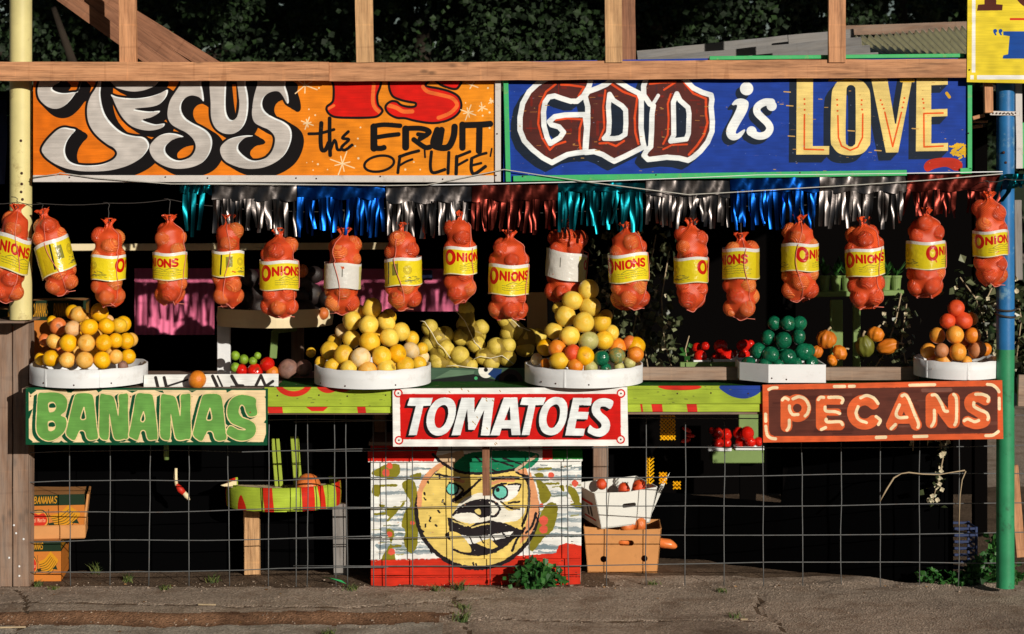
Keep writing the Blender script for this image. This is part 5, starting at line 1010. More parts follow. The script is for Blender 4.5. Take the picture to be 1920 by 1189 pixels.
def onion_bag(i, xt, yt, xb, yb, wpx, ly0, ly1, uoff, Y, label, lab='y', mix='a', seam=None, lt=0):
    s = S(Y); top = W(xt, yt, Y); bot = W(xb, yb, Y); H = (top - bot).length; lean = math.atan2(bot.x - top.x, top.z - bot.z); Rb = wpx / 2 / s
    t = thing('onion_bag', label, 'onion bag', top, 'net bags of onions hung along the wire'); t.rotation_euler = (0, lean, 0) ; t.rotation_euler = Euler((0, -lean, 0)); rn = random.Random(100 + i)
    Hb = H - .035; n = int(Rb ** 2 * Hb * 4700) ; P, r = pack(n, Rb * .99, Hb, 40 + i, .041, .049)
    k = (Hb - .02) / (P[:, 2] + r).max(); 
    if k < 1: P[:, 2] = P[:, 2] * k + (1 - k) * r
    P[:, 2] = P[:, 2] - H + .012                                          # local: 0 at the tie, negative downwards
    NT_, NZ = 44, 40; th = np.arange(NT_) * 2 * math.pi / NT_; zt, zb = min(-.02, (P[:, 2] + r).max() + .0), -H + .004; zz = np.linspace(zb, zt, NZ); Rm = np.zeros((NZ, NT_))
    for c, ri in zip(P, r):
        for j, z in enumerate(zz):
            a2 = ri * ri - (z - c[2]) ** 2
            if a2 <= 0: continue
            b = c[0] * np.cos(th) + c[1] * np.sin(th); pe = c[0] ** 2 + c[1] ** 2 - b ** 2; ok = a2 > pe; v = np.where(ok, b + np.sqrt(np.maximum(a2 - pe, 0)), 0); Rm[j] = np.maximum(Rm[j], v)
    for j, z in enumerate(zz):
        e_ = min(1, (z - zb) / .05, (zt - z) / .03 + .35); Rm[j] = np.maximum(Rm[j], Rb * (.72 + .03 * math.sin(z * 40 + i)) * math.sqrt(max(0.02, e_)))
    base = Rm.copy()
    for _ in range(5):
        up = np.vstack([Rm[1:], Rm[-1:] * .55]); dn = np.vstack([Rm[:1] * .75, Rm[:-1]]); av = (np.roll(Rm, 1, 1) + np.roll(Rm, -1, 1) + up + dn) / 4; Rm = np.maximum(base * .97, av * .992)
    for j, z in enumerate(zz):
        f = max(0, (z - (zt - .038)) / .038); 
        if f > 0: Rm[j] = Rm[j] * (1 - f) + (.018 + .004 * np.cos(th * 9)) * f; Rm[j] *= 1 + .05 * f * np.cos(th * 11)
    m = MB(); vs = []
    for j, z in enumerate(zz):
        fb = max(0, 1 - (z - zb) / .035); sag = .010 * math.sin(3 * i)
        for a in range(NT_):
            x, y = Rm[j, a] * math.cos(th[a]), Rm[j, a] * math.sin(th[a]); 
            vs.append((x * (1 + .15 * fb), y * (1 - .75 * fb), z + fb * .012 * math.cos(2 * th[a] + i)))
    rz = []
    for q, z in ((.016, zt + .014), (.024, zt + .026), (.032, zt + .036)):
        for a in range(NT_): w = q * (1 + .35 * math.cos(7 * th[a] + i)); vs.append((w * math.cos(th[a]), w * math.sin(th[a]) * .8, z + .008 * math.sin(5 * th[a] + 2 * i)))
    J = NZ + 3; m.add(vs, [(j * NT_ + a, j * NT_ + (a + 1) % NT_, (j + 1) * NT_ + (a + 1) % NT_, (j + 1) * NT_ + a) for j in range(J - 1) for a in range(NT_)]); m.f.append(tuple(range(NT_))[::-1]); m.mi.append(0)
    m.build('net', M['onion_net'], t, smooth=True, world=False)
    for c, ri in zip(P, r):
        o = bpy.data.objects.new('onion', rn.choice(ball_me)); link(o); o.parent = t; o.location = c; o.scale = (ri * 1.012,) * 3; o.rotation_euler = (rn.uniform(-.5, .5), rn.uniform(-.5, .5), rn.uniform(0, 6)); o.material_slots[0].link = 'OBJECT'
        o.material_slots[0].material = M['onion_' + rn.choice({'a': 'aaabc', 'b': 'bbbba', 'c': 'ccaab'}[mix])]
    # printed band
    cs = max(.6, math.cos(lean)); z1, z0 = -(ly0 - yt) / s / cs + 0, -(ly1 - yt) / s / cs; sel = (zz > z0 - .01) & (zz < z1 + .01); prof = Rm[sel].max(0) if sel.any() else Rm.max(0); 
    for _ in range(5): prof = np.maximum(prof, (np.roll(prof, 2) + np.roll(prof, -2)) / 2 * 1.0)
    for _ in range(3): prof = (prof + np.roll(prof, 1) + np.roll(prof, -1)) / 3
    prof = prof + .004; m = MB(); vs = []; nzl = 5; circ = 2 * math.pi * prof.mean()
    for j in range(nzl):
        z = z0 + (z1 - z0) * j / (nzl - 1)
        for a in range(NT_ + 1): q = prof[a % NT_] * (1 + .012 * math.sin(j * 2 + a * .9 + i)); vs.append((q * math.cos(th[a % NT_]), q * math.sin(th[a % NT_]), z + lt * math.cos(th[a % NT_]) + .004 * math.sin(th[a % NT_] * 3 + i)))
    m.add(vs, [(j * (NT_ + 1) + a, j * (NT_ + 1) + a + 1, (j + 1) * (NT_ + 1) + a + 1, (j + 1) * (NT_ + 1) + a) for j in range(nzl - 1) for a in range(NT_)])
    o = m.build('label_band', LAB[lab], t, smooth=True, world=False, recalc=False); u = o.data.uv_layers.new(name='UVMap'); o.data.materials[0] = LAB[lab]
    for l in o.data.loops:
        vi = l.vertex_index; j, a = divmod(vi, NT_ + 1); ang = a / NT_
        # the camera looks along +y, so its side is at angle 270 degrees; x to the right means increasing angle there
        uu = ((ang - .75) * (circ * K) / 216 + uoff / 216 + 1.0); u.data[l.index].uv = (uu, j / (nzl - 1))
    # seam string and tie
    a0 = R(270) + (seam if seam is not None else rn.uniform(-.7, .7)); pts = []
    for j in range(NZ - 1, -1, -1):
        a = a0 + .25 * math.sin(zz[j] * 14 + i); q = np.interp((a % (2 * math.pi)), np.append(th, 2 * math.pi), np.append(Rm[j], Rm[j][0])); inb = z0 < zz[j] < z1; q = max(q, prof[int(a / (2 * math.pi) * NT_) % NT_]) if inb else q; fb = max(0, 1 - (zz[j] - zb) / .035)
        pts.append(((q + .004) * math.cos(a), (q + .004) * math.sin(a) * (1 - .6 * fb), zz[j]))
    pts.append((pts[-1][0] + .05 * (1 if i % 2 else -1), pts[-1][1], pts[-1][2] - .005)); MB().tube(pts, .0019, 5).build('drawstring', M['seam'], t, smooth=True, world=False)
    pb = [((Rm[0, a] * 1.17) * math.cos(th[a]), -.25 * Rm[0, a] * abs(math.sin(th[a])) - .006, zb + .012 * math.cos(2 * th[a] + i)) for a in range(22, 45) for a in [a % NT_]]; MB().tube(pb, .0022, 5).build('bottom_seam', M['seam'], t, smooth=True, world=False)
    MB().tube([(0, -.02 + .02 * math.sin(w), -.004 + .0) if False else (.019 * math.cos(w), .016 * math.sin(w), .006) for w in np.linspace(0, 6.283, 14)], .004, 5).build('tie', M['onion_net'], t, smooth=True, world=False)
    return t, top
BAGS = [  # xtop ytop xbot ybot width label-top label-bottom band-offset depth words
 (33, 386, 12, 566, 66, 440, 505, 52, -.13, 'onion bag hanging in front of the pale yellow pole, cut by the picture edge', 'y', 'a', .5, -.02),
 (80, 396, 122, 550, 68, 452, 512, 138, -.02, 'leaning onion bag just beside the pale yellow pole', 'y', 'a', .1, .012),
 (204, 412, 202, 574, 66, 478, 525, 205, .02, 'onion bag with faint print, hanging over the golden grapefruit pile', 'y', 'a', .9, 0),
 (318, 406, 320, 570, 65, 473, 524, 78, .02, 'onion bag in front of the pink cloth on a long knotted wire', 'y', 'a', 1.2, 0),
 (428, 406, 428, 575, 61, 470, 518, 150, .02, 'narrow onion bag with a central drawstring over the white shelf leg', 'y', 'a', 0, 0),
 (523, 430, 524, 594, 73, 488, 543, 44, .02, 'wide onion bag with a white topped band, in front of the avocado shelf', 'y', 'b', 1.3, 0),
 (645, 431, 640, 588, 70, 493, 540, 40, .02, 'onion bag with a whitish turned band, over the pale grapefruit', 'w', 'c', -.3, 0),
 (754, 420, 758, 580, 71, 483, 535, 170, .02, 'onion bag with a gathered top and blue cloth behind', 'y', 'c', -.2, .004),
 (862, 400, 864, 568, 63, 462, 514, 40, .02, 'onion bag whose top touches the foil, hanging above the net sacks', 'y', 'b', 1.0, 0),
 (956, 434, 952, 598, 77, 495, 552, 52, .02, 'fattest onion bag, hanging low in front of the net sacks', 'y', 'b', 1.2, 0),
 (1066, 414, 1058, 566, 78, 472, 524, 55, .34, 'onion bag with a crumpled white band, behind the tallest citrus pile', 'w', 'b', 1.4, -.014),
 (1174, 420, 1182, 579, 76, 475, 528, 64, .02, 'onion bag with two bulging bottom corners beside the tallest citrus pile', 'y', 'a', 1.1, .004),
 (1296, 412, 1296, 582, 65, 482, 530, 215, .02, 'onion bag with its O turned to the edge, beside the dark vine', 'y', 'b', 1.5, .003),
 (1389, 440, 1390, 598, 70, 465, 522, 90, .02, 'lowest hanging onion bag, its band slipped up to the neck', 'y', 'c', .3, 0),
 (1500, 408, 1500, 564, 71, 456, 508, 20, .02, 'tan onion bag over the pile of green tomatoes', 'y', 'c', -.1, 0),
 (1618, 409, 1626, 577, 74, 465, 517, 58, .02, 'onion bag with a pointed lower corner over the gourds', 'y', 'b', .8, .004),
 (1735, 392, 1736, 556, 74, 452, 504, 14, .02, 'bulky onion bag in front of the dark red foil', 'y', 'b', 1.4, 0),
 (1854, 363, 1858, 535, 66, 432, 480, 50, -.13, 'highest onion bag, hanging in front of the blue pole', 'y', 'b', 1.2, .003)]
tops = [onion_bag(i, *b)[1] for i, b in enumerate(BAGS)]
# ------------------------------------------------------------------ wires and foil garland
def wire(name, label, pts, r, mat, cat='wire', group=None, n=5):
    o = MB().tube(pts, r, n).build(name, mat, None, smooth=True); return tag(o, label, cat, group)
rw = random.Random(21)
wpts = []; knots = [(-30, 380), (33, 379), (80, 382), (204, 381), (318, 374), (428, 388), (523, 395), (645, 394), (754, 386), (862, 390), (956, 397), (1066, 396), (1174, 390), (1296, 385), (1389, 386), (1500, 385), (1618, 372), (1735, 352), (1854, 340), (1885, 336), (1940, 334)]
for (ax, ay), (bx, by) in zip(knots, knots[1:]):
    for q in np.linspace(0, 1, 6)[:-1]: x = ax + (bx - ax) * q; Y = -.13 if x < 50 or x > 1850 else .02; wpts.append(W(x, ay + (by - ay) * q + 3 * math.sin(math.pi * q), Y))
wire('hanging_wire', 'thin dark wire from pole to pole carrying the onion bags', wpts, .0022, M['darkwire'])
for i, (tp, b) in enumerate(zip(tops, BAGS)):
    px = b[0]; kx = [k[0] for k in knots]; ky = [k[1] for k in knots]; yw = float(np.interp(px, kx, ky)); p1 = W(px, yw, b[8] if b[8] < .1 else .02); p0 = Vector(tp) + Vector((0, -.012, .012))
    if (p1.z - p0.z) < .02: p1 = p0 + Vector((0, 0, .03))
    pts = [p1 + Vector((-.03, 0, .004)), p1 + Vector((-.008, -.004, .002)), p1 + Vector((.004, 0, -.008))] + [p1.lerp(p0, q) + Vector((rw.uniform(-.003, .003), 0, 0)) for q in (.4, .7)] + [p0, p0 + Vector((.008, -.006, -.022)), p0 + Vector((-.006, -.008, -.03))]
    wire('bag_hook', 'wire hook of the ' + b[9].split(',')[0].replace('onion bag', 'bag'), pts, .0022, M['darkwire'], 'hook', 'wire hooks holding the onion bags')
cp = [(62, 333), (110, 326), (112, 324), (180, 334), (320, 345), (480, 346), (640, 347), (720, 348), (800, 347), (870, 333), (944, 318), (946, 318), (1010, 328), (1100, 341), (1225, 357), (1290, 365), (1368, 361), (1500, 353), (1620, 346), (1740, 338), (1880, 326)]
wire('line_cord', 'pale cord zigzagging below the two scripture signs', [W(x, y, -.03) for x, y in cp], .0028, M['cord'], 'cord')
wire('white_string', 'white string that the foil garland hangs from', [W(x, y, -.012) for x, y in ((325, 345), (400, 344), (560, 346), (720, 348), (885, 346), (1045, 342), (1120, 340), (1280, 334), (1420, 328), (1540, 327), (1700, 325), (1880, 322))], .003, M['white'], 'string')
gl = thing('foil_garland', 'metallic fringe garland in silver, blue, teal and red under the signs', 'garland', W(1100, 345, .0))
def strip_mesh(seed):
    rn = random.Random(seed); m = MB(); L = .22; w = .012; ns = 10; vs = []; ph, am, tw, cu = rn.uniform(0, 6), rn.uniform(.0005, .004), rn.uniform(-.5, .5), rn.uniform(-.012, .012)
    for j in range(ns + 1):
        q = j / ns; ang = tw * q * q + .3 * math.sin(ph + q * 5); cx = am * math.sin(ph + q * 4) * q + cu * q * q; cy = .01 * math.sin(ph * 2 + q * 4) * q; ww = w * (1 - .25 * q)
        for sgn in (-1, 0, 1): vs.append((cx + sgn * ww * math.cos(ang), cy + sgn * ww * math.sin(ang) + (.002 if sgn == 0 else 0), -L * q))
    m.add(vs, [(j * 3 + k, j * 3 + k + 1, j * 3 + k + 4, j * 3 + k + 3) for j in range(ns) for k in (0, 1)]); me = bpy.data.meshes.new('foil_strip'); me.from_pydata(m.v, [], m.f); me.materials.append(F_C['silver']); me.polygons.foreach_set('use_smooth', [True] * len(me.polygons)); return me
SM = [strip_mesh(i) for i in range(12)]
SEG = [(336, 398, 'teal', 346, 95), (398, 556, 'silver', 346, 95), (558, 722, 'blue', 347, 96), (724, 884, 'silver', 350, 98), (885, 1046, 'red', 347, 90), (1046, 1210, 'teal', 343, 92), (1211, 1368, 'silver', 339, 88), (1369, 1536, 'blue', 333, 94), (1537, 1700, 'silver', 331, 96), (1701, 1878, 'red', 328, 82), (1890, 1960, 'teal', 326, 30)]
for si, (x0, x1, c, y, Lp) in enumerate(SEG):
    rn = random.Random(300 + si); m = MB(); nx = 20; vs = []; hh = (30 if c != 'teal' else 18) if c != 'blue' else 26
    for j in range(4):
        for k in range(nx + 1): p = W(x0 + (x1 - x0) * k / nx, y + hh * j / 3 + 2.5 * math.sin(k * .9 + si + j) * j / 3, .0); vs.append(p + Vector((0, .012 * math.sin(k * 1.1 + si * 2 + j * .8) + .006 * rn.uniform(-1, 1), 0)))
    m.add(vs, [(j * (nx + 1) + k, j * (nx + 1) + k + 1, (j + 1) * (nx + 1) + k + 1, (j + 1) * (nx + 1) + k) for j in range(3) for k in range(nx)]); hd = m.build('foil_band', F_C[c], gl, smooth=True)
    x = x0 + 4
    while x < x1 - 3:
        if rn.random() < .93 and not (si in (0,) and rn.random() < .3):
            p = W(x, y + hh - 3, .004); o = bpy.data.objects.new('foil_strip', rn.choice(SM)); link(o); o.parent = hd; o.location = p - org(gl); o.rotation_euler = (rn.uniform(-.05, .05), rn.uniform(-.07, .07) + (rn.uniform(-.3, .3) if rn.random() < .1 else 0), rn.uniform(-.5, .5)); o.scale = (rn.uniform(.6, 1.15), 1, (Lp - hh) / K / .22 * rn.uniform(.82, 1.12)); o.material_slots[0].link = 'OBJECT'; o.material_slots[0].material = F_C[c]
        x += rn.uniform(5, 9) if c != 'teal' or si else 8
# streamers tied to the poles and odds beside them
for (pts, c, lab) in (([(1880, 330), (1872, 352), (1866, 372), (1858, 385)], 'teal', 'teal foil ribbon tied round the blue pole'), ([(1884, 328), (1900, 336), (1890, 362), (1876, 380)], 'teal', 'second teal foil ribbon looped from the blue pole')):
    m = MB(); vs = []
    for k, (x, y) in enumerate(pts): p = W(x, y, -.01); vs += [p + Vector((-.012, .004 * k, 0)), p + Vector((.012, -.004 * k, .006))]
    m.add(vs, [(2 * k, 2 * k + 1, 2 * k + 3, 2 * k + 2) for k in range(len(pts) - 1)]); tag(m.build('foil_ribbon', F_C[c], None, smooth=True), lab, 'ribbon')
for y, lab in ((578, 'upper black strap wound round the blue pole'), (590, 'lower black strap wound round the blue pole')):
    wire('strap', lab, [Vector((W(1885, y, .09).x + .052 * math.cos(w), .09 + .052 * math.sin(w), W(0, y, .09).z + .012 * math.sin(w * 1 + y))) for w in np.linspace(0, 6.6, 22)], .006, M['darkwire'], 'strap')
# slim things right of the blue pole
tag(plank('stub_stud', W(1853, 212, .02), W(1852, 140, .02), .045, .04, M['lumber'], seed=71), 'short stud end under the yellow sign beside the blue pole', 'stud')
tag(plank('white_strip', W(1911, 316, .1), W(1909, 120, .1), .034, .02, M['white_trim'], rough=.002, seed=72), 'flaking white strip hanging beside the blue pole', 'strip')
tag(plank('green_board', W(1925, 316, .13), W(1925, 230, .13), .09, .02, M['green_trim'], seed=73), 'green board end behind the white strip', 'board')
br = thing('bracket', 'pale perforated metal strap from the blue pole to the white strip', 'bracket', W(1885, 212, .03)); plank('strap_bar', W(1856, 212, .03), W(1912, 213, .05), .022, .003, M['white_trim'], br)
for x in range(1862, 1908, 7): MB().lathe([(0, .001), (.004, .001), (.005, -.001)], 8, W(x, 212.3, .027), rot=Matrix.Rotation(R(90), 3, 'X')).build('strap_hole', M['nail'], br)
for i, (y0, y1, a, b) in enumerate(((222, 216, 1823, 1846), (228, 228, 1823, 1852), (238, 236, 1823, 1842))): tag(plank('stick', W(a, y0, .2 + .05 * i), W(b, y1, .2 + .05 * i), (.02, .012, .018)[i], .02, M['lumber'], seed=80 + i), ('upper', 'thin middle', 'lower')[i] + ' stick end poking out beside the blue sign', 'stick', 'stick ends beside the blue sign')
tag(plank('gray_slat', W(1910, 525, .4), W(1908, 375, .4), .04, .02, M['gray_wood'], seed=84), 'grey upright slat behind the blue pole', 'slat')
tag(plank('pink_board', W(1908, 732, .05), W(1975, 734, .05), .165, .03, M['rail_wood'], seed=85), 'pinkish board end beyond the green part of the pole', 'board')
tag(plank('leaning_board', W(1914, 1045, .5), W(1900, 872, .5), .05, .02, M['lumber'], seed=86), 'orange leaning board behind the green part of the pole', 'board')
tag(MB().add([W(-40, 170, .5), W(12, 180, .5), W(14, 260, .48), W(9, 345, .5), W(-40, 350, .5), W(-14, 260, .44)], [(0, 1, 5), (1, 2, 5), (2, 3, 5), (3, 4, 5), (4, 0, 5)]).build('blue_tarp', M['blue_plastic'], None), 'fold of blue tarp behind the pale yellow pole', 'tarp')

# ------------------------------------------------------------------ behind the counter
def cloth(name, label, x0, x1, y0, y1, Y, mat, cat, amp=.02, fr=9):
    m = MB(); nx, nz = 80, 16; a, b = W(x0, y0, Y), W(x1, y1, Y); m.add([(a.x + (b.x - a.x) * i / nx, Y + amp * math.sin(i * fr * .11 + .6 * math.sin(j * .4)) * (.3 + .7 * j / nz), a.z + (b.z - a.z) * j / nz) for j in range(nz + 1) for i in range(nx + 1)], [(j * (nx + 1) + i, j * (nx + 1) + i + 1, (j + 1) * (nx + 1) + i + 1, (j + 1) * (nx + 1) + i) for j in range(nz) for i in range(nx)]); return tag(m.build(name, mat, None, smooth=True), label, cat)
cloth('pink_cloth', 'bright pink cloth hung behind the counter, striped by foil shadows', 252, 402, 503, 628, 1.95, M['pink'], 'cloth', .004)  # both cloths are cut off at the top where the signs' shade would begin
cloth('pink_cloth', 'second pink cloth farther along, behind the pale grapefruit and net sacks', 470, 872, 504, 584, 2.0, M['pink'], 'cloth', .004)
tag(MB().box(W(792, 516, 1.9), (.12, .03, .06), bev=.004).build('blue_box', M['blue_plastic'], None), 'small blue box in front of the pink cloth', 'box')
tag(plank('cream_rail', W(96, 464, 1.0), W(760, 461, 1.0), .04, .03, M['cream'], seed=88), 'cream painted rail high up in the dark behind the onion bags', 'rail')
# avocado shelf
sv = thing('round_shelf', 'round cream topped shelf on a white leg holding avocados', 'shelf', W(516, 703, .62)); c0 = W(516, 580, .66); Rr = .315
m = MB(); m.lathe([(0, c0.z - .012), (Rr - .01, c0.z - .012), (Rr - .01, c0.z)], 40, (c0.x, .66, 0)); m.build('shelf_top', M['old_wood'], sv, smooth=False)
rm = MB(); Mx = [(Rr, -.085), (Rr + .006, -.04), (Rr, .012), (Rr - .01, .012), (Rr - .01, -.085), (Rr, -.085)]; rm.lathe([(a, c0.z + b) for a, b in Mx], 48, (c0.x, .66, 0)); rm.build('shelf_rim', M['cream'], sv, smooth=False)
plank('leg', W(420, 705, .62), W(420, 606, .62), .072, .03, M['white'], sv)
plank('leg', (c0.x + .1, .9, CT - .02), (c0.x + .1, .9, c0.z - .02), .07, .03, M['old_wood'], sv)
plank('brace', W(512, 672, .72), W(516, 620, .72), .04, .02, M['sage'], sv); plank('brace', W(512, 622, .715), W(556, 616, .715), .028, .02, M['sage'], sv)
ra = random.Random(9)
AV = ((470, 522, 34), (482, 548, 34), (462, 560, 36), (486, 576, 32), (448, 580, 30), (548, 512, 34), (572, 530, 36), (590, 515, 30), (560, 556, 36), (586, 552, 38), (600, 575, 34), (572, 580, 34), (545, 584, 32), (520, 560, 36), (505, 530, 36), (612, 560, 28))
for k, (x, y, d) in enumerate(AV): fruit('avocado', W(x, y, .52 + .18 * ra.random()), d / 2 / S(.6), M['avocado'], 'dark avocado in the %s layer on the round shelf, %s from the yellow pole' % (('upper', 'middle', 'lower')[0 if y < 540 else 1 if y < 568 else 2], ORD[sorted(q for q, r_, _ in AV if (0 if r_ < 540 else 1 if r_ < 568 else 2) == (0 if y < 540 else 1 if y < 568 else 2)).index(x)]), 'avocado', 'avocados heaped on the round shelf', ra)
for k, (x, y, d) in enumerate(((566, 508, 24), (606, 588, 22))): fruit('squash', W(x, y, .5), d / 2 / S(.5), FR['d'], ('orange red fruit at the top of the avocado heap', 'orange red fruit at the rim of the avocado shelf')[k], 'fruit', None, ra)
# limes and tomatoes low on the counter
for k, (x, y, d, mt, nm, lab) in enumerate(((441, 667, 17, 'lime_f', 'lime', 'lime beside the white shelf leg, top of the stack'), (457, 674, 18, 'lime_f', 'lime', 'largest lime in the row below the round shelf'), (474, 677, 15, 'lime_f', 'lime', 'lime between the green bracket and the larger lime'), (441, 689, 18, 'lime_f', 'lime', 'lime low against the white shelf leg'), (483, 667, 13, 'lime_f', 'lime', 'smallest lime, half in shade below the round shelf'),
    (453, 695, 22, 'tomato', 'tomato', 'red tomato next to the low lime'), (478, 696, 28, 'tomato', 'tomato', 'red tomato in the middle of the shaded fruit row'), (501, 683, 26, 'tomato', 'tomato', 'red tomato higher than its neighbours under the shelf'), (511, 699, 24, None, 'orange', 'yellow orange fruit at the end of the striped board'), (540, 692, 36, 'u', 'potato', 'dull brown fruit in shade below the round shelf'), (570, 690, 30, 'u', 'potato', 'dull brown fruit in shade nearest the pale grapefruit tray'), (583, 661, 18, 'v', 'lemon', 'yellow lemon catching light beside the pale grapefruit'))):
    fruit(nm, W(x, y, .42), d / 2 / S(.42), M[mt] if mt in M else FR.get(mt, FR['o']), lab, nm, None, ra)
# net sacks in a painted crate
P_C = crate_paint(); cr = thing('painted_crate', 'low crate painted with a car, full of yellow net sacks', 'crate', W(892, 718, .4)); o = plank('crate_front', W(798, 704, .4), W(988, 705, .4), .085, .016, imat('crate_paint', P_C, wear=.3), cr); P_C.uv(o, .4)
a_, b_ = W(798, 704, .4), W(988, 705, .4)
for q in (a_.x, b_.x): MB().box((q, .62, a_.z), (.016, .44, .085), bev=.002).build('crate_side', M['old_wood'], cr)
MB().box(((a_.x + b_.x) / 2, .62, a_.z - .03), (b_.x - a_.x, .42, .014), bev=.002).build('crate_floor', M['old_wood'], cr)
def sack(label, items, Y, seed, seam):
    rn = random.Random(seed); B_ = []; f = lambda u, v: (780 + u / 3.717, 540 + v / 3.717)
    for (u, v, d) in items: p = W(*f(u, v), Y + rn.uniform(-.03, .03)); B_.append((p, d / 2 / 3.717 / S(Y)))
    c = sum((p for p, r in B_), Vector()) / len(B_); t = thing('net_sack', label, 'net sack', c, 'yellow net sacks of fruit in the painted crate')
    NU, NV = 34, 22; F = np.zeros((NV, NU)); dirs = [[Vector((math.sin(math.pi * (j + .5) / NV) * math.cos(2 * math.pi * k / NU), math.sin(math.pi * (j + .5) / NV) * math.sin(2 * math.pi * k / NU), math.cos(math.pi * (j + .5) / NV))) for k in range(NU)] for j in range(NV)]
    for j in range(NV):
        for k in range(NU):
            dv = dirs[j][k]
            for p, r in B_:
                q = p - c; bb_ = q.dot(dv); h2 = r * r - (q.length_squared - bb_ * bb_)
                if h2 > 0: F[j, k] = max(F[j, k], bb_ + math.sqrt(h2))
    F = np.maximum(F, .03); b0 = F.copy()
    for _ in range(3): av = (np.roll(F, 1, 1) + np.roll(F, -1, 1) + np.vstack([F[1:], F[-1:]]) + np.vstack([F[:1], F[:-1]])) / 4; F = np.maximum(b0 * .97, av * .99)
    m = MB(); m.add([c + dirs[j][k] * F[j, k] for j in range(NV) for k in range(NU)] + [c + Vector((0, 0, F[0].mean())), c - Vector((0, 0, F[-1].mean()))], [(j * NU + k, j * NU + (k + 1) % NU, (j + 1) * NU + (k + 1) % NU, (j + 1) * NU + k) for j in range(NV - 1) for k in range(NU)] + [(NV * NU, (k + 1) % NU, k) for k in range(NU)] + [(NV * NU + 1, (NV - 1) * NU + k, (NV - 1) * NU + (k + 1) % NU) for k in range(NU)]); m.build('net', M['net_y'], t, smooth=True)
    for p, r in B_: inst(rn.choice(FM), 'net_fruit', t, p, Euler((rn.uniform(-1, 1), rn.uniform(-1, 1), 0)), r * 1.03, M['potato'])
    pts = [W(*f(u, v), Y - .075) for u, v in seam]; MB().tube(pts, .0024, 5).build('seam_string', M['seam_w'], t, smooth=True)
sack('net sack of yellow fruit nearest the pale grapefruit tray', [(95, 275, 115), (200, 325, 120), (90, 385, 120), (205, 425, 125), (150, 330, 110), (145, 500, 110)], .47, 1, [(25, 228), (60, 235), (110, 310), (150, 385), (190, 420), (240, 490)])
sack('upright net sack in the middle of the painted crate', [(345, 255, 130), (425, 330, 125), (310, 345, 120), (420, 395, 125), (455, 275, 110), (350, 150, 110)], .55, 2, [(270, 150), (340, 230), (375, 305), (410, 380), (455, 425)])
sack('net sack lying low at the front of the painted crate', [(305, 470, 130), (265, 535, 110), (375, 540, 110), (150, 525, 110)], .45, 3, [(210, 545), (280, 540), (340, 550), (430, 560)])
sack('net sack lying low under the fattest onion bag', [(560, 410, 130), (640, 400, 110), (475, 480, 120), (525, 520, 115), (640, 490, 120), (585, 470, 110)], .47, 4, [(405, 495), (450, 475), (520, 490), (600, 470), (680, 530)])
sack('shaded net sack behind the fattest onion bag', [(630, 215, 130), (700, 300, 130), (645, 320, 120), (760, 340, 130), (760, 420, 130), (850, 340, 120)], .6, 5, [(590, 190), (660, 210), (720, 270), (800, 300)])
tag(plank('painted_board', W(1008, 640, .85), W(1006, 548, .85), .115, .02, imat('tan_teal_board', (lambda p: (p.poly((60, 130, 130), [(0, 0), (40, 0), (34, 24), (20, 30), (0, 18)], sm=True), p.poly((190, 110, 70), [(16, 22), (34, 18), (30, 44), (12, 40)], sm=True), p)[-1])(Paint(985, 545, 48, 80, 3, (206, 176, 128))), grain=False)), 'tan and teal painted board behind the fattest onion bag', 'board')
# tomato punnets
shf = thing('green_shelf', 'olive green shelf behind the rail carrying tomato punnets', 'shelf', W(1345, 684, .75)); plank('shelf_board', W(1275, 683, .75), W(1405, 683, .75), .2, .02, M['sage'], shf, face=(0, 0, 1)); plank('shelf_edge', W(1275, 685, .64), W(1405, 684, .64), .035, .015, M['sage'], shf)
for x in (1290, 1395): plank('shelf_leg', W(x, 690, .75), W(x, 760, .75), .05, .03, M['sage'], shf)
def punnet(label, ox, oy, items, Y, seed, where):
    xs_ = [ox + u / 3.717 for u, v, d in items]; yb = max(oy + (v + d / 2) / 3.717 for u, v, d in items); cx = (min(xs_) + max(xs_)) / 2; w = (max(xs_) - min(xs_) + 16) / S(Y); p = W(cx, yb + 2, Y); t = thing('punnet', label, 'punnet', p, 'white punnets of tomatoes'); m = MB(); m.box(p + Vector((0, 0, .004)), (w, .13, .008), bev=.002); m.build('punnet_base', M['white'], t)
    for dy, sz in ((-.065, (w, .004, .022)), (.065, (w, .004, .022))): MB().box(p + Vector((0, dy, .012)), sz, bev=.001).build('punnet_side', M['white'], t)
    for dx in (-w / 2, w / 2): MB().box(p + Vector((dx, 0, .012)), (.004, .13, .022), bev=.001).build('punnet_side', M['white'], t)
    rn = random.Random(seed)
    for k, (u, v, d) in enumerate(items): fruit('tomato', W(ox + u / 3.717, oy + v / 3.717, Y - .03 + .06 * (k % 2)), d / 2 / 3.717 / S(Y) * 1.12, M['tomato'], 'glossy red tomato, %s in the punnet %s' % (('largest and lowest', 'next along', 'upper one', 'half hidden one', 'small one')[k], where), 'tomato', 'tomatoes in white punnets', rn)
punnet('tomato punnet next to the leafy sprig on the green shelf', 1200, 540, [(420, 478, 80), (397, 418, 62), (455, 405, 50)], .72, 1, 'by the leafy sprig')
punnet('middle tomato punnet of three on the green shelf', 1200, 540, [(605, 470, 80), (535, 478, 66), (562, 408, 82)], .72, 2, 'in the middle of the shelf')
punnet('tomato punnet next to the green tomato tray', 1200, 540, [(725, 468, 72), (770, 388, 46), (722, 402, 80), (660, 455, 44)], .72, 3, 'next to the green tomatoes')
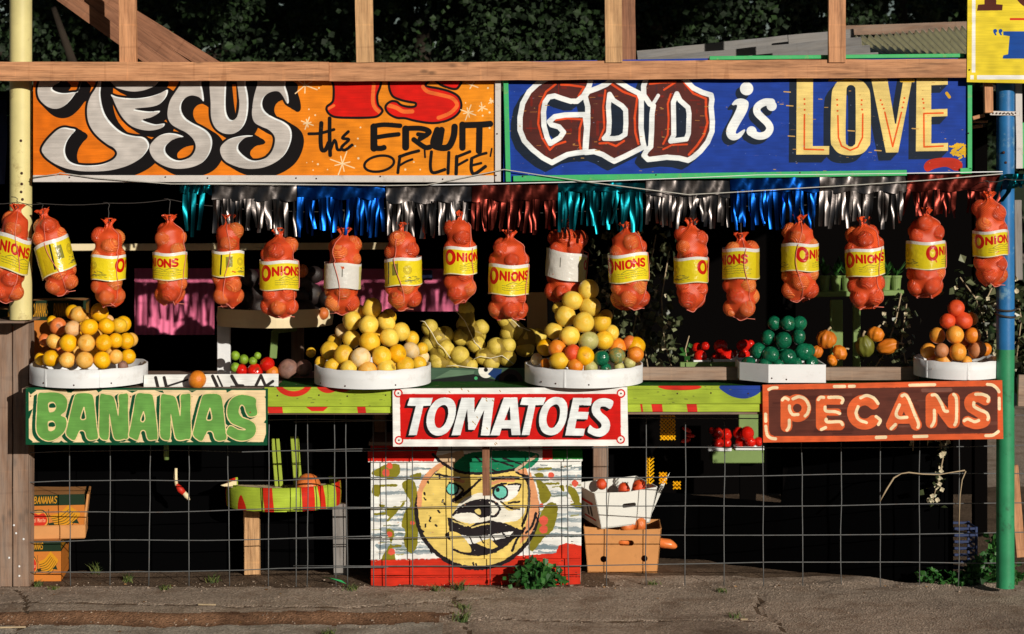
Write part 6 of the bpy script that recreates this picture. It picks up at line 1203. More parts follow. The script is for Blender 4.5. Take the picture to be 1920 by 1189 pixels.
YB = 3.0; gb = thing('green_box', 'green painted box deep under the counter with tomato punnets on top', 'box', W(1380, 866, YB)); MB().box(W(1381, 852, YB + .07), (96 / S(YB), .2, 26 / S(YB)), bev=.004).build('box_body', M['sage'], gb); plank('box_post', W(1402, 866, YB + .1), Vector((W(1402, 0, YB + .1).x, YB + .1, 0)), .11, .03, M['unlit_black'], gb); plank('box_post', W(1403, 838, YB + .15), W(1403, 768, YB + .15), .13, .03, M['sage'], gb)
punnet('tomato punnet on the green box, farther from the PECANS sign', 1200, 540, [(540, 1085, 74), (600, 1080, 64), (540, 1015, 72), (600, 1022, 72), (500, 995, 40)], YB + .02, 4, 'farther from the PECANS sign')
punnet('tomato punnet on the green box, partly behind the PECANS sign', 1200, 540, [(770, 1072, 66), (712, 1076, 78), (745, 1015, 90), (690, 1010, 70), (825, 1072, 56)], YB + .02, 5, 'partly behind the PECANS sign')
for k, (x, y) in enumerate(((1288, 806), (1294, 817), (1286, 826))): tag(MB().ball(W(x, y, .7), .018, 10, 7, sc=(1.6, .7, .7), rot=Matrix.Rotation(.5 - k * .4, 3, 'Y')).build('chilli', M['tomato'], None, smooth=True), ('upper', 'middle', 'lowest')[k] + ' red chilli hanging under the lime counter board', 'chilli', 'red chillies under the counter')
# gourds
def gourd(label, u, v, d, kind, sc, rz, ribs=9):
    p = W(1500 + u / 3.717, 540 + v / 3.717, .5); r = d / 2 / 3.717 / S(.5); t = thing('gourd', label, 'gourd', p, 'knobbly gourds behind the rail'); rot = Euler(rz).to_matrix()
    MB().ball(p, r, 40, 18, sc=sc, rot=rot, fn=lambda q: 1 + .07 * math.cos(ribs * math.atan2(q.y, q.x)) * (1 - q.z ** 2) + .05 * math.sin(7 * q.x + u) * math.sin(6 * q.z + 2)).build('gourd_body', M['gourd_g' if kind == 'g' else 'gourd_o'], t, smooth=True)
    MB().tube([p + rot @ Vector((0, 0, r * sc[2] * .95)), p + rot @ Vector((r * .1, 0, r * sc[2] * 1.2)), p + rot @ Vector((r * .3, 0, r * sc[2] * 1.4))], [r * .16, r * .11, r * .13], 7).build('stalk', M['stem'], t, smooth=True)
gourd('ribbed orange gourd behind the green tomatoes, highest on its side', 185, 358, 135, 'o', (1, 1, .95), (.2, .1, 0)); gourd('warty orange gourd in front of the ribbed orange one', 278, 450, 110, 'o', (1, 1, .85), (.4, .9, .3), 5); gourd('orange gourd half hidden by the green tomatoes', 118, 445, 80, 'o', (1, 1, 1.1), (0, .4, 0)); gourd('dark orange gourd low between the others', 225, 505, 80, 'o', (1, 1, .8), (.4, 1.2, 0), 6)
gourd('green and gold striped gourd standing upright', 452, 408, 135, 'g', (.92, .92, 1.15), (.15, -.2, 0), 8); gourd('orange gourd with green mottling behind the striped one', 528, 322, 115, 'o', (1, 1, .9), (.2, .4, 1), 7); gourd('long orange gourd lying beside the striped one', 612, 408, 130, 'o', (.8, .8, 1.2), (.2, 1.25, 0), 7)
for i, (x, w, y0, lab) in enumerate(((1568, .07, 562, 'wide green post behind the gourds'), (1606, .04, 560, 'narrow green post behind the gourds'))): tag(plank('green_post', W(x, 700, .9), W(x, y0, .9), w, .03, M['sage'], seed=90 + i), lab, 'post', 'green posts behind the gourds')
tag(MB().box(W(1621, 570, .8), (.043, .003, .048), bev=.001).build('price_card', M['white'], None), 'small blank white card beside the narrow green post', 'card')
ps = thing('plant_shelf', 'dim green shelf of small potted plants behind the onion bags', 'shelf', W(1610, 548, 1.1)); plank('shelf_board', W(1530, 549, 1.1), W(1690, 546, 1.1), .16, .02, M['sage'], ps, face=(0, 0, 1)); plank('shelf_rail', W(1528, 552, 1.02), W(1692, 549, 1.02), .03, .015, M['sage'], ps)
for i, x in enumerate((1546, 1567, 1588, 1660, 1680)):
    p = W(x, 546, 1.08); t = thing('plant_pot', ('green pot at the end of the dim plant shelf', 'green pot second along the dim plant shelf', 'green pot third along, nearest the pointed onion bag', 'green pot behind the pointed onion bag', 'green pot at the far end of the dim plant shelf')[i], 'plant pot', p, 'green pots on the dim plant shelf'); MB().lathe([(0, 0), (.024, 0), (.03, .075), (.034, .078), (.034, .09), (.028, .09), (.026, .07), (0, .07)], 14, p).build('pot', M['sage'], t, smooth=False)
    m = MB(); rn = random.Random(i)
    for k in range(16): a = rn.uniform(0, 6.28); q = Vector((math.cos(a), math.sin(a), rn.uniform(.6, 1.8))) * rn.uniform(.02, .045); c = p + Vector((0, 0, .085)) + q; w = Vector((-math.sin(a), math.cos(a), 0)) * .012; m.add([p + Vector((0, 0, .085)), c - w * .8, c + q * .5, c + w * .8], [(0, 1, 2, 3)])
    m.build('foliage', M['leaf_weed'], t)
bb = thing('banana_box', 'banana carton in shade behind the golden grapefruit pile', 'carton', W(112, 700, .75), 'banana cartons'); P_BB = banana_box(); mbb = imat('banana_carton', P_BB, grain=False)
def bbox(t, cx, cz, Y, w, h, d, rot, flare=0):
    Mx = Matrix.Translation((cx, Y, cz)) @ Matrix.Rotation(rot, 4, 'Z'); o = None
    for nm, f in (('front_panel', [(-w / 2, -d / 2), (w / 2, -d / 2)]), ('side_panel', [(w / 2, -d / 2), (w / 2, d / 2)]), ('side_panel', [(-w / 2, d / 2), (-w / 2, -d / 2)]), ('back_panel', [(w / 2, d / 2), (-w / 2, d / 2)])):
        (ax, ay), (bx, by) = f; m = MB(); m.add([Mx @ Vector((ax, ay, 0)), Mx @ Vector((bx, by, 0)), Mx @ Vector((bx * (1 + flare), by * (1 + flare), h)), Mx @ Vector((ax * (1 + flare), ay * (1 + flare), h))], [(0, 1, 2, 3)]); q = m.build(nm, mbb, t, recalc=False); u = q.data.uv_layers.new(name='UVMap')
        for l, c in zip(q.data.loops, ((0, 0), (1, 0), (1, 1), (0, 1))): u.data[l.index].uv = c if nm == 'front_panel' else (.1 + c[0] * .3, c[1])
    m = MB().box(Mx @ Vector((0, 0, h - .004)), (w * (1 + flare) - .004, d - .004, .004), rot=Matrix.Rotation(rot, 3, 'Z')); m.build('lid_panel', M['carton'], t); return Mx
bbox(bb, W(112, 700, .75).x, CT, .78, .30, .42, .3, .12)
bb3 = thing('banana_box', 'banana carton edge showing behind the pale yellow pole at the frame edge', 'carton', W(-20, 700, .6), 'banana cartons'); bbox(bb3, W(-30, 700, .6).x, CT, .6, .33, .38, .3, 0)

# ------------------------------------------------------------------ under the counter
b1 = thing('banana_box', 'lower banana carton on the ground behind the wire', 'carton', W(88, 1070, .55), 'banana cartons'); bbox(b1, W(72, 1070, .62).x, 0, .60, .30, .22, .42, .10)
b2 = thing('banana_box', 'upper banana carton with a lifted lid, resting on the lower one', 'carton', W(100, 990, .55), 'banana cartons'); Mx2 = bbox(b2, W(80, 990, .62).x, .235, .64, .46, .225, .38, .16)
MB().box(Mx2 @ Vector((0, -.008, .022)), (.47, .395, .075), rot=Matrix.Rotation(.16, 3, 'Z'), bev=.006).build('lower_tray', M['carton'], b2); MB().box(Mx2 @ Vector((.235, 0, .12)), (.012, .38, .21), rot=Matrix.Rotation(.16, 3, 'Z') @ Matrix.Rotation(.12, 3, 'Y'), bev=.002).build('side_flap', M['carton'], b2)
rt = thing('round_table', 'small round table with a lime and red painted rim behind the wire', 'table', W(532, 1092, .62)); rc = W(532, 905, .68); tr = .315
P_R = (lambda p: ([p.poly((206, 44, 26), [(x0, 0), (x1, 0), (x1 + dx, 50), (x0 + dx, 50)], sm=False) for x0, x1, dx in ((142, 160, 4), (214, 240, 3), (248, 262, 8), (300, 330, 6), (0, 30, 0))], p.poly((206, 44, 26), [(84, 50), (90, 22), (98, 22), (106, 50)], sm=True), [p.stroke((60, 50, 30), [(x, 0), (x + 3, 50)], 2, False) for x in (56, 138, 244)], p)[-1])(Paint(0, 0, 340, 50, 2, (172, 196, 62)))
m = MB(); n = 48; prof = [(tr, rc.z - .115), (tr + .004, rc.z - .05), (tr, rc.z + .012), (tr - .014, rc.z + .012), (tr - .014, rc.z - .03)]; m.lathe(prof, n, (rc.x, .68, 0)); o = m.build('painted_rim', imat('table_rim_paint', P_R, grain=False, wear=.3, wearc=(.2, .14, .08)), rt, smooth=True); u = o.data.uv_layers.new(name='UVMap')
for pl_ in o.data.polygons:
    for li in pl_.loop_indices:
        v = o.data.vertices[o.data.loops[li].vertex_index].co + org(rt); a = math.atan2(v.y - .68, v.x - rc.x); u.data[li].uv = ((a + math.pi) / math.pi if a < 0 else (a / math.pi if pl_.center.y > 0 else 1.0), min(1, max(0, (v.z - rc.z + .115) / .127)))
MB().lathe([(0, rc.z - .03), (tr - .012, rc.z - .03)], n, (rc.x, .68, 0)).build('table_top', M['cream'], rt)
for (x0, x1, y0, y1, Y) in ((473, 472, 1091, 952, .62), (641, 638, 1088, 944, .66)): plank('leg', W(x0, y0, Y), W(x1, y1, Y), .085, .06, M['lumber_pale' if x0 < 500 else 'gray_wood'], rt, seed=x0)
plank('leg', (rc.x, .92, 0), (rc.x, .92, rc.z - .05), .08, .05, M['old_wood'], rt)
for i, (x0, x1, y0, lab) in enumerate(((523, 516, 822, 'pair of green slats nearest the BANANAS sign'), (559, 552, 818, 'pair of green slats farther from the BANANAS sign'))):
    t = thing('slat_bundle', lab, 'slats', W(x0, 912, .72), 'green slats standing on the round table')
    for dx in (-4.5, 4.5): plank('slat', W(x0 + dx, 912, .72), W(x1 + dx, y0, .72), .02, .012, M['lime'], t)
tag(MB().box(W(571, 902, .6), (.05, .03, .06), bev=.003).build('green_block', M['lime'], None), 'small green block on the round table beside the slats', 'block'); fruit('pumpkin', W(578, 914, .55), .07, FR['d'], 'orange squash peeping over the painted rim of the round table', 'squash', None, ra); tag(MB().slab([(-.05, 0), (.0, .016), (.036, .032), (.036, -.014), (-.02, -.01)], [], .02, Matrix.Translation(W(431, 910, .5))).build('lit_rim_wedge', M['cream'], None), 'cream wedge standing in for the sunlit inside of the round table rim', 'wedge')  # the wedge stands in for sunlight on the inner side of the rim
# cartons
def loop_rr(cx, cy, w, h, n=6):
    r = h / 2; return [(cx + (w / 2 - r) * sx + r * math.cos(a), cy + r * math.sin(a)) for sx, s0 in ((1, -90), (-1, 90)) for a in [R(s0 + 180 * k / n) for k in range(n + 1)]]
def carton(t, Mx, w, h, d, top, mat, holes, flap=None):
    """front outline leans outwards towards its rim"""
    fl = top; m = MB(); m.slab([(-w / 2, 0), (w / 2, 0), (w / 2 + fl, h), (0, h * .955), (-w / 2 - fl, h * 1.04)], holes, .005, Mx); m.build('front_panel', mat, t)
    for sx in (-1, 1):
        a, b, c, e = Vector((sx * w / 2, 0, 0)), Vector((sx * w / 2, d, 0)), Vector((sx * (w / 2 + fl), d, h)), Vector((sx * (w / 2 + fl), 0, h * 1.02)); m = MB(); o = Vector((sx * .005, 0, 0)); m.add([Mx @ q for q in (a, b, c, e)] + [Mx @ (q - o) for q in (a, b, c, e)], [(0, 1, 2, 3), (7, 6, 5, 4), (0, 3, 7, 4), (3, 2, 6, 7), (1, 0, 4, 5), (2, 1, 5, 6)]); m.build('side_panel', mat, t)
    Mb = Mx @ Matrix.Translation((0, d - .005, 0)); m = MB(); m.slab([(-w / 2, 0), (w / 2, 0), (w / 2 + fl, h), (-w / 2 - fl, h)], [], .005, Mb); m.build('back_panel', mat, t); m = MB(); m.box((0, 0, 0), (w, d, .006)); m.v = [tuple(Mx @ (Vector(v) + Vector((0, d / 2, .004)))) for v in m.v]; m.build('bottom_panel', mat, t)
pb_ = W(1167, 1066, .68); t = thing('carton', 'brown cardboard carton with handle slot and round holes, on the ground', 'carton', pb_); Mx = Matrix.Translation((pb_.x, .66, 0)) @ Matrix.Rotation(-.04, 4, 'Z')
carton(t, Mx, .385, .245, .34, .022, M['carton'], [loop_rr(.02, .165, .085, .03), [(-.105 + .018 * math.cos(a), .075 + .018 * math.sin(a)) for a in np.linspace(0, 6.283, 15)[:-1]], [(.12 + .018 * math.cos(a), .08 + .018 * math.sin(a)) for a in np.linspace(0, 6.283, 15)[:-1]]])
pw_ = W(1170, 985, .68); t2 = thing('carton', 'white cardboard carton with a flared corner, set on the brown one', 'carton', pw_); Mw = Matrix.Translation((pw_.x + .01, .69, .255)) @ Matrix.Rotation(.42, 4, 'Z') @ Matrix.Rotation(.12, 4, 'X') @ Matrix.Rotation(-.05, 4, 'Y')
carton(t2, Mw, .30, .20, .26, .045, M['carton_w'], [loop_rr(.02, .115, .085, .024)])
m = MB(); m.add([Mw @ Vector(q) for q in ((.16, -.002, .05), (.205, -.002, .2), (.285, .02, .27), (.2, .005, .12))], [(0, 3, 2, 1)]); m.build('corner_flap', M['carton_w'], t2)
for k_, (y0, z0, w_, h_, mt_) in enumerate(((.05, .12, .16, .016, 'pale_red'), (.08, .05, .02, .06, 'darkwire'), (.12, .05, .02, .06, 'darkwire'), (.05, .03, .14, .010, 'pale_red'))): MB().add([Mw @ Vector((-.152 - .045 * z / .2, y, z)) for y, z in ((y0, z0), (y0 + w_, z0), (y0 + w_, z0 + h_), (y0, z0 + h_))], [(0, 1, 2, 3)]).build('printed_mark', M[mt_], t2)
rn = random.Random(1)
for k, (x, y, d, Y, lab) in enumerate(((1128, 908, 20, .8, 'tomato in the white carton near its shaded side'), (1170, 916, 22, .82, 'tomato low in the middle of the white carton'), (1199, 913, 26, .8, 'largest tomato in the white carton'), (1176, 984, 30, .74, 'sweet potato between the two cartons, larger one'), (1199, 983, 26, .74, 'sweet potato between the two cartons, smaller one'), (1168, 1012, 28, .72, 'sweet potato seen through the handle slot of the brown carton'))): fruit('tomato' if k < 3 else 'sweet_potato', W(x, y, Y), d / 2 / S(Y), FR['r'] if k < 3 else FR['d'], lab, 'tomato' if k < 3 else 'sweet potato', None, rn)
tag(MB().ball(W(1248, 1019, .9), .04, 16, 10, sc=(1.7, .8, .7), rot=Matrix.Rotation(.25, 3, 'Y'), fn=lambda v: 1 + .1 * math.sin(5 * v.x) * v.z).build('sweet_potato', FR['d'], None, smooth=True), 'loose sweet potato lying on the ground beside the brown carton', 'sweet potato')
mk = thing('milk_crate', 'dark blue slatted plastic crate among weeds near the green pole', 'crate', W(1806, 1085, .5)); p = W(1806, 1085, .5)
for z in np.linspace(.02, .27, 8): 
    for (cx, cy, sx, sy) in ((0, -.1, .15, .008), (0, .1, .15, .008), (-.071, 0, .008, .2), (.071, 0, .008, .2)): MB().box((p.x + cx, .6 + cy, z), (sx, sy, .014), bev=.002).build('slat', M['blue_plastic'], mk)
for cx in (-.071, .071):
    for cy in (-.1, .1): MB().box((p.x + cx, .6 + cy, .14), (.014, .014, .28), bev=.002).build('corner_post', M['blue_plastic'], mk)
hd = thing('hanging_toy', 'twisted red and white plastic bag hanging behind the wire', 'bag', W(340, 880, .5)); m = MB(); m.tube([W(330, 878, .5), W(329, 895, .5), W(331, 910, .5)], [.008, .011, .009], 8); m.build('white_end', M['cream'], hd, smooth=True); MB().tube([W(331, 908, .5), W(338, 918, .5), W(345, 925, .5)], [.009, .019, .014], 8).build('red_middle', M['pale_red'], hd, smooth=True); MB().tube([W(343, 922, .5), W(350, 930, .5), W(355, 938, .5)], [.012, .015, .005], 8).build('white_tip', M['cream'], hd, smooth=True)
hd['label'] = 'small twisted red and white thing hanging behind the wire'; hd.name = 'hanging_rag'; ORG['hanging_rag'] = W(340, 880, .5)
tag(MB().tube([W(312, 818, .35), W(312, 862, .35)], .014, 10).build('green_tube', M['sage'], None, smooth=True), 'green tube end poking down below the BANANAS sign', 'tube')
tag(MB().add([W(602, 1084, .36) + Vector((0, 0, .01)), W(640, 1092, .30) + Vector((0, 0, .012)), W(650, 1098, .28) + Vector((0, 0, .008)), W(618, 1094, .3) + Vector((0, 0, .03))], [(0, 3, 2), (0, 2, 1), (3, 1, 2)]).build('green_scrap', M['green_trim'], None), 'bright green scrap of plastic on the ground by the round table', 'scrap')
for li_, (x0, y0, x1, y1) in enumerate(((1238, 776, 1268, 830), (1212, 858, 1222, 908), (1236, 886, 1250, 910), (1262, 903, 1276, 915))):
    m = MB()  # yellow cords stand in for light falling through a lattice
    nxx = max(2, int((x1 - x0) / 7)); nyy = max(2, int((y1 - y0) / 7))
    for i in range(nxx + 1):
        for j in range(nyy):
            for sg in (-1, 1):
                a, b = W(x0 + i * 7, y0 + j * 7, .62), W(x0 + i * 7 + sg * 7, y0 + j * 7 + 7, .62)
                if x0 - 1 <= x0 + i * 7 + sg * 7 <= x1 + 1: m.tube([a, b], .004, 4)
    tag(m.build('lattice_net', FR['y'], None), ('largest yellow lattice patch of stand-in light, just under the lime board', 'tall narrow yellow lattice patch of stand-in light beside the white carton', 'yellow lattice patch of stand-in light beyond the flared corner of the white carton', 'smallest yellow lattice patch of stand-in light, lowest beyond the white carton')[li_], 'light patch', 'yellow lattice patches standing in for light')
# ------------------------------------------------------------------ leaves, weeds, trees
def leaf_cloud(m, pts, size, rn, aim=None, droop=.3, narrow=.45):
    for p in pts:
        s_ = size * rn.uniform(.6, 1.3); d = Vector((rn.gauss(0, 1), rn.gauss(0, 1), rn.gauss(0, 1) - droop)).normalized(); n = Vector((rn.gauss(0, 1), rn.gauss(0, 1) - .6, rn.gauss(0, 1))); w = d.cross(n)
        if w.length < 1e-4: continue
        w = w.normalized() * s_ * narrow; k = d.cross(w).normalized() * s_ * .12; p = Vector(p)
        m.add([p, p + d * s_ * .5 + w + k, p + d * s_, p + d * s_ * .5 - w + k], [(0, 1, 2), (0, 2, 3)])
def tree(label, x, Y, h, cr, n, seed, cz, sy=1.0):
    rn = random.Random(seed); t = thing('tree', label, 'tree', (x, Y, -.05), 'trees behind the stall'); trunk = [(x, Y, -.05), (x + .1, Y, h * .3), (x - .05, Y + .1, h * .55), (x, Y, h * .8)]; MB().tube(trunk, [.2, .16, .12, .05], 10).build('trunk', M['bark'], t, smooth=True)
    m = MB()
    for k in range(7): a = rn.uniform(0, 6.28); q = Vector((x, Y, h * rn.uniform(.35, .6))); e = q + Vector((math.cos(a) * cr * .7, math.sin(a) * cr * .6, cr * rn.uniform(.3, .8))); m.tube([q, q.lerp(e, .5) + Vector((0, 0, .1)), e], [.07, .05, .02], 6)
    m.build('limbs', M['bark'], t, smooth=True); m = MB(); cl = []
    for k in range(46): a, b, q = rn.uniform(0, 6.28), rn.uniform(-.9, 1), rn.random() ** .4; cl.append((Vector((x + cr * q * math.cos(a) * math.sqrt(max(0, 1 - b * b * .8)), Y + sy * cr * .8 * q * math.sin(a), cz + cr * .9 * b * q)), cr * rn.uniform(.16, .34)))
    pts = []
    for i in range(n): c, r = rn.choice(cl); v = Vector((rn.gauss(0, 1), rn.gauss(0, 1), rn.gauss(0, 1))).normalized() * r * rn.random() ** .33; v.z *= .75; pts.append(c + v)
    leaf_cloud(m, pts, .055, rn); m.build('crown', M['leaf_dark'], t, recalc=False)
tree('dense dark tree behind the slanting rafters and the yellow pole', -3.2, 6.2, 4.6, 2.1, 17000, 1, 3.5); tree('dark bushy tree behind the orange sign', -.7, 5.8, 4.4, 1.9, 20000, 2, 3.4); tree('dark leafy tree behind the stud over the blue sign', 1.15, 5.6, 4.2, 1.55, 18000, 3, 3.25); tree('deeply shaded tree beyond the tin roof', 3.4, 7.4, 4.8, 2.3, 12000, 4, 3.7)
hg = thing('sky_block_oak', 'wide dark oak added over the stall to block the sky light', 'tree', (1.5, 9.5, -.05)); MB().tube([(1.5, 9.5, -.05), (1.4, 9.4, 2.4), (1.2, 8.6, 4.6), (.8, 6.0, 6.0)], [.42, .34, .26, .12], 12).build('trunk', M['bark'], hg, smooth=True)  # added oak, its leaves block sky light above the stall
m = MB(); rn = random.Random(77); pts = []
for i in range(19000):
    y = rn.uniform(-9, 10)
    if y > 1.5 and rn.random() > .07: continue
    pts.append((rn.uniform(-11, 14), y, (4.9 if y > 2 else 6.6 - .14 * y) + rn.random() ** 1.5 * 2.4))
leaf_cloud(m, pts, .55, rn, narrow=.5); m.build('canopy', M['leaf_dark'], hg, recalc=False)
m = MB(); pts = [(rn.uniform(-9, 9), 10.5 + rn.uniform(-.5, .5), rn.uniform(0, 6)) for i in range(9000)]; leaf_cloud(m, pts, .35, rn, narrow=.55); tag(m.build('hedge_mass', M['leaf_dark'], None, recalc=False), 'dense dark woodland far behind the stall', 'woodland', kind='stuff')
m = MB(); pts = [(rn.uniform(-45, 45), -34 + rn.uniform(-1.5, 1.5), 9.2 * rn.random()) for i in range(12000)]; leaf_cloud(m, pts, .9, rn, narrow=.55); tag(m.build('sky_block_trees', M['leaf_dark'], None, recalc=False), 'line of dark trees added across the road to block low sky light', 'woodland', kind='stuff')  # added row behind the camera that blocks low sky light
def vine(label, stems, n, size, Y, seed, mat, flowers=0, spread=.05, group='leafy vines in the stall'):
    rn = random.Random(seed); P0 = W(*stems[0][0], Y); t = thing('vine', label, 'vine', P0, group); m = MB(); pts = []; 
    for s_ in stems:
        q = [W(x, y, Y + rn.uniform(-.03, .03)) for x, y in s_]; m.tube(q, .004, 5)
        for i in range(n // len(stems)): k = rn.uniform(0, len(q) - 1.001); a = int(k); pts.append(q[a].lerp(q[a + 1], k - a) + Vector((rn.gauss(0, spread), rn.gauss(0, spread), rn.gauss(0, spread))))
    m.build('stem', M['stem'], t, smooth=True); m = MB(); leaf_cloud(m, pts, size, rn, droop=.6); m.build('foliage', M[mat], t, recalc=False)
    if flowers:  # on the dark vines these petals stand in for sunlit leaf spots
        m = MB()
        for i in range(flowers):
            c = rn.choice(pts); d0 = rn.uniform(0, 6)
            for k in range(4): a = d0 + k * 1.57; e = Vector((math.cos(a) * .014, -.006, math.sin(a) * .014)); s2 = Vector((-math.sin(a) * .007, 0, math.cos(a) * .007)); m.add([c, c + e * .6 + s2, c + e, c + e * .6 - s2], [(0, 1, 2, 3)])
        m.build('flowers', M['flower'], t, recalc=False)['kind'] = 'stuff'
    return t
vine('dark vine with glinting leaves behind the tallest citrus pile', [[(1150, 440), (1175, 520), (1200, 600), (1215, 690)], [(1230, 440), (1215, 520), (1195, 580), (1175, 690)], [(1255, 470), (1240, 560), (1245, 640), (1260, 690)], [(1140, 480), (1150, 560), (1150, 640)]], 520, .05, .8, 1, 'leaf_vine', 18, .055)
vine('dark vine with glinting leaves behind the gourds', [[(1690, 550), (1680, 600), (1660, 660), (1640, 690)], [(1700, 570), (1690, 640), (1700, 690)]], 150, .04, .7, 2, 'leaf_vine', 12, .035)
vine('dark vine between the last fruit pile and the blue pole', [[(1800, 520), (1830, 560), (1850, 620), (1855, 690)], [(1860, 540), (1830, 600), (1845, 680)]], 170, .05, .7, 3, 'leaf_vine', 10, .04)
vine('glint speckled vine outside the blue pole at the frame edge', [[(1905, 540), (1915, 600), (1905, 680)], [(1935, 540), (1925, 700)]], 150, .05, .35, 4, 'leaf_vine', 22, .04)
vine('drooping vine with cream flowers under the PECANS sign', [[(1762, 820), (1768, 860), (1760, 900), (1748, 940)]], 34, .035, .32, 5, 'leaf_vine', 34, .022)
vine('short flowering vine tip just below the PECANS sign', [[(1715, 790), (1712, 845)], [(1742, 800), (1738, 850)]], 14, .03, .4, 6, 'leaf_vine', 9, .012)
vine('small leafy sprig beside the first tomato punnet', [[(1290, 690), (1285, 655), (1292, 630)]], 9, .05, .66, 7, 'leaf_weed', 0, .02)
wire('dry_vine', 'dry pale vine stem arching in front of the wire under the PECANS sign', [W(x, y, .27) for x, y in ((1650, 940), (1662, 918), (1676, 896), (1690, 888), (1704, 886), (1730, 889), (1760, 890), (1790, 885), (1809, 882), (1811, 884), (1804, 900), (1800, 930), (1798, 985))], [.003, .005, .005, .003, .004, .0035, .003, .003, .004, .003, .003, .003, .003], M['stem'], 'vine stem')
# weeds on the ground
def weed(name, label, px, py, w, h, n, size, seed, group=None, mat='leaf_weed', Y=None):
    rn = random.Random(seed); Y = (CAM_Z * K * CAM_D / (py - HZ) - CAM_D) if Y is None else Y; p = W(px, py, Y); p.z = ground_h(p.x, p.y) if p.y < .72 else 0; s_ = S(Y); t = thing(name, label, 'weed', p, group); m = MB(); pts = []
    for i in range(max(4, n // 9)):
        a = rn.uniform(-1, 1); e = p + Vector((a * w / 2 / s_, rn.uniform(-.35, .35) * w / s_, h / s_ * rn.uniform(.35, 1) * (1 - .5 * abs(a)))); mid = p.lerp(e, .5) + Vector((0, 0, .2 * h / s_)); m.tube([p + Vector((a * .02, 0, 0)), mid, e], [.003, .002, .001], 4)
        for k in range(9): q = rn.uniform(.25, 1); b = (p.lerp(mid, q * 2) if q < .5 else mid.lerp(e, q * 2 - 1)); pts.append(b + Vector((rn.gauss(0, .012), rn.gauss(0, .012), rn.gauss(0, .008))))
    m.build('stem', M['leaf_weed'], t); m = MB(); leaf_cloud(m, pts, size, rn, droop=.1, narrow=.5); m.build('leaves', M[mat], t, recalc=False)
weed('weed_clump', 'bushy dark green weed at the foot of the painted face', 1006, 1103, 112, 55, 330, .042, 1)
for i, (x, y, w, h, n, lab) in enumerate(((1750, 1094, 70, 34, 60, 'low straggly weed behind the wire below the dry vine'), (1835, 1092, 70, 60, 130, 'weed clump growing round the blue crate'), (1868, 1096, 50, 110, 120, 'tall weed climbing the foot of the green pole'), (1905, 1094, 40, 50, 60, 'weed at the foot of the green pole on its outer side'), (1815, 1000, 60, 14, 20, 'few leaves on top of the blue crate'), (1785, 1098, 90, 22, 90, 'low dark weeds spreading in front of the blue crate'), (1845, 1099, 90, 26, 110, 'dark weeds massed between the blue crate and the green pole'))): weed('weed_clump', lab, x, y, w, h, n, .035, 10 + i, None, 'leaf_weed', .36 if i != 4 else .55)
def tuft(label, px, py, h, n, seed):
    rn = random.Random(seed); Y = CAM_Z * K * CAM_D / (py - HZ) - CAM_D; p = W(px, py, Y); p.z = ground_h(p.x, min(p.y, .7)); m = MB()
    for i in range(n): a, l = rn.uniform(0, 6.28), rn.uniform(.5, 1) * h / S(Y); b = p + Vector((rn.gauss(0, .015), rn.gauss(0, .02), 0)); d = Vector((math.cos(a) * .5, math.sin(a) * .5, 1)) * l; w = Vector((.0025, 0, 0)); m.add([b - w, b + w, b + d * .6 + w * .7, b + d + Vector((math.cos(a), math.sin(a), -.3)) * l * .3, b + d * .6 - w * .7], [(0, 1, 2, 3, 4)])
    tag(m.build('grass_tuft', M['grass'], None, recalc=False), label, 'grass tuft', 'grass tufts in the cracks')
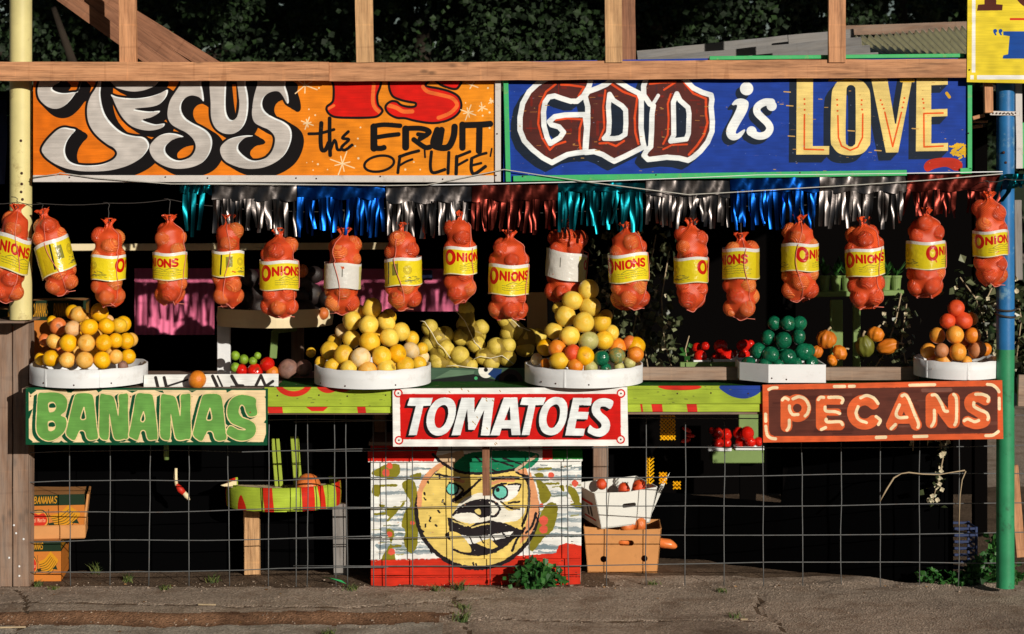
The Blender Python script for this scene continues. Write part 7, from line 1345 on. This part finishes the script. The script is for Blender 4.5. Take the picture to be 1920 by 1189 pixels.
for i, (x, y, h, n, lab) in enumerate(((866, 1160, 30, 40, 'grass tuft in the crack in front of the painted face'), (868, 1140, 22, 20, 'smaller grass tuft farther up the same crack'), (1381, 1156, 14, 22, 'grass tuft in the crack below the PECANS sign'), (860, 1105, 26, 24, 'grass blades against the red base board'), (818, 1106, 14, 26, 'low grass at the base of the red board'), (1225, 1097, 10, 18, 'thin grass under the wire by the brown carton'), (240, 1088, 18, 26, 'grass tuft behind the wire near the banana cartons'), (180, 1072, 22, 26, 'green tuft beside the lower banana carton'), (400, 1092, 18, 22, 'grass tuft beside the round table leg'), (310, 1104, 12, 24, 'low grass under the wire below the BANANAS sign'), (660, 1102, 14, 26, 'low grass between the round table and the painted cabinet'), (1352, 1110, 10, 22, 'sparse grass under the wire below the green box'), (616, 1176, 12, 30, 'dusty grass patch at the broken pavement edge'), (70, 1098, 16, 26, 'grass tuft at the foot of the grey plank post'), (100, 1105, 10, 20, 'short grass beside the grey plank post'))): tuft(lab, x, y, h, n, 200 + i)
m = MB(); rn = random.Random(55)
for i in range(900):
    x = rn.uniform(-2.8, 2.8); y = rn.choice([rn.gauss(.28, .06), rn.gauss(edge_y(x) - .09, .07) if x < 0 else rn.gauss(.3, .05), rn.uniform(-1.1, .5)]); y = min(y, .69); r = rn.uniform(.0015, .0055) * (1.6 if rn.random() < .05 else 1); m.ball((x, y, ground_h(x, y) + r * .4), r, 5, 3, sc=(1, 1, .6))
tag(m.build('gravel', M['pavement'], None), 'loose grit along the pavement edge and the wire', 'gravel', kind='stuff')
m = MB()
for i in range(130):
    x, y = rn.uniform(-2.7, 2.7), rn.choice([rn.gauss(.3, .08), rn.uniform(-1, .4)]); y = min(y, .65); z = ground_h(x, y) + .004; a = rn.uniform(0, 6.28); l = rn.uniform(.008, .022); d = Vector((math.cos(a), math.sin(a), 0)) * l; w = Vector((-math.sin(a), math.cos(a), 0)) * l * .4; p = Vector((x, y, z)); m.add([p, p + d * .5 + w + Vector((0, 0, .004)), p + d, p + d * .5 - w], [(0, 1, 2, 3)])
tag(m.build('fallen_leaves', m_leaf('dead_leaves', sl(120, 84, 50), sl(184, 140, 90)), None, recalc=False), 'scattered dead leaves and scraps on the pavement', 'litter', kind='stuff')
for i, (x, y, w, lab) in enumerate(((388, 1133, 34, 'pale splinter lying flat on the pavement in front of the BANANAS end'), (1395, 1160, 14, 'pale chip lying by the crack below the PECANS sign'), (24, 1166, 48, 'pale flat stick at the broken pavement edge'))):
    Y = CAM_Z * K * CAM_D / (y - HZ) - CAM_D; p = W(x, y, Y); tag(MB().box((p.x, p.y, ground_h(p.x, p.y) + .006), (w / S(Y), .012, .008), rot=Matrix.Rotation(.1 * i - .1, 3, 'Z'), bev=.002).build('splinter', M['stem'], None), lab, 'splinter')
